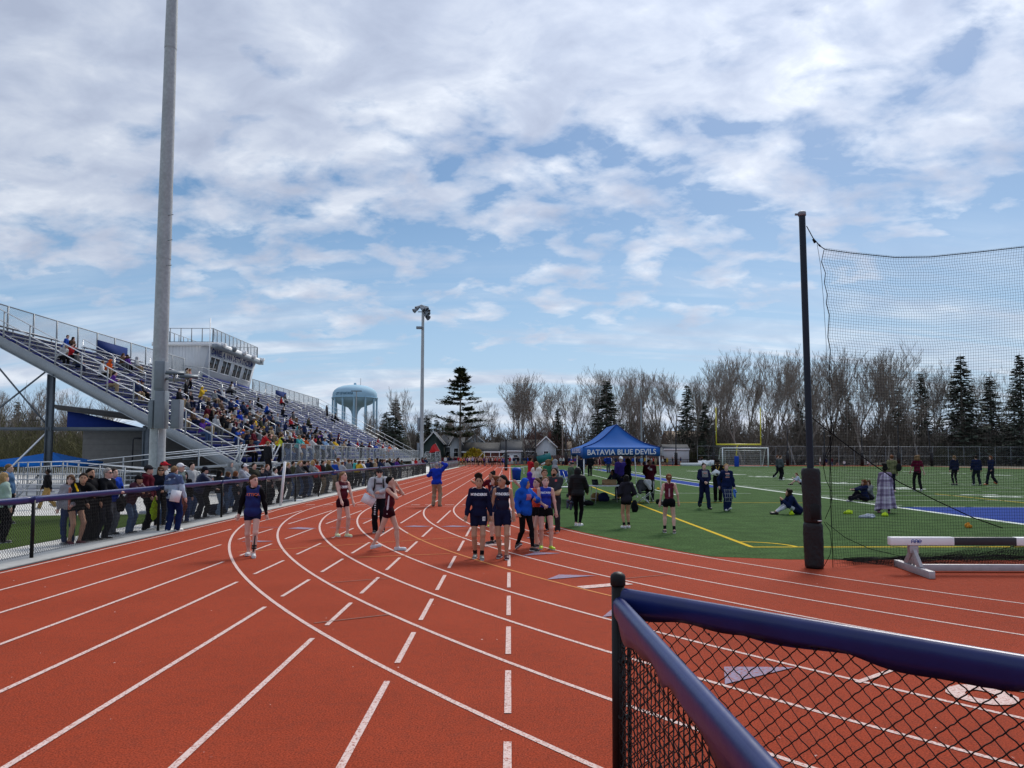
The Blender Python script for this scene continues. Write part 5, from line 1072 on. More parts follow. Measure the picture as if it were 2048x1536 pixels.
def person_meshes(pose, o, vox=.016, near=False, seed=0):
    """returns list of (part name, mesh, material, colour key)"""
    b = o.get('b', 'f'); fat = o.get('fat', 1.0); J = skel(pose, b); R, RH, H = J['R'], J['RH'], J['head']; out = []; vb = vox*(1.25 if vox >= .02 and o.get('bot', 'pants') in ('pants', 'leggings') else 1); vt = vox*(1.2 if vox >= .02 else 1)
    # body
    pr = torso(J, b, 0, fat)+headp(J)+[('c', J['neck']-R@V3(0,0,.05), H+RH@V3(0,.012,-.05), .052, .046)]
    if near: pr += [('c', H+RH@V3(0,-.088,.012), H+RH@V3(0,-.104,-.022), .009, .014), ('e', H+RH@V3(.076,.008,-.005), (.010,.018,.028), RH), ('e', H+RH@V3(-.076,.008,-.005), (.010,.018,.028), RH), ('e', H+RH@V3(0,-.080,-.055), (.024,.016,.012), RH), ('e', H+RH@V3(0,-.074,-.093), (.024,.022,.018), RH)]
    if b == 'f' and near: pr += [('e', J['chest']+R@V3(s*.062,-.075,.0), (.052,.045,.052), R) for s in (1,-1)]
    for q in 'LR':
        pr += arm(J, q)+limb(J, q); d = J['wr'+q]-J['el'+q]; d /= np.linalg.norm(d); pr += [('c', J['wr'+q], J['wr'+q]+d*.07, .026, .034), ('c', J['heel'+q], J['toe'+q], .032, .028), ('c', J['an'+q], J['heel'+q], .036, .034)]
        if vox > .02: pr += [('c', J['wr'+q]+d*.06, J['wr'+q]+d*.15, .032, .018)]
    V, F = sdf_eval(pr, vb, .035); mb = quads_mb(V, F)
    if vox <= .02:
        for q in 'LR': A, B, r_ = hand_mesh(J, q, o.get('curl', .9)); mb.segs(A, B, r_, r_*.85, 6)
    out.append(('body', mb, 'skin', 'skin'))
    wr_ = o.get('wr', .0048 if vox < .025 else 0)
    # lower garment
    bt = o.get('bot', 'pants'); zax = R@V3(0,0,1)
    if bt:
        t = o.get('bt', {'pants': .026, 'leggings': .007, 'shorts': .014, 'short': .009, 'long_shorts': .03}[bt]); pr = [('e', J['pel']+R@V3(0,.01,0), tuple(np.array((.150,.11,.125))*fat+t), R)]
        for q in 'LR':
            if bt in ('shorts', 'short', 'long_shorts'):
                fr = {'short': .22, 'shorts': .42, 'long_shorts': .92}[bt]; kk = J['hip'+q]+(J['kn'+q]-J['hip'+q])*fr; pr.append(('c', J['hip'+q], kk, .085+t, .080+t*1.2-.02*fr))
            else: pr += limb(J, q, t)+([('c', J['an'+q]+V3(0,0,.10), J['an'+q]+V3(0,0,.0), .046+t*.9, .048+t)] if bt == 'pants' else [])
        wp = J['pel']+R@V3(0,0,.10); cuts = [(wp, zax)] if max((J['knL']-wp)@zax, (J['knR']-wp)@zax) < -.16 else []
        out.append(('trousers' if bt in ('pants', 'leggings') else 'shorts', quads_mb(*sdf_eval(pr, vt, .03 if bt != 'leggings' else .02, cuts, wr=wr_*(1.2 if bt == 'pants' else .3), seed=seed+1)), 'cloth', 'botc'))
    # upper garment
    tp_ = o.get('top', 'long'); t = {'tank': .010, 'tee': .016, 'long': .018, 'jacket': .030, 'hoodie': .034, 'puffer': .048, 'slim': .013}[tp_]
    pr = torso(J, b, t, fat); hem = o.get('hem', -.07 if tp_ != 'tank' else -.03)
    if tp_ not in ('tank', 'slim'): pr += [('e', J['pel']+R@V3(0,0,.02), tuple(np.array((.150,.115,.13))*fat+t+.004), R)]
    if b == 'f' and near: pr += [('e', J['chest']+R@V3(s*.062,-.075,.0), (.054+t*.5,.047+t*.6,.054+t*.5), R) for s in (1,-1)]
    cuts = [(J['pel']+R@V3(0,0,hem), -zax)]; subs = [('e', J['neck']+R@V3(0,-.035,.075), (.070,.080,.075), R)]
    if tp_ == 'tank':
        for s, q in ((1,'L'), (-1,'R')): subs.append(('e', J['sh'+q]+R@V3(s*.055,-.005,-.02), (.078,.16,.125), R))
    else:
        for q in 'LR':
            if tp_ == 'tee': m_ = J['sh'+q]+(J['el'+q]-J['sh'+q])*.75; pr.append(('c', J['sh'+q], m_, .052+t, .050+t))
            else:
                w2 = J['el'+q]+(J['wr'+q]-J['el'+q])*o.get('slv', .97); pr += [('c', J['sh'+q], J['el'+q], .048+t, .040+t), ('c', J['el'+q], w2, .040+t, .026+t*.75)]
    if tp_ == 'hoodie' and o.get('hood') != 'up': pr.append(('e', J['neck']+R@V3(0,.075,.015), (.105,.06,.055), R))
    if o.get('hood') == 'up':
        pr += [('e', H+RH@V3(0,.022,.020), (.104,.118,.122), RH), ('c', J['neck']+R@V3(0,.03,.0), H+RH@V3(0,.03,-.05), .085, .09)]; subs = [('e', H+RH@V3(0,-.10,-.008), (.066,.10,.085), RH)]
    pf_ = 0
    if tp_ == 'puffer':
        V, F = sdf_eval(pr, vox, .035, cuts, subs); ax_ = (V-J['pel'])@zax; nrm_ = V-(J['pel']+np.outer(ax_, zax)); nl = np.linalg.norm(nrm_, axis=1, keepdims=True)+1e-6; V = V+nrm_/nl*(.010*np.abs(np.sin(ax_*math.pi/.075))[:,None]-.006)
    else: V, F = sdf_eval(pr, vox, .035 if tp_ != 'tank' else .02, cuts, subs, wr=wr_*(1.5 if tp_ in ('hoodie','jacket') else (1.0 if tp_ != 'tank' else .5)), seed=seed)
    out.append(({'tank': 'singlet', 'tee': 'shirt', 'long': 'top', 'slim': 'top', 'jacket': 'jacket', 'hoodie': 'hoodie', 'puffer': 'padded_jacket'}[tp_], quads_mb(V, F), 'sheen_cloth' if tp_ in ('puffer', 'tank') else 'cloth', 'topc'))
    # footwear
    for q in 'LR':
        RF = J['RF'+q]; bz = min(J['toe'+q][2], J['heel'+q][2])-.028
        pr = [('c', J['heel'+q]+V3(0,0,.004), J['toe'+q]+RF@V3(0,-.01,.002), .042, .036), ('e', J['toe'+q]+RF@V3(0,.02,.004), (.046,.075,.036), RF), ('c', J['an'+q]+V3(0,0,-.005), J['heel'+q]+RF@V3(0,-.03,.01), .046, .044)]
        V, F = sdf_eval(pr, min(vox, .02) if vox < .028 else .027, .02, [(J['an'+q]+RF@V3(0,0,.022), RF@V3(0,0,1)), (J['an'+q]+RF@V3(0,0,-.088), RF@V3(0,0,-1))]); out.append(('shoe', quads_mb(V, F), 'shoe_mat', 'shoe'))
        if near: out.append(('sole', quads_mb(*sdf_eval([('c', J['heel'+q]+RF@V3(0,0,-.022), J['toe'+q]+RF@V3(0,-.015,-.018), .045, .040)], .014, .01, [(J['an'+q]+RF@V3(0,0,-.060), RF@V3(0,0,1)), (J['an'+q]+RF@V3(0,0,-.090), RF@V3(0,0,-1))])), 'shoe_mat', 'sole'))
        if o.get('sock') is not None: out.append(('sock', quads_mb(*sdf_eval([('c', J['an'+q], J['an'+q]+(J['kn'+q]-J['an'+q])*o.get('sockh', .22), .043, .046)], min(vox, .018), .01)), 'cloth', 'sock'))
    # hair and headgear
    hs = o.get('hair', 'short'); hv = min(vox, .016) if vox < .02 else .022; fc = (H+RH@V3(0,-.050,.066), RH@V3(0,-.80,-.60)); n_ = 'hair'
    def hp_(*pp): return [('e', H+RH@V3(0,.020,.032), (.090,.104,.104), RH)]+list(pp)
    if hs in ('short', 'pony', 'bun', 'long', 'puff', 'tail', 'curly', 'cap', 'beanie', 'lowbun') and o.get('hood') != 'up':
        ex = []
        c_ = lambda a, b_, ra, rb_: ('c', H+RH@V3(*a), H+RH@V3(*b_), ra, rb_)
        if hs == 'pony': ex = [c_((0,.10,.05), (0,.15,.0), .03, .034), c_((0,.15,.0), (0,.15,-.20), .036, .016)]
        if hs == 'tail': ex = [c_((0,.095,.0), (.01,.12,-.08), .032, .034), c_((.01,.12,-.08), (.02,.115,-.26), .034, .012)]
        if hs == 'bun': ex = [('e', H+RH@V3(0,.075,.115), (.045,.045,.045), RH)]
        if hs == 'lowbun': ex = [('e', H+RH@V3(.035,.115,-.045), (.058,.058,.055), RH), c_((0,.08,.0), (.03,.11,-.04), .05, .05)]
        if hs == 'puff': ex = [('e', H+RH@V3(0,.03,.145), (.092,.085,.068), RH)]
        if hs == 'long': ex = [c_((.06,.035,-.02), (.085,.03,-.20), .045, .030), c_((-.06,.035,-.02), (-.085,.03,-.20), .045, .030), c_((0,.075,-.02), (0,.095,-.24), .065, .04)]
        if hs == 'curly': ex = [('e', H+RH@V3(s*.06,.03,z), (.075,.085,.08), RH) for s in (1,-1) for z in (.05,-.06)]+[('e', H+RH@V3(0,.06,-.06), (.1,.08,.1), RH)]
        pr = hp_(*ex); V, F = sdf_eval(pr, hv, .02, [fc] if hs not in ('long', 'curly') else [], [('e', H+RH@V3(0,-.10,-.035), (.062,.09,.098), RH)] if hs in ('long', 'curly') else [('e', H+RH@V3(0,-.05,-.10), (.10,.08,.085), RH)], wr=.005 if hs != 'puff' and hs != 'curly' else .010, seed=seed); out.append(('hair', quads_mb(V, F), 'hair', 'hairc'))
    if hs in ('cap', 'beanie'):
        ex = [('e', H+RH@V3(0,.012,.040), (.092,.108,.098), RH)]; cuts = [(H+RH@V3(0,-.02,.022), RH@V3(0,-.25,-1)/1.03)]
        V, F = sdf_eval(ex+([('e', H+RH@V3(0,-.125,.048), (.062,.062,.010), RH@rotx(14))] if hs == 'cap' else [('c', H+RH@V3(0,.01,.135), H+RH@V3(0,.01,.15), .02, .022)]), hv*.8, .006, cuts if hs == 'beanie' else [(H+RH@V3(0,.05,.020), RH@V3(0,.1,-1))]); out.append(('cap' if hs == 'cap' else 'beanie', quads_mb(V, F), 'cloth', 'hatc'))
    if near and o.get('facing', True):
        f = MB(); e_ = MB()
        for s in (1, -1):
            c = H+RH@V3(s*.030,-.083,.018); f.ball(c, (.0125,.008,.0065), 8, 5); c = H+RH@V3(s*.031,-.086,.038); f.box(c, (.032,.012,.007), mat=Matrix(RH.tolist()).to_4x4())
        out.append(('eyes', f, 'hair', 'eye')); m_ = MB(); m_.ball(H+RH@V3(0,-.0905,-.052), (.021,.010,.0065), 10, 5); out.append(('mouth', m_, 'skin', 'lip'))
    if o.get('shades'):
        f = MB(); mr = Matrix(RH.tolist()).to_4x4()
        for s in (1, -1): f.box(H+RH@V3(s*.034,-.092,.018), (.050,.018,.032), mat=mr)
        f.box(H+RH@V3(0,-.094,.024), (.13,.008,.008), mat=mr)
        for s in (1, -1): f.box(H+RH@V3(s*.078,-.035,.02), (.006,.11,.008), mat=mr)
        out.append(('sunglasses', f, 'paint_obj', 'black'))
    if o.get('beard'): out.append(('beard', quads_mb(*sdf_eval([('e', H+RH@V3(0,-.030,-.060), (.062,.069,.066), RH)], .012, .01, [(H+RH@V3(0,0,-.035), RH@V3(0,-.1,1))], [('e', H+RH@V3(0,-.092,-.050), (.018,.02,.010), RH)])), 'hair', 'hairc'))
    return out, J
SKINS = dict(fair=(.58,.36,.28), pink=(.62,.38,.31), tan=(.43,.24,.155), brown=(.22,.11,.07), dark=(.085,.046,.032))
HAIRS = dict(brown=(.085,.042,.022), dark=(.018,.011,.008), black=(.008,.007,.007), blonde=(.34,.22,.10), auburn=(.15,.055,.024), grey=(.30,.28,.26), sandy=(.20,.12,.06))
PCOUNT = [0]
def put_person(parts, loc, rz, s, cols, label, group=None, cat='person'):
    """first part (body) is the thing, the others its children"""
    o = None
    for i, (nm, me, mt, key) in enumerate(parts):
        if isinstance(me, MB): me = me.mesh(nm if i else 'person', mt, True)
        ob = link('person' if i == 0 else nm, me, o if i else None, color=cols.get(key, (.02,.02,.02)))
        if i == 0: o = ob
    o.location = loc; o.rotation_euler = (0, 0, math.radians(rz)); o.scale = (s,)*3; tag(o, label, cat, group); PCOUNT[0] += 1; return o
def cols_of(o):
    return dict(skin=SKINS[o.get('skin', 'fair')], hairc=HAIRS[o.get('hairc', 'brown')], topc=o.get('topc', (.02,.02,.03)), botc=o.get('botc', (.012,.012,.018)), shoe=o.get('shoe', (.05,.05,.05)), sock=o.get('sock') or (.01,.01,.01), hatc=o.get('hatc', (.02,.02,.02)), eye=(.02,.012,.01), lip=tuple(c*f for c, f in zip(SKINS[o.get('skin', 'fair')], (.75,.5,.5))), black=(.006,.006,.006), sole=o.get('sole', (.55,.55,.55)))
def person(px, feet, top, rz, pose, o, label, vox=None, group=None, dh=0.0, gz=0.0, hsc=None):
    """someone standing on the ground whose feet and head top sit at those pixels"""
    p = G(px, feet, gz); Y = p.y; near = Y < 24; vox = vox or (.0160 if Y < 17.5 else (.021 if Y < 34 else .030))
    parts, J = person_meshes(pose, o, vox, near, PCOUNT[0])
    hr = {'puff': .10, 'bun': .04, 'beanie': .03, 'cap': .015}.get(o.get('hair'), .012); tz = J['head'][2]+.115+hr
    s = hsc if hsc else max(.80, min(1.22, (at(px, top, Y).z-gz)/tz))
    return put_person(parts, p, rz, s, cols_of(o), label, group), J, s
def chest_text(po, J, txt, size, up, back=False, color=(.8,.8,.82), sx=1.0, bold=.02, dx=0.0, part=1, rot=0.0, leg=None):
    """lettering laid on a garment by casting it onto the cloth"""
    tops = [c for c in CH[po.name] if c.name.split('.')[0] in ('singlet','shirt','top','jacket','hoodie','padded_jacket')] if leg is None else [c for c in CH[po.name] if c.name.split('.')[0] in ('trousers','shorts')]
    g = tops[0]; me = g.data; bv = BVHTree.FromPolygons([v.co for v in me.vertices], [p.vertices for p in me.polygons]); R = J['R']; sg = -1 if not back else 1
    V, F = text_mesh(txt, size, bold, sx=sx) if isinstance(txt, str) else txt
    if rot: a = math.radians(rot); V = np.c_[V[:,0]*math.cos(a)-V[:,1]*math.sin(a), V[:,0]*math.sin(a)+V[:,1]*math.cos(a), V[:,2]]
    fw_ = R@V3(0, sg, 0); rt = R@V3(1 if not back else -1, 0, 0); upv_ = R@V3(0,0,1)
    o_ = J['chest'] if leg is None else leg
    if leg is not None: fw_ = V3(0,-1,0); rt = V3(1,0,0); upv_ = V3(0,0,1)
    P = []
    for v in V:
        q = o_+rt*(v[0]+dx)+upv_*(v[1]+up)+fw_*.5; h = bv.ray_cast(Vector(q), Vector(-fw_)); p = np.array(h[0]) if h[0] is not None else q-fw_*.40; P.append(p+fw_*.005)
    mb = MB(); mb.add(np.array(P), F); return mb.build('lettering', 'paint_obj', g, color=color)
def block_mesh(w_, h_, n=4):
    xs_ = np.linspace(-w_/2, w_/2, n+1); ys_ = np.linspace(-h_/2, h_/2, n+1); V = np.array([(x, y, 0) for y in ys_ for x in xs_]); return V, [[j*(n+1)+i, j*(n+1)+i+1, (j+1)*(n+1)+i+1, (j+1)*(n+1)+i] for j in range(n) for i in range(n)]
# ================================================================= PEOPLE ON THE TRACK
NAVY=(.010,.013,.045); MAROON=(.085,.008,.018); ROYAL=(.010,.055,.36); BLACK=(.008,.008,.010); GREY=(.30,.31,.33); WHITE=(.70,.70,.70); LIME=(.45,.62,.03); JEANS=(.05,.085,.16)
a1 = person(503,1113,950, 14, dict(WALK, head=(42,2), Lf=(.05,-.16,.085), Rf=(-.07,.14,.085), Rp=-6, Lh=(.29,-.02,.86), Rh=(-.29,.04,.84)), dict(top='slim', topc=BLACK, bot='short', botc=NAVY, hair='tail', hairc='brown', skin='pink', shoe=(.55,.55,.55)), 'girl in navy singlet over black sleeves, orange lettering, walking alone on the outer lanes')
def overlay_singlet(a, o, topc, name='singlet'):
    po, J, s = a; b = o.get('b', 'f'); R = J['R']; zax = R@V3(0,0,1); pr = torso(J, b, .034)+[('e', J['chest']+R@V3(q*.062,-.075,.0), (.066,.060,.066), R) for q in (1,-1)]+[('e', J['pel']+R@V3(0,0,.02), (.176,.14,.15), R)]
    subs = [('e', J['neck']+R@V3(0,-.045,.055), (.085,.12,.095), R)]+[('e', J['sh'+q]+R@V3(sg*.05,-.005,-.02), (.085,.22,.14), R) for sg, q in ((1,'L'), (-1,'R'))]
    V, F = sdf_eval(pr, .0125, .025, [(J['pel']+R@V3(0,0,-.09), -zax)], subs, wr=.004, seed=4); g = quads_mb(V, F).build(name, 'sheen_cloth', po, True, color=topc); CH[po.name].remove(g); CH[po.name].insert(0, g); return g
overlay_singlet(a1, {}, (.012,.022,.12)); chest_text(a1[0], a1[1], 'ATTICA', .078, .03, color=(.62,.12,.05), bold=.03)
lb = MB(); J = a1[1]; k_, n_ = J['knL'], J['anL']; lb.tube([k_+V3(0,-.055,-.05), n_+V3(0,-.05,.04)], .014, 6)
for f in (.62, .74): c = k_+(n_-k_)*f; lb.lathe([(.052,-.018), (.054,.018)], c, 14)
lb.build('leg_tape', 'paint_obj', a1[0], color=BLACK)
a2 = person(684,1073,943, 38, dict(head=(30,0), Lh=(.20,-.22,.90), Rh=(-.16,-.30,.88), Lf=(.10,-.10,.08), Rf=(-.10,.10,.08), Ly=10, Ry=-6), dict(top='tank', topc=MAROON, bot='short', botc=(.03,.006,.012), hair='tail', hairc='sandy', skin='pink', shoe=(.70,.74,.42), hem=-.10), 'girl in maroon singlet and short shorts with pale yellow shoes, looking right')
chest_text(a2[0], a2[1], block_mesh(.20,.055), 1, .04, color=(.60,.58,.60)); chest_text(a2[0], a2[1], block_mesh(.17,.012), 1, .0, color=(.45,.30,.32))
a3 = person(757,1065,935, 8, dict(Lh=(.02,-.26,1.10), Rh=(-.16,-.28,1.02), elbow=(.8,.3,-.5), head=(6,4)), dict(b='m', top='hoodie', topc=(.42,.43,.46), bot='pants', botc=(.010,.010,.014), hair='beanie', hairc='dark', hatc=(.03,.03,.035), shades=True, shoe=(.02,.02,.025), hem=-.02), 'man in light grey sweatshirt, dark beanie and sunglasses holding white papers')
chest_text(a3[0], a3[1], block_mesh(.17,.05), 1, .03, color=(.06,.06,.07)); J = a3[1]
for i in range(7): q = J['hipR']+(J['knR']-J['hipR'])*(.12+.14*i); chest_text(a3[0], J, block_mesh(.042,.032,2), 1, 0, color=(.62,.62,.64), leg=q)
bs = MB()
for s in (1, -1): bs.tube([J['R']@V3(s*.115,.10,.50)+J['pel'], J['R']@V3(s*.11,-.02,.56)+J['pel'], J['R']@V3(s*.11,-.13,.45)+J['pel'], J['R']@V3(s*.12,-.155,.30)+J['pel'], J['R']@V3(s*.15,-.06,.18)+J['pel']], .020, 6)
bs.build('backpack_strap', 'paint_obj', a3[0], True, color=BLACK)
pp = a3[0].location; P3 = G(757,1065); c = at(737, 1000, P3.y-.25); sh_ = MB().box((0,0,0), (.34,.012,.24), rz=.3, mat=Matrix.Rotation(.5, 4, 'Y')).build('paper_sheet', 'print_white', loc=c); tag(sh_, 'white paper sheets held under the arm of the man in the dark beanie', 'paper')
a4 = person(777,1101,952, 80, dict(Lf=(.06,-.20,.085), Rf=(-.06,.36,.12), Rp=-14, Lh=(.05,-.18,1.50), Rh=(-.04,-.14,1.42), elbow=(.5,-.4,-.9), head=(6,-6), lean=3), dict(top='tank', topc=MAROON, bot='short', botc=(.03,.006,.012), hair='short', hairc='black', skin='fair', shoe=(.60,.63,.68), hem=-.10), 'girl in maroon singlet striding right with both hands up at her face and white spikes')
stp = MB(); J = a4[1]; R = J['R']
V, F = sdf_eval([('c', J['pel']+R@V3(-.155,-.01,-.07), J['pel']+R@V3(-.125,-.02,.33), .026, .018)], .012, .01); quads_mb(V, F).build('side_stripe', 'paint_obj', a4[0], True, color=(.6,.58,.62))
a5 = person(873,1013,925, 170, dict(Rh=(-.16,-.12,1.70), Lh=(.20,-.26,1.28), Relbow=(.9,.3,-.3), head=(0,10), Lf=(.13,0,.08), Rf=(-.13,.03,.08)), dict(b='m', fat=1.12, top='jacket', topc=(.010,.035,.36), bot='pants', botc=(.30,.22,.15), hair='cap', hatc=(.012,.04,.30), hairc='grey', shoe=(.08,.07,.06)), 'official in bright blue jacket and tan trousers seen from behind, raising a red flag')
P5 = G(873,1013); fl_ = empty('red_flag', at(883, 918, P5.y), 'red flag held up on a short stick by the official in blue', 'flag')
A_, B_, C_, D_ = [at(x, y, P5.y)-Vector(fl_.location) for x, y in ((858,906), (863,893), (871,886), (880,902))]
g = MB(); n = 8; V = []
for j in range(n+1):
    for i in range(n+1):
        u, v = i/n, j/n; p = A_.lerp(D_, u).lerp(B_.lerp(C_, u), v); p.y += .06*math.sin(u*7+v*2); V.append(tuple(p))
g.add(V, [[j*(n+1)+i, j*(n+1)+i+1, (j+1)*(n+1)+i+1, (j+1)*(n+1)+i] for j in range(n) for i in range(n)]); g.build('flag_cloth', 'paint_obj', fl_, True, color=(.50,.015,.02))
g = MB(); g.tube([at(884,928,P5.y)-Vector(fl_.location), D_, C_], .012, 6); g.build('stick', 'bark', fl_)
a6 = person(957,1117,944, 2, dict(Lh=(.27,-.06,.84), Rh=(-.27,-.10,.84), Lf=(.07,-.16,.085), Rf=(-.07,.06,.085), Ly=4, Ry=-6), dict(top='long', topc=(.010,.012,.038), bot='shorts', botc=(.010,.012,.034), hair='puff', hairc='dark', skin='tan', shoe=(.18,.20,.19), sock=(.01,.01,.012), sockh=.2, hem=-.05, fat=1.04), 'girl in long sleeved navy team top with a puff of hair, walking toward the viewer')
chest_text(a6[0], a6[1], 'MYNDERSE', .072, .06, bold=.04, sx=.95); chest_text(a6[0], a6[1], block_mesh(.06,.085,2), 1, 0, color=(.66,.66,.66), leg=a6[1]['hipL']+V3(.02,0,-.06)); chest_text(a6[0], a6[1], '12', .05, 0, color=(.02,.02,.02), leg=a6[1]['hipL']+V3(.02,-.004,-.06), bold=.03)
for s in (1, -1): sd_ = MB(); c = a6[1]['pel']+a6[1]['R']@V3(s*.115,-.02,.548); sd_.box(c, (.07,.10,.012), mat=Matrix.Rotation(s*.42, 4, 'Y')); sd_.build('shoulder_patch', 'paint_obj', a6[0], color=(.7,.7,.72))
a7 = person(1005,1117,950, -4, dict(Lh=(.24,-.08,.86), Rh=(-.27,-.02,.86), Lf=(.09,-.10,.085), Rf=(-.06,.10,.09), head=(-42,2)), dict(top='tank', topc=(.010,.012,.038), bot='shorts', botc=(.010,.012,.036), hair='lowbun', hairc='black', skin='tan', shoe=(.07,.02,.03), hem=-.05, fat=1.03), 'girl in sleeveless navy team singlet with dark low bun and glasses, head turned left')
chest_text(a7[0], a7[1], 'MYNDERSE', .072, .05, bold=.04, sx=.85)
gl = MB(); J = a7[1]
for s in (1, -1): gl.tube([J['head']+J['RH']@V3(s*.034+.027*math.cos(t), -.098, .016+.023*math.sin(t)) for t in np.linspace(0, 6.283, 11)], .003, 4)
gl.build('glasses', 'paint_obj', a7[0], color=(.3,.3,.3))
g = MB(); J = a7[1]
quads_mb(*sdf_eval([('c', J['hipL']+V3(.085,-.03,.08), J['hipL']+V3(.11,-.04,-.13), .016, .020)], .010, .01)).build('side_stripe', 'paint_obj', a7[0], True, color=(.7,.7,.72))
a8 = person(984,1054,941, 6, dict(Rh=(-.55,.05,1.36), Lh=(.24,-.02,.86), head=(-70,0), Relbow=(.3,.3,-.9), Lf=(.10,-.06,.08)), dict(top='tee', slv=.5, topc=MAROON, bot='short', botc=(.02,.006,.012), hair='bun', hairc='black', skin='tan', shoe=LIME), 'girl in maroon with dark bun behind the navy pair, arm stretched left')
chest_text(a8[0], a8[1], 'EEES', .085, .06, bold=.03, color=(.65,.62,.64))
quads_mb(*sdf_eval([('c', a8[1]['shR'], a8[1]['elR'], .062, .052)], .0125, .01)).build('sleeve', 'cloth', a8[0], True, color=BLACK)
a8b = person(990,1087,951, -60, dict(Lf=(.07,-.12,.085), Rf=(-.07,.15,.09)), dict(top='tank', topc=NAVY, bot='short', botc=NAVY, hair='curly', hairc='auburn', skin='fair', shoe=(.015,.015,.02), sock=(.01,.01,.012)), 'athlete with frizzy auburn hair mostly hidden behind the girl in glasses')
a9 = person(1050,1101,957, 40, dict(Lf=(.05,-.22,.085), Rf=(-.07,.22,.12), Rp=-30, Lh=(.12,-.22,1.22), Rh=(-.26,-.06,.92), Lelbow=(.9,.2,-.5), head=(18,4)), dict(top='hoodie', hood='up', topc=(.012,.085,.46), bot='leggings', botc=(.008,.008,.010), hair='none', hairc='dark', skin='tan', shoe=(.02,.02,.022), hem=-.10), 'girl in bright blue hoodie with hood up and black leggings, walking right')
chest_text(a9[0], a9[1], block_mesh(.15,.14), 1, .0, color=(.42,.14,.24)); chest_text(a9[0], a9[1], 'WARSAW', .055, .01, color=(.62,.30,.34), bold=.02) if False else None
a10 = person(1074,1094,956, -50, dict(Rh=(-.34,-.40,1.60), Lh=(.22,-.05,.88), Relbow=(.6,.2,-.8), Lf=(.08,-.08,.085), Rf=(-.08,.12,.085)), dict(top='tank', topc=(.55,.06,.03), bot='short', botc=BLACK, hair='tail', hairc='brown', skin='fair', shoe=(.02,.02,.022), curl=.15), 'athlete in orange singlet waving one raised hand behind the blue hooded girl')
a11 = person(1091,1098,953, 4, dict(Rh=(-.05,-.25,1.05), Lh=(.25,-.06,.86), Relbow=(.5,.5,-.9), Lf=(.12,-.10,.085), Rf=(-.10,.04,.085), head=(8,-6), Ly=16), dict(top='tank', topc=(.012,.035,.34), bot='short', botc=(.008,.008,.010), hair='tail', hairc='sandy', skin='pink', shoe=LIME, hem=-.02, curl=.3), 'girl in royal blue singlet and black shorts with lime yellow spikes, hand held out')
chest_text(a11[0], a11[1], 'BATAVIA', .066, .06, bold=.03, sx=.95)
a12 = person(1108,1065,935, -16, dict(Lh=(-.02,-.30,1.10), Rh=(-.18,-.28,1.06), elbow=(.8,.4,-.5), head=(-14,-12)), dict(b='m', top='jacket', topc=(.035,.037,.045), bot='pants', botc=(.032,.034,.04), hair='short', hairc='dark', skin='tan', beard=True, shoe=(.60,.10,.03)), 'bearded man in dark grey tracksuit reading a clipboard at the turf edge')
chest_text(a12[0], a12[1], block_mesh(.055,.055,2), 1, .10, color=(.55,.08,.08), dx=.08); P12 = G(1108,1065); cb = MB().box((0,0,0), (.24,.30,.02), rz=-.3, mat=Matrix.Rotation(.5, 4, 'X')).build('clipboard', 'cardboard', loc=at(1112, 984, P12.y-.30)); tag(cb, 'brown clipboard held by the bearded man in grey', 'clipboard')
a13 = person(1089,1060,938, 10, STAND, dict(b='m', top='jacket', topc=(.02,.02,.026), hair='short', hairc='brown', skin='tan'), 'short haired person in dark jacket close behind the bearded man')
a14 = person(1059,1030,944, 200, dict(head=(0,10)), dict(b='m', top='hoodie', topc=(.07,.015,.26), botc=(.015,.012,.03), hood='up', hair='none'), 'person in purple hooded jacket with back turned beyond the blue hoodie')
a15 = person(1111,1006,919, 100, POCK, dict(b='m', top='hoodie', hood='up', topc=(.26,.28,.31), botc=(.05,.03,.03), hair='none'), 'person in light grey hooded sweatshirt with hood up, side on')
a16 = person(1097,1000,919, 170, STAND, dict(top='jacket', topc=(.03,.17,.09), hair='curly', hairc='sandy'), 'person in green top with curly sandy hair near the white benches')
a17 = person(1073,1010,923, 150, dict(Rh=(-.10,-.25,1.25)), dict(top='jacket', topc=(.62,.60,.57), bot='pants', botc=BLACK, hair='long', hairc='sandy'), 'person in white jacket and black trousers near the white benches')
a18 = person(1061,985,914, 120, FOLD, dict(top='hoodie', topc=(.42,.02,.03), hair='short', hairc='dark', skin='tan'), 'person in red sweatshirt beside the blue bin')
a19 = person(1156,1052,935, 160, dict(Rh=(-.20,-.30,1.0), Lh=(.25,-.02,.86), Lf=(.06,0,.08), Rf=(-.06,.02,.08), head=(-20,0)), dict(top='puffer', hood='up', topc=(.010,.010,.012), bot='leggings', botc=(.008,.008,.010), hair='none', shoe=(.68,.68,.70), hem=-.04), 'person in black quilted puffer jacket with hood up and white shoes on the turf')
a20 = person(1143,1012,921, 100, STAND, dict(b='m', top='jacket', topc=(.06,.09,.065), hair='beanie', hairc='grey', hatc=(.36,.03,.05), skin='fair', fat=1.08), 'older person in striped bobble beanie and olive jacket by the blue chairs')
bb_ = MB(); J = a20[1]
for z, c in ((.035, 0),): bb_.lathe([(.096, -.03), (.105, -.01), (.104, .03), (.096, .05)], J['head']+V3(0,.01,.035), 16)
bb_.build('hat_band', 'paint_obj', a20[0], color=(.012,.012,.02)); MB().ball(J['head']+V3(0,.01,.165), .045, 8, 6).build('bobble', 'cloth', a20[0], color=(.06,.06,.30))
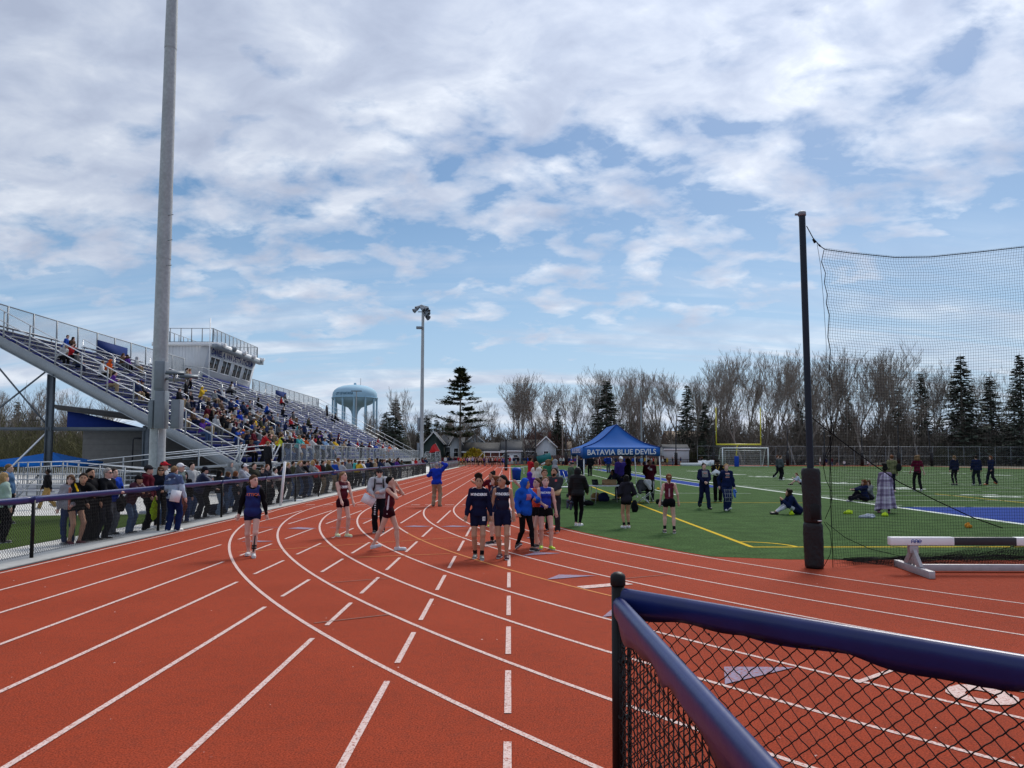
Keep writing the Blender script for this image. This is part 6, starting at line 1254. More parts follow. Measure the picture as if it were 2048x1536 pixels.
a21 = person(1253,1056,950, 195, dict(Lh=(.20,-.18,1.02), Rh=(-.22,-.15,1.02), Lf=(.10,.06,.08), Rf=(-.09,-.02,.08)), dict(top='hoodie', topc=(.022,.021,.030), bot='short', botc=BLACK, hair='long', hairc='black', skin='tan', shoe=(.60,.62,.64), sock=(.01,.01,.012), sockh=.2, hem=-.12, fat=1.06), 'bare legged girl in dark hoodie with long black hair, back turned by the camp chair')
a22 = person(1339,1066,948, 172, dict(Lh=(.27,.02,.86), Rh=(-.27,-.04,.90), Lf=(.13,-.06,.085), Rf=(-.13,.10,.085)), dict(top='tank', topc=(.11,.010,.028), bot='short', botc=BLACK, hair='pony', hairc='auburn', skin='pink', shoe=(.05,.05,.05), sock=(.01,.01,.012), sockh=.25, hem=-.06), 'girl in maroon singlet and black shorts with ponytail, walking away over the yellow line')
chest_text(a22[0], a22[1], block_mesh(.04,.24), 1, -.10, back=True, color=(.45,.30,.34))
sc_ = MB(); J = a22[1]; sc_.lathe([(.036,-.012), (.040,0), (.036,.012)], J['head']+J['RH']@V3(0,.115,.045), 12); sc_.build('hair_tie', 'cloth', a22[0], color=(.6,.5,.25))
a23 = person(1300,1003,918, -8, dict(Lh=(.10,.14,.98), Rh=(-.10,.14,.98), head=(30,0)), dict(b='m', top='hoodie', topc=(.052,.006,.014), bot='pants', botc=(.035,.038,.048), hair='short', hairc='black', skin='brown', shoe=(.3,.3,.3)), 'man in maroon hoodie with white letters standing under the right side of the tent')
chest_text(a23[0], a23[1], 'C', .13, .07, bold=.02, dx=-.03); chest_text(a23[0], a23[1], 'H', .13, .02, bold=.02, dx=.045)
a24 = person(1256,1003,917, -95, dict(Lh=(.20,-.2,1.0)), dict(b='m', top='jacket', topc=(.008,.008,.010), bot='pants', botc=(.02,.022,.03), hair='long', hairc='black', skin='dark', fat=1.05), 'tall person in black under the tent facing left beside the table')
a25 = person(1242,992,913, 10, STAND, dict(b='m', top='hoodie', topc=(.035,.022,.15), bot='pants', botc=(.02,.02,.05), hair='cap', hatc=(.65,.65,.65), skin='fair'), 'person in purple sweatshirt and white cap deep under the tent')
a26 = person(1234,1000,936, -70, dict(pel=(0,.25,.90), lean=62, Lh=(.10,-.55,.86), Rh=(-.10,-.55,.86), head=(0,-30)), dict(b='m', top='jacket', topc=(.020,.022,.045), bot='pants', botc=(.012,.012,.02), hair='short', hairc='black', skin='brown'), 'man in dark jacket bending low over the table under the tent', hsc=1.0)
a27 = person(1163,957,913, 165, STAND, dict(b='m', top='jacket', topc=(.012,.014,.03), hair='short', hairc='dark', skin='tan'), 'person in navy jacket left of the nearest tent leg', vox=.022)
a28 = person(1180,952,911, 185, STAND, dict(b='m', top='jacket', topc=(.010,.010,.014), hair='short', hairc='black', skin='brown'), 'person in black jacket right of the nearest tent leg', vox=.022)
a29 = person(1199,943,913, 20, WALK, dict(top='tank', topc=MAROON, bot='short', botc=MAROON, hair='pony', hairc='brown', shoe=WHITE), 'runner in maroon seen through the tent, hands near chest', vox=.022)
a30 = person(1217,946,905, 190, STAND, dict(b='m', top='jacket', topc=(.010,.03,.17), bot='pants', botc=(.07,.075,.09), hair='cap', hatc=(.5,.5,.5)), 'tall person in royal blue jacket and grey trousers seen through the tent', vox=.022)
a31 = person(1409,1018,925, 6, dict(WALK, Lh=(.02,-.26,1.02), Rh=(-.10,-.26,1.04), elbow=(.8,.3,-.5)), dict(top='hoodie', topc=NAVY, bot='pants', botc=(.010,.014,.045), hair='bun', hairc='dark', shoe=(.03,.03,.04), sock=(.6,.6,.6)), 'girl in navy sleeved grey fronted sweatshirt and navy sweatpants walking on the turf')
chest_text(a31[0], a31[1], block_mesh(.22,.24), 1, .04, color=(.22,.22,.23)); chest_text(a31[0], a31[1], block_mesh(.14,.05), 1, .07, color=(.42,.20,.18))
a32 = person(1436,1003,918, -12, dict(Rh=(-.05,-.28,1.12), Lh=(.20,-.1,.9)), dict(b='m', top='jacket', topc=(.010,.010,.010), bot='pants', botc=BLACK, hair='cap', hatc=(.01,.01,.01), skin='dark', shoe=BLACK), 'man in black and gold jacket carrying white papers between two girls')
col = MB(); J = a32[1]
for s in (1, -1): col.tube([J['R']@V3(s*.07,.05,.56)+J['pel'], J['R']@V3(s*.06,-.10,.48)+J['pel'], J['R']@V3(s*.02,-.15,.36)+J['pel']], .014, 6)
col.ball(J['shL']+V3(.02,-.055,-.03), (.04,.025,.045)); col.ball(J['shR']+V3(-.02,-.055,-.03), (.04,.025,.045)); col.build('gold_trim', 'paint_obj', a32[0], color=(.48,.28,.03))
P32 = G(1436,1003); pf_ = MB().prism([(-.27,0,.0), (0,0,.22), (.30,0,.02), (.0,0,-.08)], (0,.01,0)).build('paper_sheet', 'print_white', loc=at(1432, 948, P32.y-.30)); tag(pf_, 'white paper sheet held by the man in black and gold', 'paper')
a33 = person(1454,1022,928, 4, dict(WALK2, Lf=(.05,-.02,.085), Rf=(-.05,.0,.085), Lh=(.27,-.03,.86), Rh=(-.25,.08,.92), head=(-10,0)), dict(top='hoodie', topc=(.008,.014,.055), bot='pants', botc=(.012,.020,.07), bt=.03, hair='tail', hairc='blonde', skin='pink', shoe=(.60,.60,.60), sock=(.65,.65,.65), sockh=.25), 'blonde girl in navy sweatshirt and plaid trousers carrying blue shoes')
chest_text(a33[0], a33[1], block_mesh(.16,.05), 1, .09, color=(.55,.30,.28)); chest_text(a33[0], a33[1], block_mesh(.15,.04), 1, -.04, color=(.50,.25,.22)); chest_text(a33[0], a33[1], block_mesh(.12,.05), 1, .02, color=(.16,.18,.24))
J = a33[1]
for q in 'LR':
    for f in (.15, .32, .49, .66): chest_text(a33[0], J, block_mesh(.15,.012), 1, 0, color=(.30,.32,.34), leg=J['hip'+q]+(J['an'+q]-J['hip'+q])*f)
    for dx in (-.04, .04):
        for f in (.2, .38, .56): chest_text(a33[0], J, block_mesh(.012,.13,3), 1, 0, color=(.30,.32,.34), leg=J['hip'+q]+(J['an'+q]-J['hip'+q])*f+V3(dx,0,0))
def shoe_pair(loc, color, label, name='shoes'):
    t = empty(name, loc, label, 'shoes')
    for s in (-1, 1):
        V, F = sdf_eval([('c', V3(0,.05,0), V3(0,-.14,-.01), .042, .034), ('c', V3(0,.05,.0), V3(0,.04,.05), .04, .04)], .014, .02, [(V3(0,0,-.035), V3(0,0,-1))]); quads_mb(V, F).build('shoe', 'shoe_mat', t, True, loc=(s*.07,0,-.04*s), color=color)
    return t
P33 = G(1454,1022); t = shoe_pair(at(1469, 985, P33.y-.1), (.02,.12,.45), 'pair of blue shoes dangling from the hand of the blonde girl'); t.rotation_euler = (1.2, .3, .6)
P19 = G(1156,1052); t = shoe_pair(at(1139, 1007, P19.y-.1), (.02,.025,.06), 'pair of navy shoes held by the person in the black puffer'); t.rotation_euler = (1.3, .2, .3)
a34 = person(1562,960,908, 100, POCK, dict(b='m', top='jacket', topc=(.075,.09,.095), bot='pants', botc=(.012,.012,.016), hair='short', hairc='brown', shoe=WHITE), 'man in grey jacket and dark trousers standing mid field near the goal', vox=.02)
a35 = person(1556,957,909, 70, WALK, dict(b='m', top='jacket', topc=(.06,.07,.075), bot='pants', botc=(.012,.012,.02), hair='short', hairc='auburn', skin='pink', shoe=WHITE), 'person half hidden behind the man in grey jacket mid field', vox=.02)
FS = dict(pel=(0,.10,.14), lean=22, Lf=(.09,-.62,.09), Rf=(-.09,-.50,.09), Lh=(.10,-.42,.46), Rh=(-.10,-.40,.46), Lknee=(.1,-.3,1), Rknee=(-.1,-.3,1), Lp=0)
a36 = person(1599,970,947, -95, dict(FS, lean=30), dict(top='long', topc=(.45,.50,.60), bot='short', botc=BLACK, hair='tail', hairc='auburn', skin='pink', shoe=BLACK), 'girl in pale blue top sitting cross legged on the turf left of the padded post', hsc=1.0)
a37 = person(1590,1029,988, -88, dict(FS, lean=34, Lf=(.09,-.66,.09), Rf=(-.09,-.60,.09), head=(0,-20)), dict(b='m', top='hoodie', topc=(.008,.014,.05), bot='leggings', botc=(.50,.52,.58), hair='curly', hairc='dark', skin='tan', shoe=(.012,.012,.015)), 'boy in navy hoodie and pale leggings sitting on the turf against the padded post', hsc=1.05)
quads_mb(*sdf_eval([('e', a37[1]['pel'], (.185,.16,.15)), ('c', a37[1]['hipL'], a37[1]['hipL']*.7+a37[1]['knL']*.3, .11, .105), ('c', a37[1]['hipR'], a37[1]['hipR']*.7+a37[1]['knR']*.3, .11, .105)], .018, .03)).build('shorts', 'cloth', a37[0], True, color=(.010,.014,.045))
a38 = person(1724,1003,963, -80, dict(pel=(0,.15,.14), lean=6, Lf=(.14,-.66,.09), Rf=(-.12,-.42,.09), Lh=(.12,-.40,.52), Rh=(-.12,-.38,.50), Lknee=(.1,-.3,1), Rknee=(-.1,-.3,1), head=(0,-10)), dict(top='hoodie', topc=(.010,.016,.055), bot='pants', botc=(.008,.009,.014), hair='curly', hairc='auburn', shoe=(.55,.52,.52)), 'person in navy with wavy hair sitting on the turf, legs stretched left, behind the net', hsc=1.05)
a38b = person(1738,1000,966, -70, dict(FS, lean=10), dict(top='hoodie', topc=(.19,.20,.21), bot='pants', botc=(.02,.02,.03), hair='long', hairc='brown'), 'person in grey fleece sitting beside the navy top behind the net', hsc=1.0)
a39 = person(1772,1026,926, 160, dict(head=(0,0), Lf=(.22,0,.08), Rf=(-.10,0,.08)), dict(top='long', topc=(.20,.15,.24), bot='leggings', botc=(.02,.012,.02), hair='puff', hairc='black', skin='dark', shoe=(.36,.16,.22)), 'person wrapped in a lavender plaid blanket standing behind the net')
# blanket: a draped cone with folds and a printed plaid
MATP = bpy.data.materials.new('plaid'); MATP.use_nodes = True; t_ = MATP.node_tree; b_ = t_.nodes['Principled BSDF']; b_.inputs['Roughness'].default_value = .9; b_.inputs['Specular IOR Level'].default_value = .15
uvn = t_.nodes.new('ShaderNodeUVMap'); sx_ = t_.nodes.new('ShaderNodeSeparateXYZ'); t_.links.new(uvn.outputs[0], sx_.inputs[0]); fac = None
for ax_, sc in ((0, 62), (1, 48), (0, 27), (1, 19)):
    m1 = t_.nodes.new('ShaderNodeMath'); m1.operation = 'MULTIPLY'; t_.links.new(sx_.outputs[ax_], m1.inputs[0]); m1.inputs[1].default_value = sc; m2 = t_.nodes.new('ShaderNodeMath'); m2.operation = 'SINE'; t_.links.new(m1.outputs[0], m2.inputs[0])
    if fac is None: fac = m2.outputs[0]
    else: m3 = t_.nodes.new('ShaderNodeMath'); m3.operation = 'ADD'; t_.links.new(fac, m3.inputs[0]); t_.links.new(m2.outputs[0], m3.inputs[1]); fac = m3.outputs[0]
mr_ = t_.nodes.new('ShaderNodeMapRange'); mr_.inputs[1].default_value = -2.2; mr_.inputs[2].default_value = 2.2; t_.links.new(fac, mr_.inputs[0]); cr_ = t_.nodes.new('ShaderNodeValToRGB'); t_.links.new(mr_.outputs[0], cr_.inputs[0])
cr_.color_ramp.elements[0].color = (.15,.11,.20,1); cr_.color_ramp.elements[1].color = (.62,.56,.68,1); e_ = cr_.color_ramp.elements.new(.5); e_.color = (.36,.29,.43,1); t_.links.new(cr_.outputs[0], b_.inputs['Base Color']); MATS['plaid'] = MATP
g = MB(); V = []; n, m_ = 48, 26; UVc = []
for j in range(m_+1):
    v = j/m_; z = 1.47-1.30*v; rr = .185+.085*v**1.3; sh = 1-.55*max(0, 1-v*7)**2
    for k in range(n):
        a = 2*math.pi*k/n; q = (rr*sh+.016*v*math.sin(9*a+2*v)+.010*math.sin(5*a+9*v))
        V.append((q*1.05*math.cos(a)+.09*v*math.cos(a-.4), q*.80*math.sin(a), z-.10*v*max(0, math.cos(a+.3))+.02*math.sin(3*a)*v)); UVc.append((k/n, v))
F = [[(j+1)*n+k, (j+1)*n+(k+1) % n, j*n+(k+1) % n, j*n+k] for j in range(m_) for k in range(n)]; g.add(V, F); bo = g.build('blanket', 'plaid', a39[0], True)
uvl = bo.data.uv_layers.new(name='UVMap'); lv = np.zeros(len(bo.data.loops), np.int32); bo.data.loops.foreach_get('vertex_index', lv); ua = np.array(UVc)[lv]; uvl.data.foreach_set('uv', ua.astype(np.float32).ravel())
a40 = person(1785,985,908, 175, STAND, dict(top='jacket', topc=(.17,.17,.085), bot='leggings', botc=(.01,.012,.03), hair='short', hairc='auburn', shoe=(.5,.45,.42)), 'person in olive camouflage jacket beyond the plaid blanket', vox=.02)
P40 = G(1785,985); hbg = MB().ball((0,0,0), (.16,.08,.22), 12, 8).build('shoulder_bag', 'cloth', smooth=True, loc=at(1798, 935, P40.y-.2), color=(.014,.016,.018)); tag(hbg, 'black shoulder bag hanging from the camouflage jacket', 'bag')
a41 = person(1836,982,905, 176, dict(WALK2, Lf=(.11,-.12,.085), Rf=(-.10,.12,.085)), dict(top='tee', topc=(.10,.008,.026), bot='pants', botc=(.010,.010,.013), bt=.014, hair='curly', hairc='sandy', skin='pink', shoe=WHITE), 'person in maroon jersey and black leggings with sandy hair, back turned, behind the net', vox=.02)
a42 = person(1910,970,905, 182, dict(Lf=(.08,0,.08), Rf=(-.08,.05,.08)), dict(top='jacket', topc=(.012,.016,.04), bot='leggings', botc=(.010,.012,.018), hair='pony', hairc='sandy', shoe=(.05,.06,.06)), 'blonde person in dark navy jacket standing furthest left of three walkers behind the net', vox=.02)
a43 = person(1954,970,907, 170, dict(Lf=(.17,0,.08), Rf=(-.15,.05,.08)), dict(b='m', top='jacket', topc=(.010,.016,.05), bot='pants', botc=(.012,.018,.026), hair='short', hairc='dark', shoe=(.5,.5,.5), fat=1.1), 'stocky person in navy hoodie, legs apart, in the middle of three walkers behind the net', vox=.02)
a44 = person(1983,970,906, -80, WALK2, dict(top='hoodie', topc=(.010,.016,.045), bot='pants', botc=(.010,.014,.024), hair='long', hairc='auburn', shoe=(.62,.16,.06)), 'long haired person in navy with bright orange shoes, rightmost of three walkers behind the net', vox=.02)
# ================================================================= SPECTATORS ALONG THE FENCE
def fx(px, X=-9.55):
    """ground point on the line X=const seen at that image column"""
    d = ray(px, 912); return Vector((X, X/d.x*d.y, .0))
def feet_of(px, X): p = fx(px, X); return proj((p.x, p.y, 0))[1]
WOOD=(.20,.15,.10); TANC=(.30,.22,.12); OLIVE=(.035,.036,.028); DENIM=(.07,.11,.19); PLUM=(.055,.012,.026); GRY=(.20,.21,.22)
def spec(px, feet, top, rz, pose, o, label, **k):
    X = G(px, feet).x
    if X > -9.60 and px != 345: q = proj(fx(px, -9.60)); feet = q[1]
    return person(px, feet, top, rz, pose, o, label, group=k.get('group'), vox=k.get('vox'), hsc=k.get('hsc'))
s1 = spec(2,1086,945,150, STAND, dict(top='jacket', topc=(.32,.42,.36), bot='pants', botc=BLACK, hair='long', hairc='blonde'), 'blonde person in mint floral jacket cut by the left edge of the frame')
s2 = spec(13,1048,928,100, SIT if False else STAND, dict(b='m', top='hoodie', topc=(.08,.15,.27), bot='pants', botc=BLACK, hair='short', hairc='sandy'), 'person in washed denim jacket standing behind the mint jacket at the left edge')
s3 = spec(93,1018,938,-60, WALK, dict(b='m', top='jacket', topc=(.010,.010,.012), bot='pants', botc=(.30,.19,.07), hair='short', hairc='black', skin='dark', shoe=(.4,.4,.4)), 'person in black jacket and mustard trousers walking on the far concrete')
s4 = spec(136,1089,949,18, dict(Lh=(.10,-.2,.98), Lf=(.06,.1,.08)), dict(top='jacket', topc=(.27,.26,.29), bot='pants', botc=(.02,.035,.09), bt=.014, hair='long', hairc='brown', skin='pink', shoe=(.3,.3,.3)), 'smiling woman in grey patterned jacket, glasses and jeans facing the viewer behind the fence')
quads_mb(*sdf_eval([('c', s4[1]['chest']+V3(.02,-.135,.10), s4[1]['pel']+V3(.03,-.15,-.04), .03, .035)], .0125, .01)).build('scarf', 'cloth', s4[0], True, color=(.45,.16,.12))
gl = MB(); J = s4[1]
for s in (1, -1): gl.tube([J['head']+J['RH']@V3(s*.034+.026*math.cos(t), -.098, .016+.02*math.sin(t)) for t in np.linspace(0, 6.283, 11)], .0035, 4)
gl.build('glasses', 'paint_obj', s4[0], color=(.12,.10,.08))
s5 = spec(158,1096,946,58, dict(LEAN, lean=30, pel=(0,.22,.90), Lf=(.10,.18,.08), Rf=(-.08,.26,.08), head=(-30,-4)), dict(top='jacket', topc=(.009,.009,.010), bot='short', botc=BLACK, hair='tail', hairc='dark', skin='tan', shoe=(.10,.015,.03), hem=-.14), 'bare legged girl in black jacket with yellow shoulder leaning on the rail, smiling')
quads_mb(*sdf_eval([('c', s5[1]['shR']+V3(0,-.01,.045), s5[1]['elR']+V3(-.03,-.02,.04), .034, .022)], .0125, .01)).build('sleeve_stripe', 'cloth', s5[0], True, color=(.62,.36,.01))
s6 = spec(176,1084,936,70, POCK, dict(b='m', top='jacket', topc=(.011,.011,.013), bot='pants', botc=BLACK, hair='short', hairc='black', skin='tan', beard=True, shoe=BLACK), 'dark haired bearded man in black between the leaning girl and the grey haired man')
s7 = spec(203,1085,936,80, dict(Lh=(.08,-.40,1.14), Rh=(-.06,-.40,1.14), lean=10, Lf=(.12,.02,.08), Rf=(-.12,.06,.08)), dict(b='m', fat=1.15, top='jacket', topc=(.010,.011,.014), bot='pants', botc=(.012,.014,.022), hair='short', hairc='grey', skin='pink', shades=True, shoe=BLACK), 'heavy grey haired man in black jacket and glasses holding his hands over the rail')
quads_mb(*sdf_eval([('e', s7[1]['neck']+V3(0,-.02,-.01), (.085,.08,.04))], .0125, .01)).build('collar', 'cloth', s7[0], True, color=(.6,.6,.6))
s8 = spec(220,1070,936,70, dict(Lh=(.06,-.36,1.10), Rh=(-.10,-.3,1.08), lean=6), dict(b='m', top='jacket', topc=(.010,.045,.32), bot='pants', botc=(.13,.14,.16), hair='short', hairc='dark', skin='fair', shoe=(.05,.05,.05)), 'man in royal blue jacket and grey trousers right of the grey haired man')
s9 = spec(264,1074,950,80, dict(LEAN, lean=28), dict(top='puffer', topc=PLUM, bot='pants', botc=DENIM, bt=.02, hair='cap', hatc=(.010,.010,.012), hairc='black', skin='tan', shoe=(.05,.05,.06)), 'woman in plum puffer jacket, black cap and jeans leaning on the rail')
quads_mb(*sdf_eval([('c', s9[1]['head']+V3(0,.05,-.04), s9[1]['neck']+V3(0,.12,-.16), .07, .05)], .0125, .01)).build('hair', 'hair', s9[0], True, color=HAIRS['black'])
s10 = spec(293,1067,930,100, POCK, dict(b='m', top='hoodie', topc=(.075,.007,.016), bot='pants', botc=(.012,.010,.012), hair='cap', hatc=(.03,.03,.034), hairc='dark', shoe=WHITE), 'man in maroon hoodie and dark cap standing behind the plum puffer')
s11 = spec(318,1061,933,30, dict(Lh=(.05,-.25,1.05)), dict(top='jacket', topc=(.010,.012,.020), bot='leggings', botc=BLACK, hair='long', hairc='brown', skin='tan', shades=True, shoe=(.5,.5,.5)), 'woman in black with long brown hair and sunglasses beside a lime bag')
s12 = spec(324,1050,923,90, STAND, dict(b='m', top='hoodie', topc=(.35,.36,.38), bot='pants', botc=JEANS, hair='cap', hatc=(.42,.02,.03), hairc='dark', skin='fair'), 'man in bright red cap standing just in front of the big light pole')
s13 = spec(345,1063,932,168, dict(Lh=(.16,-.20,.98), Rh=(-.30,-.05,.90), Lf=(.09,.06,.08), Rf=(-.08,-.08,.08)), dict(top='jacket', topc=(.40,.50,.62), bot='pants', botc=(.012,.022,.085), bt=.03, hair='short', hairc='sandy', skin='pink', shoe=(.65,.65,.62)), 'woman in pale blue and slate jacket holding papers on the track side of the fence')
J = s13[1]; R = J['R']; quads_mb(*sdf_eval(torso(J, 'f', .040)+[('c', J['shL'], J['shL']*.5+J['elL']*.5, .092, .085), ('c', J['shR'], J['shR']*.5+J['elR']*.5, .092, .085), ('e', J['neck']+R@V3(0,.085,.03), (.115,.06,.065), R)], .0125, .03, [(J['pel']+R@V3(0,0,.30), -(R@V3(0,0,1)))], [('e', J['neck']+R@V3(0,-.035,.09), (.07,.08,.08), R)], wr=.004)).build('yoke', 'cloth', s13[0], True, color=(.075,.11,.21))
quads_mb(*sdf_eval([('e', J['neck']+R@V3(0,.0,.05), (.075,.075,.05), R)], .0125, .01)).build('scarf', 'cloth', s13[0], True, color=(.05,.09,.07))
P13 = G(345,1063); t = MB().box((0,0,0), (.25,.015,.30), rz=.5, mat=Matrix.Rotation(.2, 4, 'Y')).build('paper_sheet', 'print_white', loc=at(351, 992, P13.y-.2)); tag(t, 'white papers held by the woman in the pale blue jacket', 'paper')
s14 = spec(357,1049,926,90, STAND, dict(b='m', top='jacket', topc=(.10,.13,.13), bot='pants', botc=(.16,.04,.03), hair='cap', hatc=(.68,.68,.70), hairc='grey', skin='fair'), 'man in white cap and grey green jacket behind the pale blue jacket')
s15 = spec(367,1046,943,20, dict(Rh=(-.06,-.28,1.12)), dict(top='jacket', topc=(.012,.012,.014), bot='pants', botc=(.03,.05,.15), hair='long', hairc='black', skin='pink'), 'black haired woman in black coat holding a white cup')
P15 = G(367,1046); t = MB().lathe([(.028,-.05), (.038,.05)], sides=12).build('paper_cup', 'print_white', loc=at(366, 964, P15.y-.32)); tag(t, 'white paper cup held by the black haired woman', 'cup')
s16 = spec(401,1049,933,110, LEAN, dict(b='m', fat=1.15, top='puffer', topc=(.016,.022,.055), bot='pants', botc=(.012,.014,.022), hair='cap', hatc=(.012,.013,.022), hairc='dark'), 'broad person in navy puffer jacket and navy cap with back turned at the rail')
s17 = spec(414,1049,955,90, dict(LEAN, lean=24), dict(top='jacket', topc=(.014,.015,.022), bot='pants', botc=BLACK, hair='beanie', hatc=(.17,.17,.18), skin='fair'), 'person in grey knit beanie bent over the rail in front of the navy puffer')
s18 = spec(437,1038,940,130, STAND, dict(top='jacket', topc=(.012,.012,.014), bot='pants', botc=(.16,.22,.30), bt=.014, hair='long', hairc='black', skin='brown'), 'black haired person in black jacket and pale jeans right of the grey beanie')
s19 = spec(452,1034,943,130, dict(LEAN, lean=16, pel=(0,.1,.92)), dict(top='hoodie', topc=(.018,.026,.06), bot='pants', botc=DENIM, bt=.016, hair='long', hairc='brown', shoe=(.3,.3,.3)), 'girl with long brown hair in navy jacket and blue jeans, back turned')
s20 = spec(470,1031,942,125, STAND, dict(top='hoodie', topc=(.014,.015,.024), bot='pants', botc=(.014,.016,.03), hair='long', hairc='auburn'), 'girl with long auburn hair in dark clothes left of the white cap')
s21 = spec(481,1033,927,95, LEAN, dict(b='m', top='hoodie', topc=(.33,.35,.40), bot='pants', botc=(.04,.04,.05), hair='cap', hatc=(.68,.68,.70), hairc='dark', skin='fair'), 'man in white cap and light grey sweatshirt leaning over the rail')
s22 = spec(491,1030,936,60, FOLD, dict(b='m', top='jacket', topc=(.020,.024,.045), hair='short', hairc='brown', skin='fair'), 'brown haired boy in navy with folded arms beside the white cap')
s23 = spec(506,1026,926,60, STAND, dict(b='m', fat=1.15, top='jacket', topc=OLIVE, hair='short', hairc='dark', skin='fair'), 'tall man in dark olive jacket standing behind the rail crowd')
s24 = spec(523,1022,934,40, FOLD, dict(b='m', top='jacket', topc=(.012,.014,.025), hair='short', hairc='brown', shades=True), 'man in sunglasses and navy right of the olive jacket')
s25 = spec(533,1020,929,70, STAND, dict(b='m', top='jacket', topc=(.02,.02,.03), hair='short', hairc='auburn', skin='pink'), 'reddish haired youth standing tall just left of the stairs')
s26 = spec(545,1016,936,90, LEAN, dict(b='m', top='hoodie', topc=(.42,.42,.43), hair='short', hairc='dark', skin='pink'), 'dark haired person in white top leaning near the leaning white post')
s27 = spec(557,1012,932,120, STAND, dict(b='m', top='hoodie', hood='up', topc=(.010,.010,.012), hair='none'), 'person in black hood standing by the leaning white post')
# ---------------------------------------------------------------- shared bodies for the rest of the crowd
TPL = {}; PART = {}
POSES = dict(stand=STAND, walk=WALK, walk2=WALK2, lean=LEAN, pock=POCK, fold=FOLD, sit=SIT, sitf=SITF, sitp=SITP, sitl=SITL, sitr=SITR, run=dict(lean=14, Lf=(.08,-.24,.10), Rf=(-.08,.34,.30), Rp=-50, Lh=(.16,.06,1.02), Rh=(-.14,-.30,1.14)), hips=dict(Lh=(.16,-.03,.98), Rh=(-.16,-.03,.98), elbow=(1,.3,0)))
def template(pose, b, top, bot, hair, hood, vox):
    k = (pose, b, top, bot, hair, hood, vox)
    if k not in TPL:
        parts, J = person_meshes(POSES[pose], dict(b=b, top=top, bot=bot, hair='none' if hood else hair, hood='up' if hood else None), vox, False, len(TPL))
        lst = []; cnt_ = {}
        for i, (nm, mb, mt, key) in enumerate(parts):                 # garments and bodies of one pose are shared between outfits
            cnt_[nm] = cnt_.get(nm, 0)+1; kk = (pose, b, vox, nm, cnt_[nm]) + ((top, hood) if key == 'topc' else (bot,) if key == 'botc' else (hair,) if key in ('hairc', 'hatc') else ())
            if kk not in PART: PART[kk] = mb.mesh(nm if i else 'person', mt, True)
            lst.append((nm, PART[kk], mt, key))
        TPL[k] = (lst, J)
    return TPL[k]
CN = dict(black=((.014,.014,.017), 'black'), navy=((.018,.028,.075), 'navy'), blue=((.015,.06,.32), 'blue'), royal=((.010,.04,.36), 'royal blue'), lblue=((.20,.32,.50), 'pale blue'), grey=((.19,.20,.21), 'grey'), dgrey=((.075,.075,.08), 'dark grey'), lgrey=((.38,.39,.40), 'light grey'), white=((.62,.62,.62), 'white'), red=((.40,.02,.025), 'red'), maroon=((.09,.010,.02), 'maroon'), orange=((.60,.10,.02), 'orange'), yellow=((.60,.38,.03), 'yellow'), gold=((.42,.27,.05), 'gold'), brown=((.10,.06,.04), 'brown'), olive=((.045,.048,.03), 'olive'), teal=((.06,.36,.36), 'teal'), purple=((.09,.03,.22), 'purple'), tan=((.33,.24,.15), 'tan'), pink=((.52,.28,.25), 'pink'), green=((.03,.14,.07), 'green'), plaid=((.16,.10,.10), 'checked'))
LEGC = dict(black=(.010,.010,.012), navy=(.014,.020,.05), jeans=(.05,.085,.17), grey=(.10,.105,.11), tan=(.28,.21,.13), purple=(.09,.03,.20))
LEGN = dict(black='black trousers', navy='navy trousers', jeans='jeans', grey='grey trousers', tan='tan trousers', purple='purple trousers')
HN = dict(brown='brown hair', dark='dark hair', black='black hair', blonde='blonde hair', auburn='auburn hair', grey='grey hair', sandy='sandy hair')
taken = set(); cr = random.Random(3)
GARM = dict(jacket='jacket', hoodie='hoodie', long='top', tee='shirt', tank='singlet', puffer='puffer')
def crowd(loc, rz, s, pose, col, place, group, garm='jacket', hat=None, hood=False, leg=None, b=None, hairc=None, hair=None, vox=.030, skin=None, dz=0.0, botk=None):
    """one more individual from the shared bodies, with a label that no other shares"""
    fixed = (leg, hairc)
    for t in range(60):
        lg = fixed[0] or cr.choice(('black', 'navy', 'jeans', 'black', 'grey', 'tan')); hc = fixed[1] or cr.choice(('brown', 'dark', 'black', 'brown', 'blonde', 'sandy', 'auburn', 'grey')); hp = 'hood up' if hood else ((CN[hat[1]][1]+' '+hat[0]) if hat else HN[hc])
        low = LEGN[lg] if botk is None else ('shorts' if botk in ('short', 'shorts') else LEGN[lg])
        bits = f"{CN[col][1]} {GARM[garm]}, {hp}" + (f", {low}" if t > 1 or pose in ('sit',) and t > 0 else '')
        l = f"person in {bits}, {place}"
        if l not in taken: break
        if t == 20: fixed = (None, fixed[1])
    taken.add(l); bd = b or cr.choice('fm'); hs = hat[0] if hat else (hair or (cr.choice(('long', 'pony', 'long', 'short')) if bd == 'f' else 'short'))
    vox = .030 if vox < .03 else .040
    parts, J = template(pose, bd, garm, botk or 'pants', hs if not hood else 'none', hood, vox)
    sk = skin or cr.choice(('fair', 'fair', 'pink', 'tan', 'brown', 'fair'))
    cols = dict(skin=SKINS[sk], hairc=HAIRS[hc], topc=CN[col][0], botc=LEGC[lg] if botk is None or botk == 'pants' else CN[col][0] if cr.random() < .4 else LEGC['black'], shoe=cr.choice(((.02,.02,.02), (.4,.4,.4), (.15,.15,.16))), sock=(.02,.02,.02), hatc=CN[hat[1]][0] if hat else (.02,.02,.02))
    return put_person(parts, loc, rz, s*cr.uniform(.96, 1.04), cols, l, group)
FG = 'spectators along the track fence'
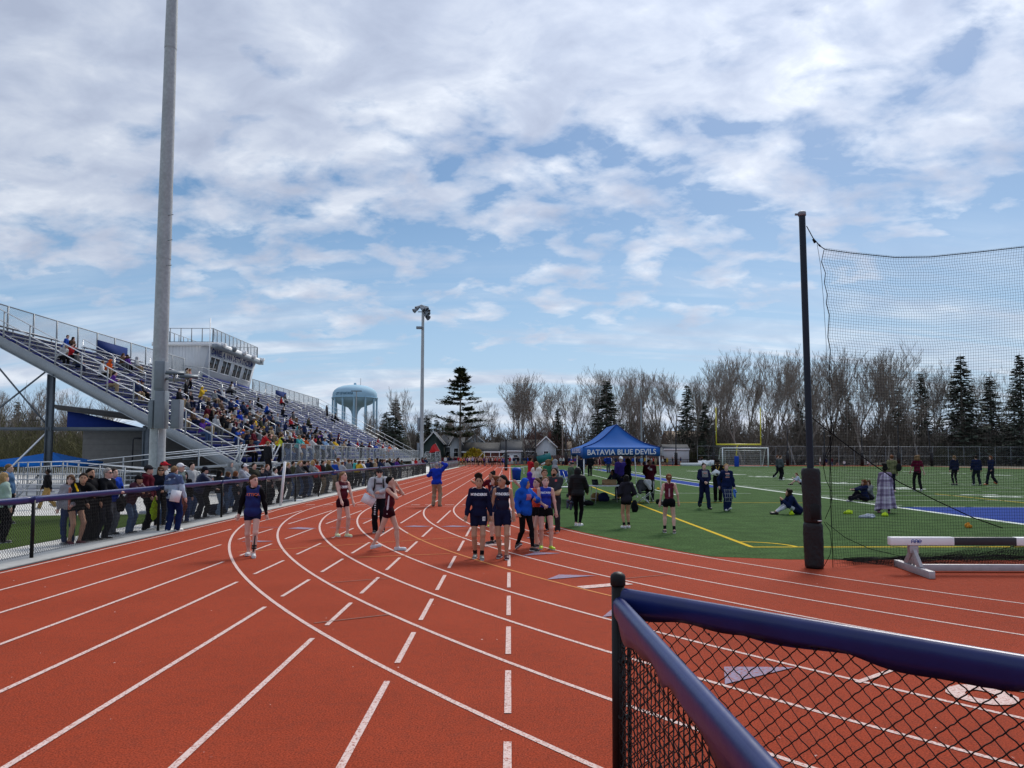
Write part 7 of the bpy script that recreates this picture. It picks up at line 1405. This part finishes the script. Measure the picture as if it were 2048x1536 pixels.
FL = [(577,'black',0,'blonde'), (597,'dgrey',0,'blonde'), (611,'black',0,'dark'), (623,'grey',0,'blonde'), (635,'red',0,'brown'), (646,'black',0,'dark'), (655,'olive',0,'blonde'), (670,'blue',('cap','white'),None), (683,'lgrey',0,'auburn'), (698,'grey',0,'brown'), (711,'teal',0,'dark'), (717,'yellow',0,'brown'), (727,'white',0,'brown'), (735,'navy',0,'dark'), (743,'black',('cap','navy'),None), (751,'tan',0,'blonde'), (759,'navy',0,'black'), (766,'dgrey',0,'brown'), (773,'lgrey',0,'dark'), (780,'black',0,'sandy'), (786,'navy',0,'grey'), (792,'purple',0,'brown'), (797,'black',0,'dark'), (802,'olive',0,'black'), (826,'white',('cap','white'),None), (832,'red',0,'brown'), (838,'lgrey',0,'dark'), (845,'maroon',0,'black'), (850,'navy',0,'brown')]
for j, (px, c, hat, hc) in enumerate(FL):
    p = fx(px, -9.62-(.25 if j % 3 == 1 else 0)); crowd(p, cr.uniform(80, 150), cr.uniform(.96, 1.04), ('stand','lean','fold','lean','pock')[j % 5], c, 'leaning on the fence' if j % 5 in (1, 3) else 'standing at the fence', FG, cr.choice(('jacket', 'hoodie')), hat or None, False, None, None, hc, None, .026 if px < 660 else .034)
for j, (px, c, hood) in enumerate([(384,'lgrey',0), (462,'grey',1), (566,'navy',0), (587,'olive',0), (604,'brown',0), (617,'navy',0), (630,'lblue',0), (651,'white',0), (677,'tan',0), (690,'navy',0), (704,'black',0), (721,'dgrey',0), (739,'maroon',0), (755,'black',0), (770,'navy',0), (789,'dgrey',0)]):
    p = fx(px, -10.25-.35*(j % 2)); crowd(p, cr.uniform(60, 130), cr.uniform(.97, 1.05), 'stand' if j % 2 else 'pock', c, 'second row behind the fence', FG, 'hoodie' if hood else 'jacket', None, bool(hood), None, None, None, None, .026 if px < 660 else .034)
# ---------------------------------------------------------------- people on the grandstand
GG = 'people on the grandstand'
def seat_for(px, py, stand_=False):
    """row and place whose seated head falls nearest that pixel"""
    best = None; hh = .44+.80 if not stand_ else 1.62
    for i in range(NR):
        X = XF+rx(i)-(.40 if not stand_ else .2); d = ray(px, py); Y = X/d.x*d.y; z = deck(i)+hh; e = abs(proj((X, Y, z))[1]-py)
        if YB0+.3 < Y < YB1-.3 and (best is None or e < best[0]): best = (e, i, X, Y)
    return best
def gplace(i, Y):
    r = 'low' if i < 6 else ('middle' if i < 13 else 'top'); c = 'near end' if Y < 52 else ('left of the press box' if Y < 68 else ('below the press box' if Y < 88 else 'far end')); return f'{r} rows, {c}'
done = []
def sitter(px, py, c, garm='jacket', hat=None, hood=False, leg=None, hairc=None, stand_=False, pose=None):
    b_ = seat_for(px, py, stand_)
    if b_ is None: return
    _, i, X, Y = b_
    for k in done:
        if k[0] == i and abs(k[1]-Y) < .42: Y = k[1]+.48
    done.append((i, Y)); ps = pose or ('stand' if stand_ else cr.choice(('sit', 'sitf', 'sitp', 'sitl', 'sitr', 'sit')))
    crowd((X, Y, deck(i)), 90+cr.uniform(-25, 25), 1.0, ps, c, gplace(i, Y)+(', standing' if stand_ else ''), GG, garm, hat, hood, leg, None, hairc, None, .034 if Y > 55 else .028)
C2 = lambda x, y: (x/4+300, y/4+640)
C1 = lambda x, y: (x/4, y/4+600)
S_ = [(C1(515,285),'blue','jacket',0,0,'brown'), (C1(485,355),'lgrey','hoodie',0,1,None), (C1(545,300),'brown','jacket',0,0,'dark'), (C1(560,350),'red','jacket',0,0,'dark'), (C1(605,440),'dgrey','jacket',('cap','navy'),0,None), (C1(845,468),'orange','hoodie',0,1,None), (C1(805,500),'white','jacket',0,0,'brown'), (C1(870,560),'purple','jacket',0,0,'dark'), (C1(975,430),'brown','hoodie',0,0,'brown'), (C1(1012,432),'purple','jacket',0,0,'dark'), (C1(1085,458),'lgrey','hoodie',0,1,None), (C1(1090,645),'navy','jacket',0,0,'dark'), (C1(1065,640),'black','jacket',('cap','navy'),0,None),
 (C2(225,540),'black','jacket',0,0,'dark'), (C2(405,545),'yellow','hoodie',0,1,None), (C2(295,640),'dgrey','jacket',0,0,'grey'), (C2(335,705),'brown','jacket',0,0,'brown'), (C2(395,612),'navy','jacket',0,0,'brown'), (C2(460,620),'black','jacket',0,0,'blonde'), (C2(512,572),'grey','hoodie',0,0,'dark'), (C2(545,542),'navy','jacket',('cap','white'),0,None), (C2(572,548),'white','hoodie',0,1,None), (C2(520,650),'navy','jacket',0,0,'dark'), (C2(560,640),'brown','jacket',0,0,'brown'), (C2(605,700),'white','jacket',0,0,'black'), (C2(528,728),'plaid','jacket',0,0,'dark'), (C2(572,715),'brown','jacket',0,0,'dark'), (C2(620,500),'dgrey','jacket',0,0,'dark'), (C2(648,505),'white','jacket',0,0,'dark'), (C2(442,762),'blue','jacket',0,0,'blonde'), (C2(520,790),'lgrey','hoodie',0,1,None), (C2(410,810),'purple','jacket',0,0,'brown'), (C2(690,630),'blue','jacket',0,0,'dark'), (C2(740,660),'navy','jacket',0,0,'dark'), (C2(768,682),'navy','jacket',('beanie','red'),0,None), (C2(815,690),'lgrey','hoodie',0,1,None), (C2(848,715),'tan','jacket',0,0,'brown'), (C2(688,790),'grey','hoodie',0,1,None), (C2(712,740),'royal','jacket',0,0,'dark'), (C2(758,782),'lgrey','jacket',0,0,'brown'), (C2(795,800),'blue','jacket',0,0,'brown'), (C2(832,790),'yellow','jacket',0,0,'brown'), (C2(880,788),'olive','jacket',0,0,'brown'), (C2(850,845),'black','jacket',0,0,'dark'), (C2(730,885),'brown','jacket',('beanie','orange'),0,None), (C2(860,622),'black','jacket',0,0,'dark'), (C2(925,672),'blue','jacket',0,0,'blonde'), (C2(975,775),'black','jacket',0,0,'brown'), (C2(1020,830),'dgrey','jacket',0,0,'dark'), (C2(962,852),'tan','jacket',0,0,'blonde'), (C2(935,902),'pink','jacket',0,0,'dark'), (C2(985,930),'yellow','jacket',0,0,'grey'), (C2(1045,612),'red','jacket',0,0,'brown'), (C2(1075,602),'dgrey','jacket',0,0,'dark'), (C2(1060,700),'black','jacket',0,0,'brown'), (C2(1140,742),'dgrey','jacket',0,0,'dark'), (C2(1120,782),'red','jacket',0,0,'dark'), (C2(1160,772),'brown','jacket',0,0,'brown'), (C2(1260,782),'olive','jacket',0,0,'dark'), (C2(1140,882),'red','jacket',0,0,'brown'), (C2(1172,872),'grey','jacket',0,0,'brown'), (C2(1265,862),'navy','jacket',0,0,'dark'), (C2(1355,880),'black','jacket',0,0,'dark'), (C2(1392,882),'white','jacket',0,0,'black'), (C2(1335,895),'purple','jacket',0,0,'brown'), (C2(1480,745),'black','jacket',0,0,'dark'), (C2(1452,752),'navy','jacket',0,0,'dark'), (C2(1265,905),'lblue','jacket',0,0,'blonde'), (C2(1225,925),'orange','jacket',0,0,'dark'), (C2(1820,940),'red','jacket',0,0,'brown'), (C2(1800,975),'blue','jacket',0,0,'brown'), (C2(1860,985),'red','jacket',0,0,'dark'), (C2(1750,985),'maroon','jacket',0,0,'dark'), (C2(900,760),'navy','jacket',0,0,'dark'), (C2(780,735),'dgrey','hoodie',0,0,'brown'), (C2(640,765),'tan','jacket',0,0,'blonde'), (C2(660,830),'navy','jacket',0,0,'dark'), (C2(820,870),'maroon','jacket',0,0,'brown'), (C2(870,900),'grey','jacket',('cap','white'),0,None), (C2(690,860),'blue','jacket',0,0,'dark'), (C2(480,700),'black','jacket',0,0,'dark'), (C2(610,770),'black','jacket',('beanie','black'),0,None), (C2(445,690),'maroon','jacket',0,0,'brown'), (C2(770,640),'grey','jacket',0,0,'dark'), (C2(1005,760),'lgrey','hoodie',0,0,'blonde'), (C2(1080,830),'navy','hoodie',0,1,None), (C2(1180,840),'teal','jacket',0,0,'dark'), (C2(920,840),'navy','jacket',0,0,'grey'), (C2(890,850),'olive','jacket',('cap','gold'),0,None), (C2(1310,850),'black','jacket',0,0,'brown'), (C2(1440,900),'dgrey','jacket',0,0,'dark'), (C2(310,560),'black','jacket',0,0,'brown'), (C2(260,690),'navy','jacket',0,0,'dark'), (C2(1035,890),'brown','jacket',0,0,'sandy')]
for (p, c, g_, hat, hood, hc) in S_: sitter(p[0], p[1], c, g_, hat or None, bool(hood), None, hc)
for (p, c, hat, hc) in ((C2(290,488),'black',('cap','purple'),None), (C2(1235,838),'navy',0,'dark'), (C2(1415,682),'dgrey',0,'black'), (C2(300,400),'tan',0,'dark'), (C2(318,402),'pink',0,'sandy')): sitter(p[0], p[1], c, 'jacket', hat or None, False, 'black', hc, True)
for j in range(46):
    px = cr.uniform(430, 770); py = 868+(px-430)*.085+cr.uniform(-34, 26)
    if px < 560: py = cr.uniform(800, 880)
    sitter(px, py, cr.choice(('red', 'royal', 'white', 'navy', 'black', 'lgrey', 'maroon', 'black', 'navy', 'grey', 'dgrey', 'navy', 'olive', 'black')), cr.choice(('jacket', 'hoodie')), cr.choice((None, None, None, ('cap', 'white'), ('cap', 'navy'), ('beanie', 'grey'))), False)
def railer(x, y, c, hat=None, hood=False, hc=None, vest=None, rz=None, garm='jacket'):
    px, py = C2(x, y); X = XF+.72; d = ray(px, py); Y = X/d.x*d.y
    o = crowd((X, Y, ZD), rz if rz is not None else 90+cr.uniform(-30, 30), 1.0, 'lean', c, 'at the front rail of the grandstand', 'people at the front rail', garm, hat, hood, None, None, hc, None, .030)
    return o
vst = railer(1045,940,'black',None,False,'brown',True); vst['label'] = 'steward in black with yellow and orange high visibility vest at the front rail'
J = TPL[[k for k in TPL if k[0] == 'lean'][0]][1]
quads_mb(*sdf_eval(torso(J, 'm', .042), .03, .03, [(J['pel']+J['R']@V3(0,0,.0), -(J['R']@V3(0,0,1)))], [('e', J['neck']+J['R']@V3(0,-.03,.07), (.09,.11,.1), J['R'])])).build('vest', 'cloth', vst, True, color=(.62,.66,.05))
quads_mb(*sdf_eval([('c', J['pel']+J['R']@V3(s*.10,.13,.12), J['pel']+J['R']@V3(s*.09,.10,.52), .035, .035) for s in (1,-1)], .03, .01)).build('vest_stripe', 'cloth', vst, True, color=(.70,.20,.04))
for a in ((910,965,'red',0,False,'dark'), (945,950,'black',0,False,'dark'), (1110,920,'black',0,False,'blonde'), (1188,932,'teal',0,False,'blonde'), (1242,925,'orange',0,False,'dark'), (1345,935,'black',0,True,None), (1440,970,'grey',0,False,'dark'), (1470,930,'yellow',0,False,'black'), (1545,972,'tan',0,False,'brown'), (1585,962,'navy',0,False,'black'), (1690,975,'black',0,False,'dark'), (1750,985,'maroon',0,False,'brown'), (1800,985,'blue',0,False,'brown'), (1912,962,'orange',0,False,'dark'), (1950,988,'white',0,False,'grey'), (1290,945,'white',0,False,'brown'), (1390,955,'lblue',0,False,'dark')): railer(a[0], a[1], a[2], a[3] or None, a[4], a[5])
px, py = C2(940,1065); crowd(at(px, py+16, 38.5)*1.0 - Vector((0,0,at(px, py+16, 38.5).z)) + Vector((0,0,.9)), 140, 1.0, 'stand', 'black', 'coming down the stand stairs', GG, 'jacket', None, False, 'black', 'm', 'sandy', None, .026)
# ---------------------------------------------------------------- far away on the track and field
RG = 'runners waiting at the far start line'
for j, (px, c, ps) in enumerate([(922,'orange','hips'), (935,'purple','stand'), (939,'white','stand'), (945,'lblue','stand'), (949,'navy','run'), (954,'black','stand'), (960,'tan','run'), (963,'maroon','stand'), (968,'purple','run'), (973,'lgrey','run'), (977,'navy','stand'), (981,'black','run'), (985,'white','run'), (988,'maroon','stand'), (991,'red','run'), (995,'grey','stand'), (998,'red','stand'), (1001,'maroon','run'), (1005,'blue','run'), (1008,'royal','stand'), (928,'red','stand'), (942,'black','run')]):
    Y = 138+cr.uniform(0, 8); p = Vector((Xat(px, Y), Y, 0)); crowd(p, cr.uniform(-25, 25), 1.04, ps, c, 'on the far start line', RG, 'tank', None, False, None, 'f', None, 'pony', .036, None, 0, 'shorts')
for j, (px, c) in enumerate([(874,'grey'), (880,'black'), (886,'maroon'), (891,'white'), (896,'navy'), (901,'black'), (905,'dgrey'), (909,'maroon'), (913,'black'), (917,'red'), (931,'navy'), (947,'blue'), (957,'dgrey'), (970,'black'), (984,'tan'), (1002,'navy')]):
    Y = 150+cr.uniform(0, 9); crowd((Xat(px, Y), Y, 0), cr.uniform(-60, 200), 1.04, 'stand', c, 'beyond the far start line', 'people beyond the far start line', 'jacket', None, False, None, None, None, None, .036)
for j, (px, c, ps, Y) in enumerate([(1020,'red','stand',165), (1028,'navy','stand',163), (1036,'black','stand',166), (1049,'navy','walk',160), (1056,'blue','stand',164), (1079,'white','stand',162), (1104,'gold','stand',150), (1121,'lgrey','stand',162), (1127,'white','walk',160), (1138,'navy','stand',158), (1150,'purple','stand',160), (1172,'navy','stand',120), (1187,'black','walk',118), (1210,'royal','stand',160), (1214,'blue','stand',156), (1222,'white','stand',162), (1227,'navy','walk',158), (1232,'navy','stand',163), (1248,'royal','stand',160), (1259,'maroon','stand',155), (1266,'blue','walk',158), (1272,'black','stand',164), (1278,'navy','stand',160), (1283,'lblue','stand',158), (1290,'yellow','stand',165), (1296,'grey','stand',162), (1303,'white','stand',164), (1307,'red','stand',156), (1311,'tan','stand',162), (1320,'navy','stand',156), (1325,'white','walk',160), (1330,'black','stand',158), (1334,'gold','stand',160), (1345,'black','stand',168), (1361,'navy','stand',168), (1400,'dgrey','stand',168), (1404,'black','walk',168), (1640,'white','stand',166), (1652,'navy','stand',167), (1664,'maroon','stand',168), (1674,'black','walk',166), (1688,'white','sit',167), (1735,'white','sit',167)]):
    crowd((Xat(px, Y), Y, 0), cr.uniform(0, 360), 1.04, ps, c, where(px)+', far side', 'people along the far side', cr.choice(('jacket', 'tee', 'hoodie')), None, False, None, None, None, None, .036, None, 0, cr.choice((None, 'shorts')))
# ================================================================= SMALL THINGS
def bench(px, feet, w_, label, z=.46, rz=0, mat='white_paint', grp='white benches beside the straight'):
    p = G(px, feet); t = empty('bench', p, label, 'bench', grp, rz)
    for j in (-.13, .0, .13): MB().box((0, j, z), (w_, .11, .05)).build('slat', mat, t)
    for s in (-1, 1): MB().box((s*w_*.36, 0, z/2), (.07,.07,z)).build('leg', mat, t); MB().box((s*w_*.36, 0, .03), (.08,.5,.06)).build('foot', mat, t)
bench(1022, 950, 2.6, 'white bench behind the blue bin beside the far lanes', .75); bench(1063, 947, 2.4, 'white bench behind the person in red', .75, .1); bench(1040, 985, 2.2, 'white bench left of the blue hooded girl', .62, .2); bench(1062, 990, 1.6, 'white bench just behind the waving hand', .62, .3); bench(1130, 985, 1.8, 'white bench with blue chairs stacked near the tent', .3, .4)
p = G(1033, 962); t = empty('bin', p, 'blue plastic bin standing beside the white benches', 'bin'); MB().lathe([(.30,0), (.36,.75), (.37,.78)], sides=20).build('tub', 'logo_blue', t, True); MB().lathe([(.38,.78), (.39,.84), (.34,.98), (.2,1.06)], sides=20).build('lid', 'logo_blue', t, True)
for j, (px, fy_) in enumerate(((1118,962), (1126,968), (1135,972), (1144,975), (1151,970))):
    p = G(px, fy_); t = empty('folding_chair', p, ('leftmost', 'second', 'middle', 'fourth', 'rightmost')[j]+' of the blue folding chairs behind the bearded man', 'chair', 'blue folding chairs', cr.uniform(0, 1.5))
    MB().box((0, .2, .80), (.46,.03,.42)).build('backrest', 'logo_blue', t, bevel=.02); MB().box((0, -.05, .46), (.46,.45,.03)).build('seat', 'logo_blue', t)
    for s in (-1, 1):
        for a, b in (((s*.22,.22,1.0), (s*.22,-.25,0)), ((s*.22,-.25,.46), (s*.22,.28,0))): MB().tube([a, b], .016, 6).build('leg', 'white_paint', t)
p = at(1088, 916, 95); t = empty('sign_board', (p.x, p.y, 0), 'tilted teal sign board with white strip beyond the curly haired person', 'sign'); MB().box((0,0,p.z), (1.75,.08,.85), mat=Matrix.Rotation(-.28, 4, 'Y')).build('panel', 'paint_obj', t, color=(.01,.16,.17)); MB().box((.1,-.08,p.z-.62), (.95,.05,.22), mat=Matrix.Rotation(-.45, 4, 'Y')).build('strip', 'print_white', t); MB().box((-.3,.1,(p.z-.5)/2), (.12,.12,p.z-.5)).build('post', 'black_paint', t)
# table under the tent with box and laptop
p = G(1213, 1006); t = empty('folding_table', p, 'white topped folding table under the tent', 'table', None, .25); MB().box((0,0,.735), (1.5,.75,.045)).build('table_top', 'print_white', t, bevel=.012)
for s in (-1, 1): MB().tube([(s*.55,-.3,.72), (s*.62,-.32,0)], .014, 6).build('leg', 'alu_foot', t); MB().tube([(s*.55,.3,.72), (s*.62,.32,0)], .014, 6).build('leg', 'alu_foot', t); MB().tube([(s*.6,-.31,.2), (s*.6,.31,.2)], .012, 6).build('brace', 'alu_foot', t)
tb = MB().box((0,0,.12), (.52,.36,.24)).build('cardboard_box', 'cardboard', loc=(p.x+.12, p.y-.05, .757)); tb.rotation_euler.z = .3; tag(tb, 'brown cardboard box on the white folding table', 'box')
t = empty('laptop', (p.x-.40, p.y-.05, .757), 'open black laptop left of the cardboard box', 'laptop', None, .6); MB().box((0,0,.012), (.34,.24,.02)).build('base', 'black_paint', t); MB().box((0,.14,.13), (.34,.012,.23), mat=Matrix.Rotation(-.25, 4, 'X')).build('screen', 'black_paint', t)
p = G(1290, 1006); t = empty('camp_chair', p, 'folding camp chair draped with a grey and white jacket', 'chair', None, -.5)
for a, b in (((-.28,-.25,0), (.28,.22,.46)), ((.28,-.25,0), (-.28,.22,.46)), ((-.28,.25,0), (-.30,-.22,.46)), ((.28,.25,0), (.30,-.22,.46)), ((-.28,-.25,0), (.28,-.27,.46)), ((.28,-.25,0), (-.28,-.27,.46)), ((-.29,.25,.40), (-.29,.34,.92)), ((.29,.25,.40), (.29,.34,.92))): MB().tube([a, b], .012, 6).build('strut', 'alu_rail', t)
MB().box((0,0,.44), (.54,.48,.02)).build('seat', 'black_coat', t); MB().box((0,.32,.70), (.56,.02,.42), mat=Matrix.Rotation(-.15, 4, 'X')).build('backrest', 'black_coat', t)
V, F = sdf_eval([('e', V3(-.12,0,.74), (.24,.16,.26)), ('e', V3(.16,-.02,.80), (.20,.14,.18)), ('c', V3(-.25,-.1,.7), V3(-.22,-.2,.45), .10, .07)], .02, .05, wr=.008); j_ = quads_mb(V, F).build('jacket', 'cloth', smooth=True, loc=(p.x, p.y+.12, 0), color=(.075,.075,.085)); tag(j_, 'dark grey jacket with white sleeve thrown over the camp chair', 'jacket')
V, F = sdf_eval([('c', V3(.02,-.17,.92), V3(.22,-.20,.62), .09, .07), ('e', V3(.16,-.16,.86), (.13,.07,.14))], .02, .04, wr=.006); quads_mb(V, F).build('sleeve', 'cloth', j_, True, color=(.50,.50,.52))
for px, fy_, c, r_, nm, lab in ((1192,1002,(.20,.13,.05),(.23,.19,.21),'sack','tan sack lying on the turf left of the folding table'), (1176,1011,BLACK,(.22,.14,.11),'bag','black bag at the foot of the near tent leg'), (1207,1003,(.012,.016,.05),(.24,.18,.22),'bag','navy bag under the folding table'), (1269,1024,BLACK,(.12,.10,.24),'backpack','black backpack beside the bare legged girl in the dark hoodie'), (432,1029,(.014,.016,.03),(.34,.25,.20),'bag','dark sports bag on the ground by the fence, left of the blue jeans'), (1317,1008,BLACK,(.12,.12,.12),'ball','black ball on the turf by the maroon singlet'), (1316,980,(.55,.34,.03),(.10,.08,.08),'pouch','yellow pouch on the turf behind the right tent leg')):
    p = G(px, fy_); V, F = sdf_eval([('e', V3(0,0,r_[2]*.8), r_), ('e', V3(r_[0]*.3,0,r_[2]*.6), (r_[0]*.8,r_[1]*.9,r_[2]*.7))], .022, .04, wr=.006 if nm != 'ball' else 0, flat_z=0.0); o = quads_mb(V, F).build(nm, 'cloth', smooth=True, loc=p, color=c); tag(o, lab, nm)
for px, fy_, c, sx, nm, lab in ((1697,1028,LIME,.15,'clothing','small lime green clothing heap on the turf behind the net'), (1735,1036,(.45,.48,.55),.26,'clothing','white and black patterned clothing dropped left of the blanket feet'), (1770,1033,LIME,.10,'clothing','lime shirt heap touching the white clothing'), (1583,1030,LIME,.06,'clothing','bit of lime clothing under the sitting boy'), (1937,1056,(.60,.24,.03),.05,'clothing','orange bundle on the turf just above the barrier beam')):
    p = G(px, fy_); V, F = sdf_eval([('e', V3(0,0,.04), (sx,.12,.06)), ('e', V3(sx*.4,.05,.07), (sx*.5,.10,.055)), ('e', V3(-sx*.6,-.04,.035), (sx*.5,.09,.045))], .018, .05, wr=.012, flat_z=0.0); o = quads_mb(V, F).build(nm, 'cloth', smooth=True, loc=p, color=c); tag(o, lab, nm)
V, F = sdf_eval([('e', V3(0,0,0), (.10,.07,.24)), ('c', V3(0,0,.2), V3(.02,0,.36), .04, .02)], .018, .04, wr=.008); P11 = G(318,1061); o = quads_mb(V, F).build('drawstring_bag', 'cloth', smooth=True, loc=at(308, 1022, P11.y-.3), color=LIME); tag(o, 'lime green drawstring bag hanging by the woman in sunglasses', 'bag')
V, F = sdf_eval([('e', V3(0,0,0), (.10,.16,.20)), ('c', V3(0,0,.15), V3(0,.02,.42), .03, .02)], .018, .04, wr=.008); P9 = G(264,1074); o = quads_mb(V, F).build('handbag', 'cloth', smooth=True, loc=at(242, 1008, P9.y), color=BLACK); tag(o, 'black handbag hanging behind the plum puffer jacket', 'bag')
p0, p1 = G(561,1013), at(570, 923, G(561,1013).y); t = empty('leaning_post', p0, 'white square post leaning against the fence beside the blonde spectators', 'post'); MB().bar((0,0,.02), tuple(p1-p0), .085).build('post', 'white_paint', t)
p = G(578,1005); o = MB().bar((-.5,0,.06), (.45,.5,.06), .09).build('loose_rail', 'white_paint', loc=p); tag(o, 'short white rail lying on the kerb right of the leaning post', 'rail')
for px, w_, lab in ((1388,9,'long white landing mat far off right of the white shed'),): o = MB().box((0,0,.35), (w_*.6,1.2,.6)).build('landing_mat', 'white_paint', loc=(Xat(px, 160), 160, 0)); tag(o, lab, 'mat')
p = Vector((Xat(1412,161), 161, 0)); t = empty('step_block', p, 'white stepped block beside the long landing mat', 'block')
for j in range(4): MB().box((-1.2+.8*j, 0, .55+.06*(j % 2)), (.7,.8,1.1+.12*(j % 2))).build('block', 'print_white', t)
for j, (px, fy_) in enumerate(((30,1000), (300,985), (340,978))):
    p = G(px, fy_); t = empty('aluminium_bench', p, ('silver slatted bench behind the mint jacket at the left edge', 'silver slatted bench behind the plum puffer jacket', 'silver slatted bench left of the big light pole foot')[j], 'bench', 'low silver benches', .1)
    for k in range(4): MB().box((0, .62*k, .42+.22*k), (4.2,.26,.05)).build('seat_plank', 'alu', t); MB().box((0, .62*k+.3, .16+.22*k), (4.2,.22,.04)).build('foot_plank', 'alu', t)
    for s in (-1.7, 0, 1.7): MB().bar((s,-.1,.0), (s,2.0,1.05), .06).build('frame', 'galv', t); MB().bar((s,1.9,0), (s,1.9,1.1), .06).build('frame', 'galv', t)

# loose specks on the running surface: torn tape, bits of leaf
rs = np.random.default_rng(12); n = 420; yy = 3.5+30*rs.random(n)**1.7; xx = rs.uniform(-1, 1, n)*(2+yy*.75); k_ = (xx > -8.4) & ((xx < 1) | (yy < 14)); xx, yy = xx[k_], yy[k_]; n = len(xx)
a = rs.uniform(0, 6.28, n); sz = rs.uniform(.004, .013, (n, 1)); d = np.stack([np.cos(a), np.sin(a), 0*a], -1)*sz; e = np.stack([-np.sin(a), np.cos(a), .3+0*a], -1)*sz*.5; c = np.stack([xx, yy, .012+0*xx], -1)
mb = MB(); mb.add(np.stack([c-d-e, c+d-e*.4, c+d+e, c-d*.6+e], 1).reshape(-1,3), np.arange(4*n).reshape(-1,4)); tag(mb.build('litter', 'line_white'), kind='stuff')
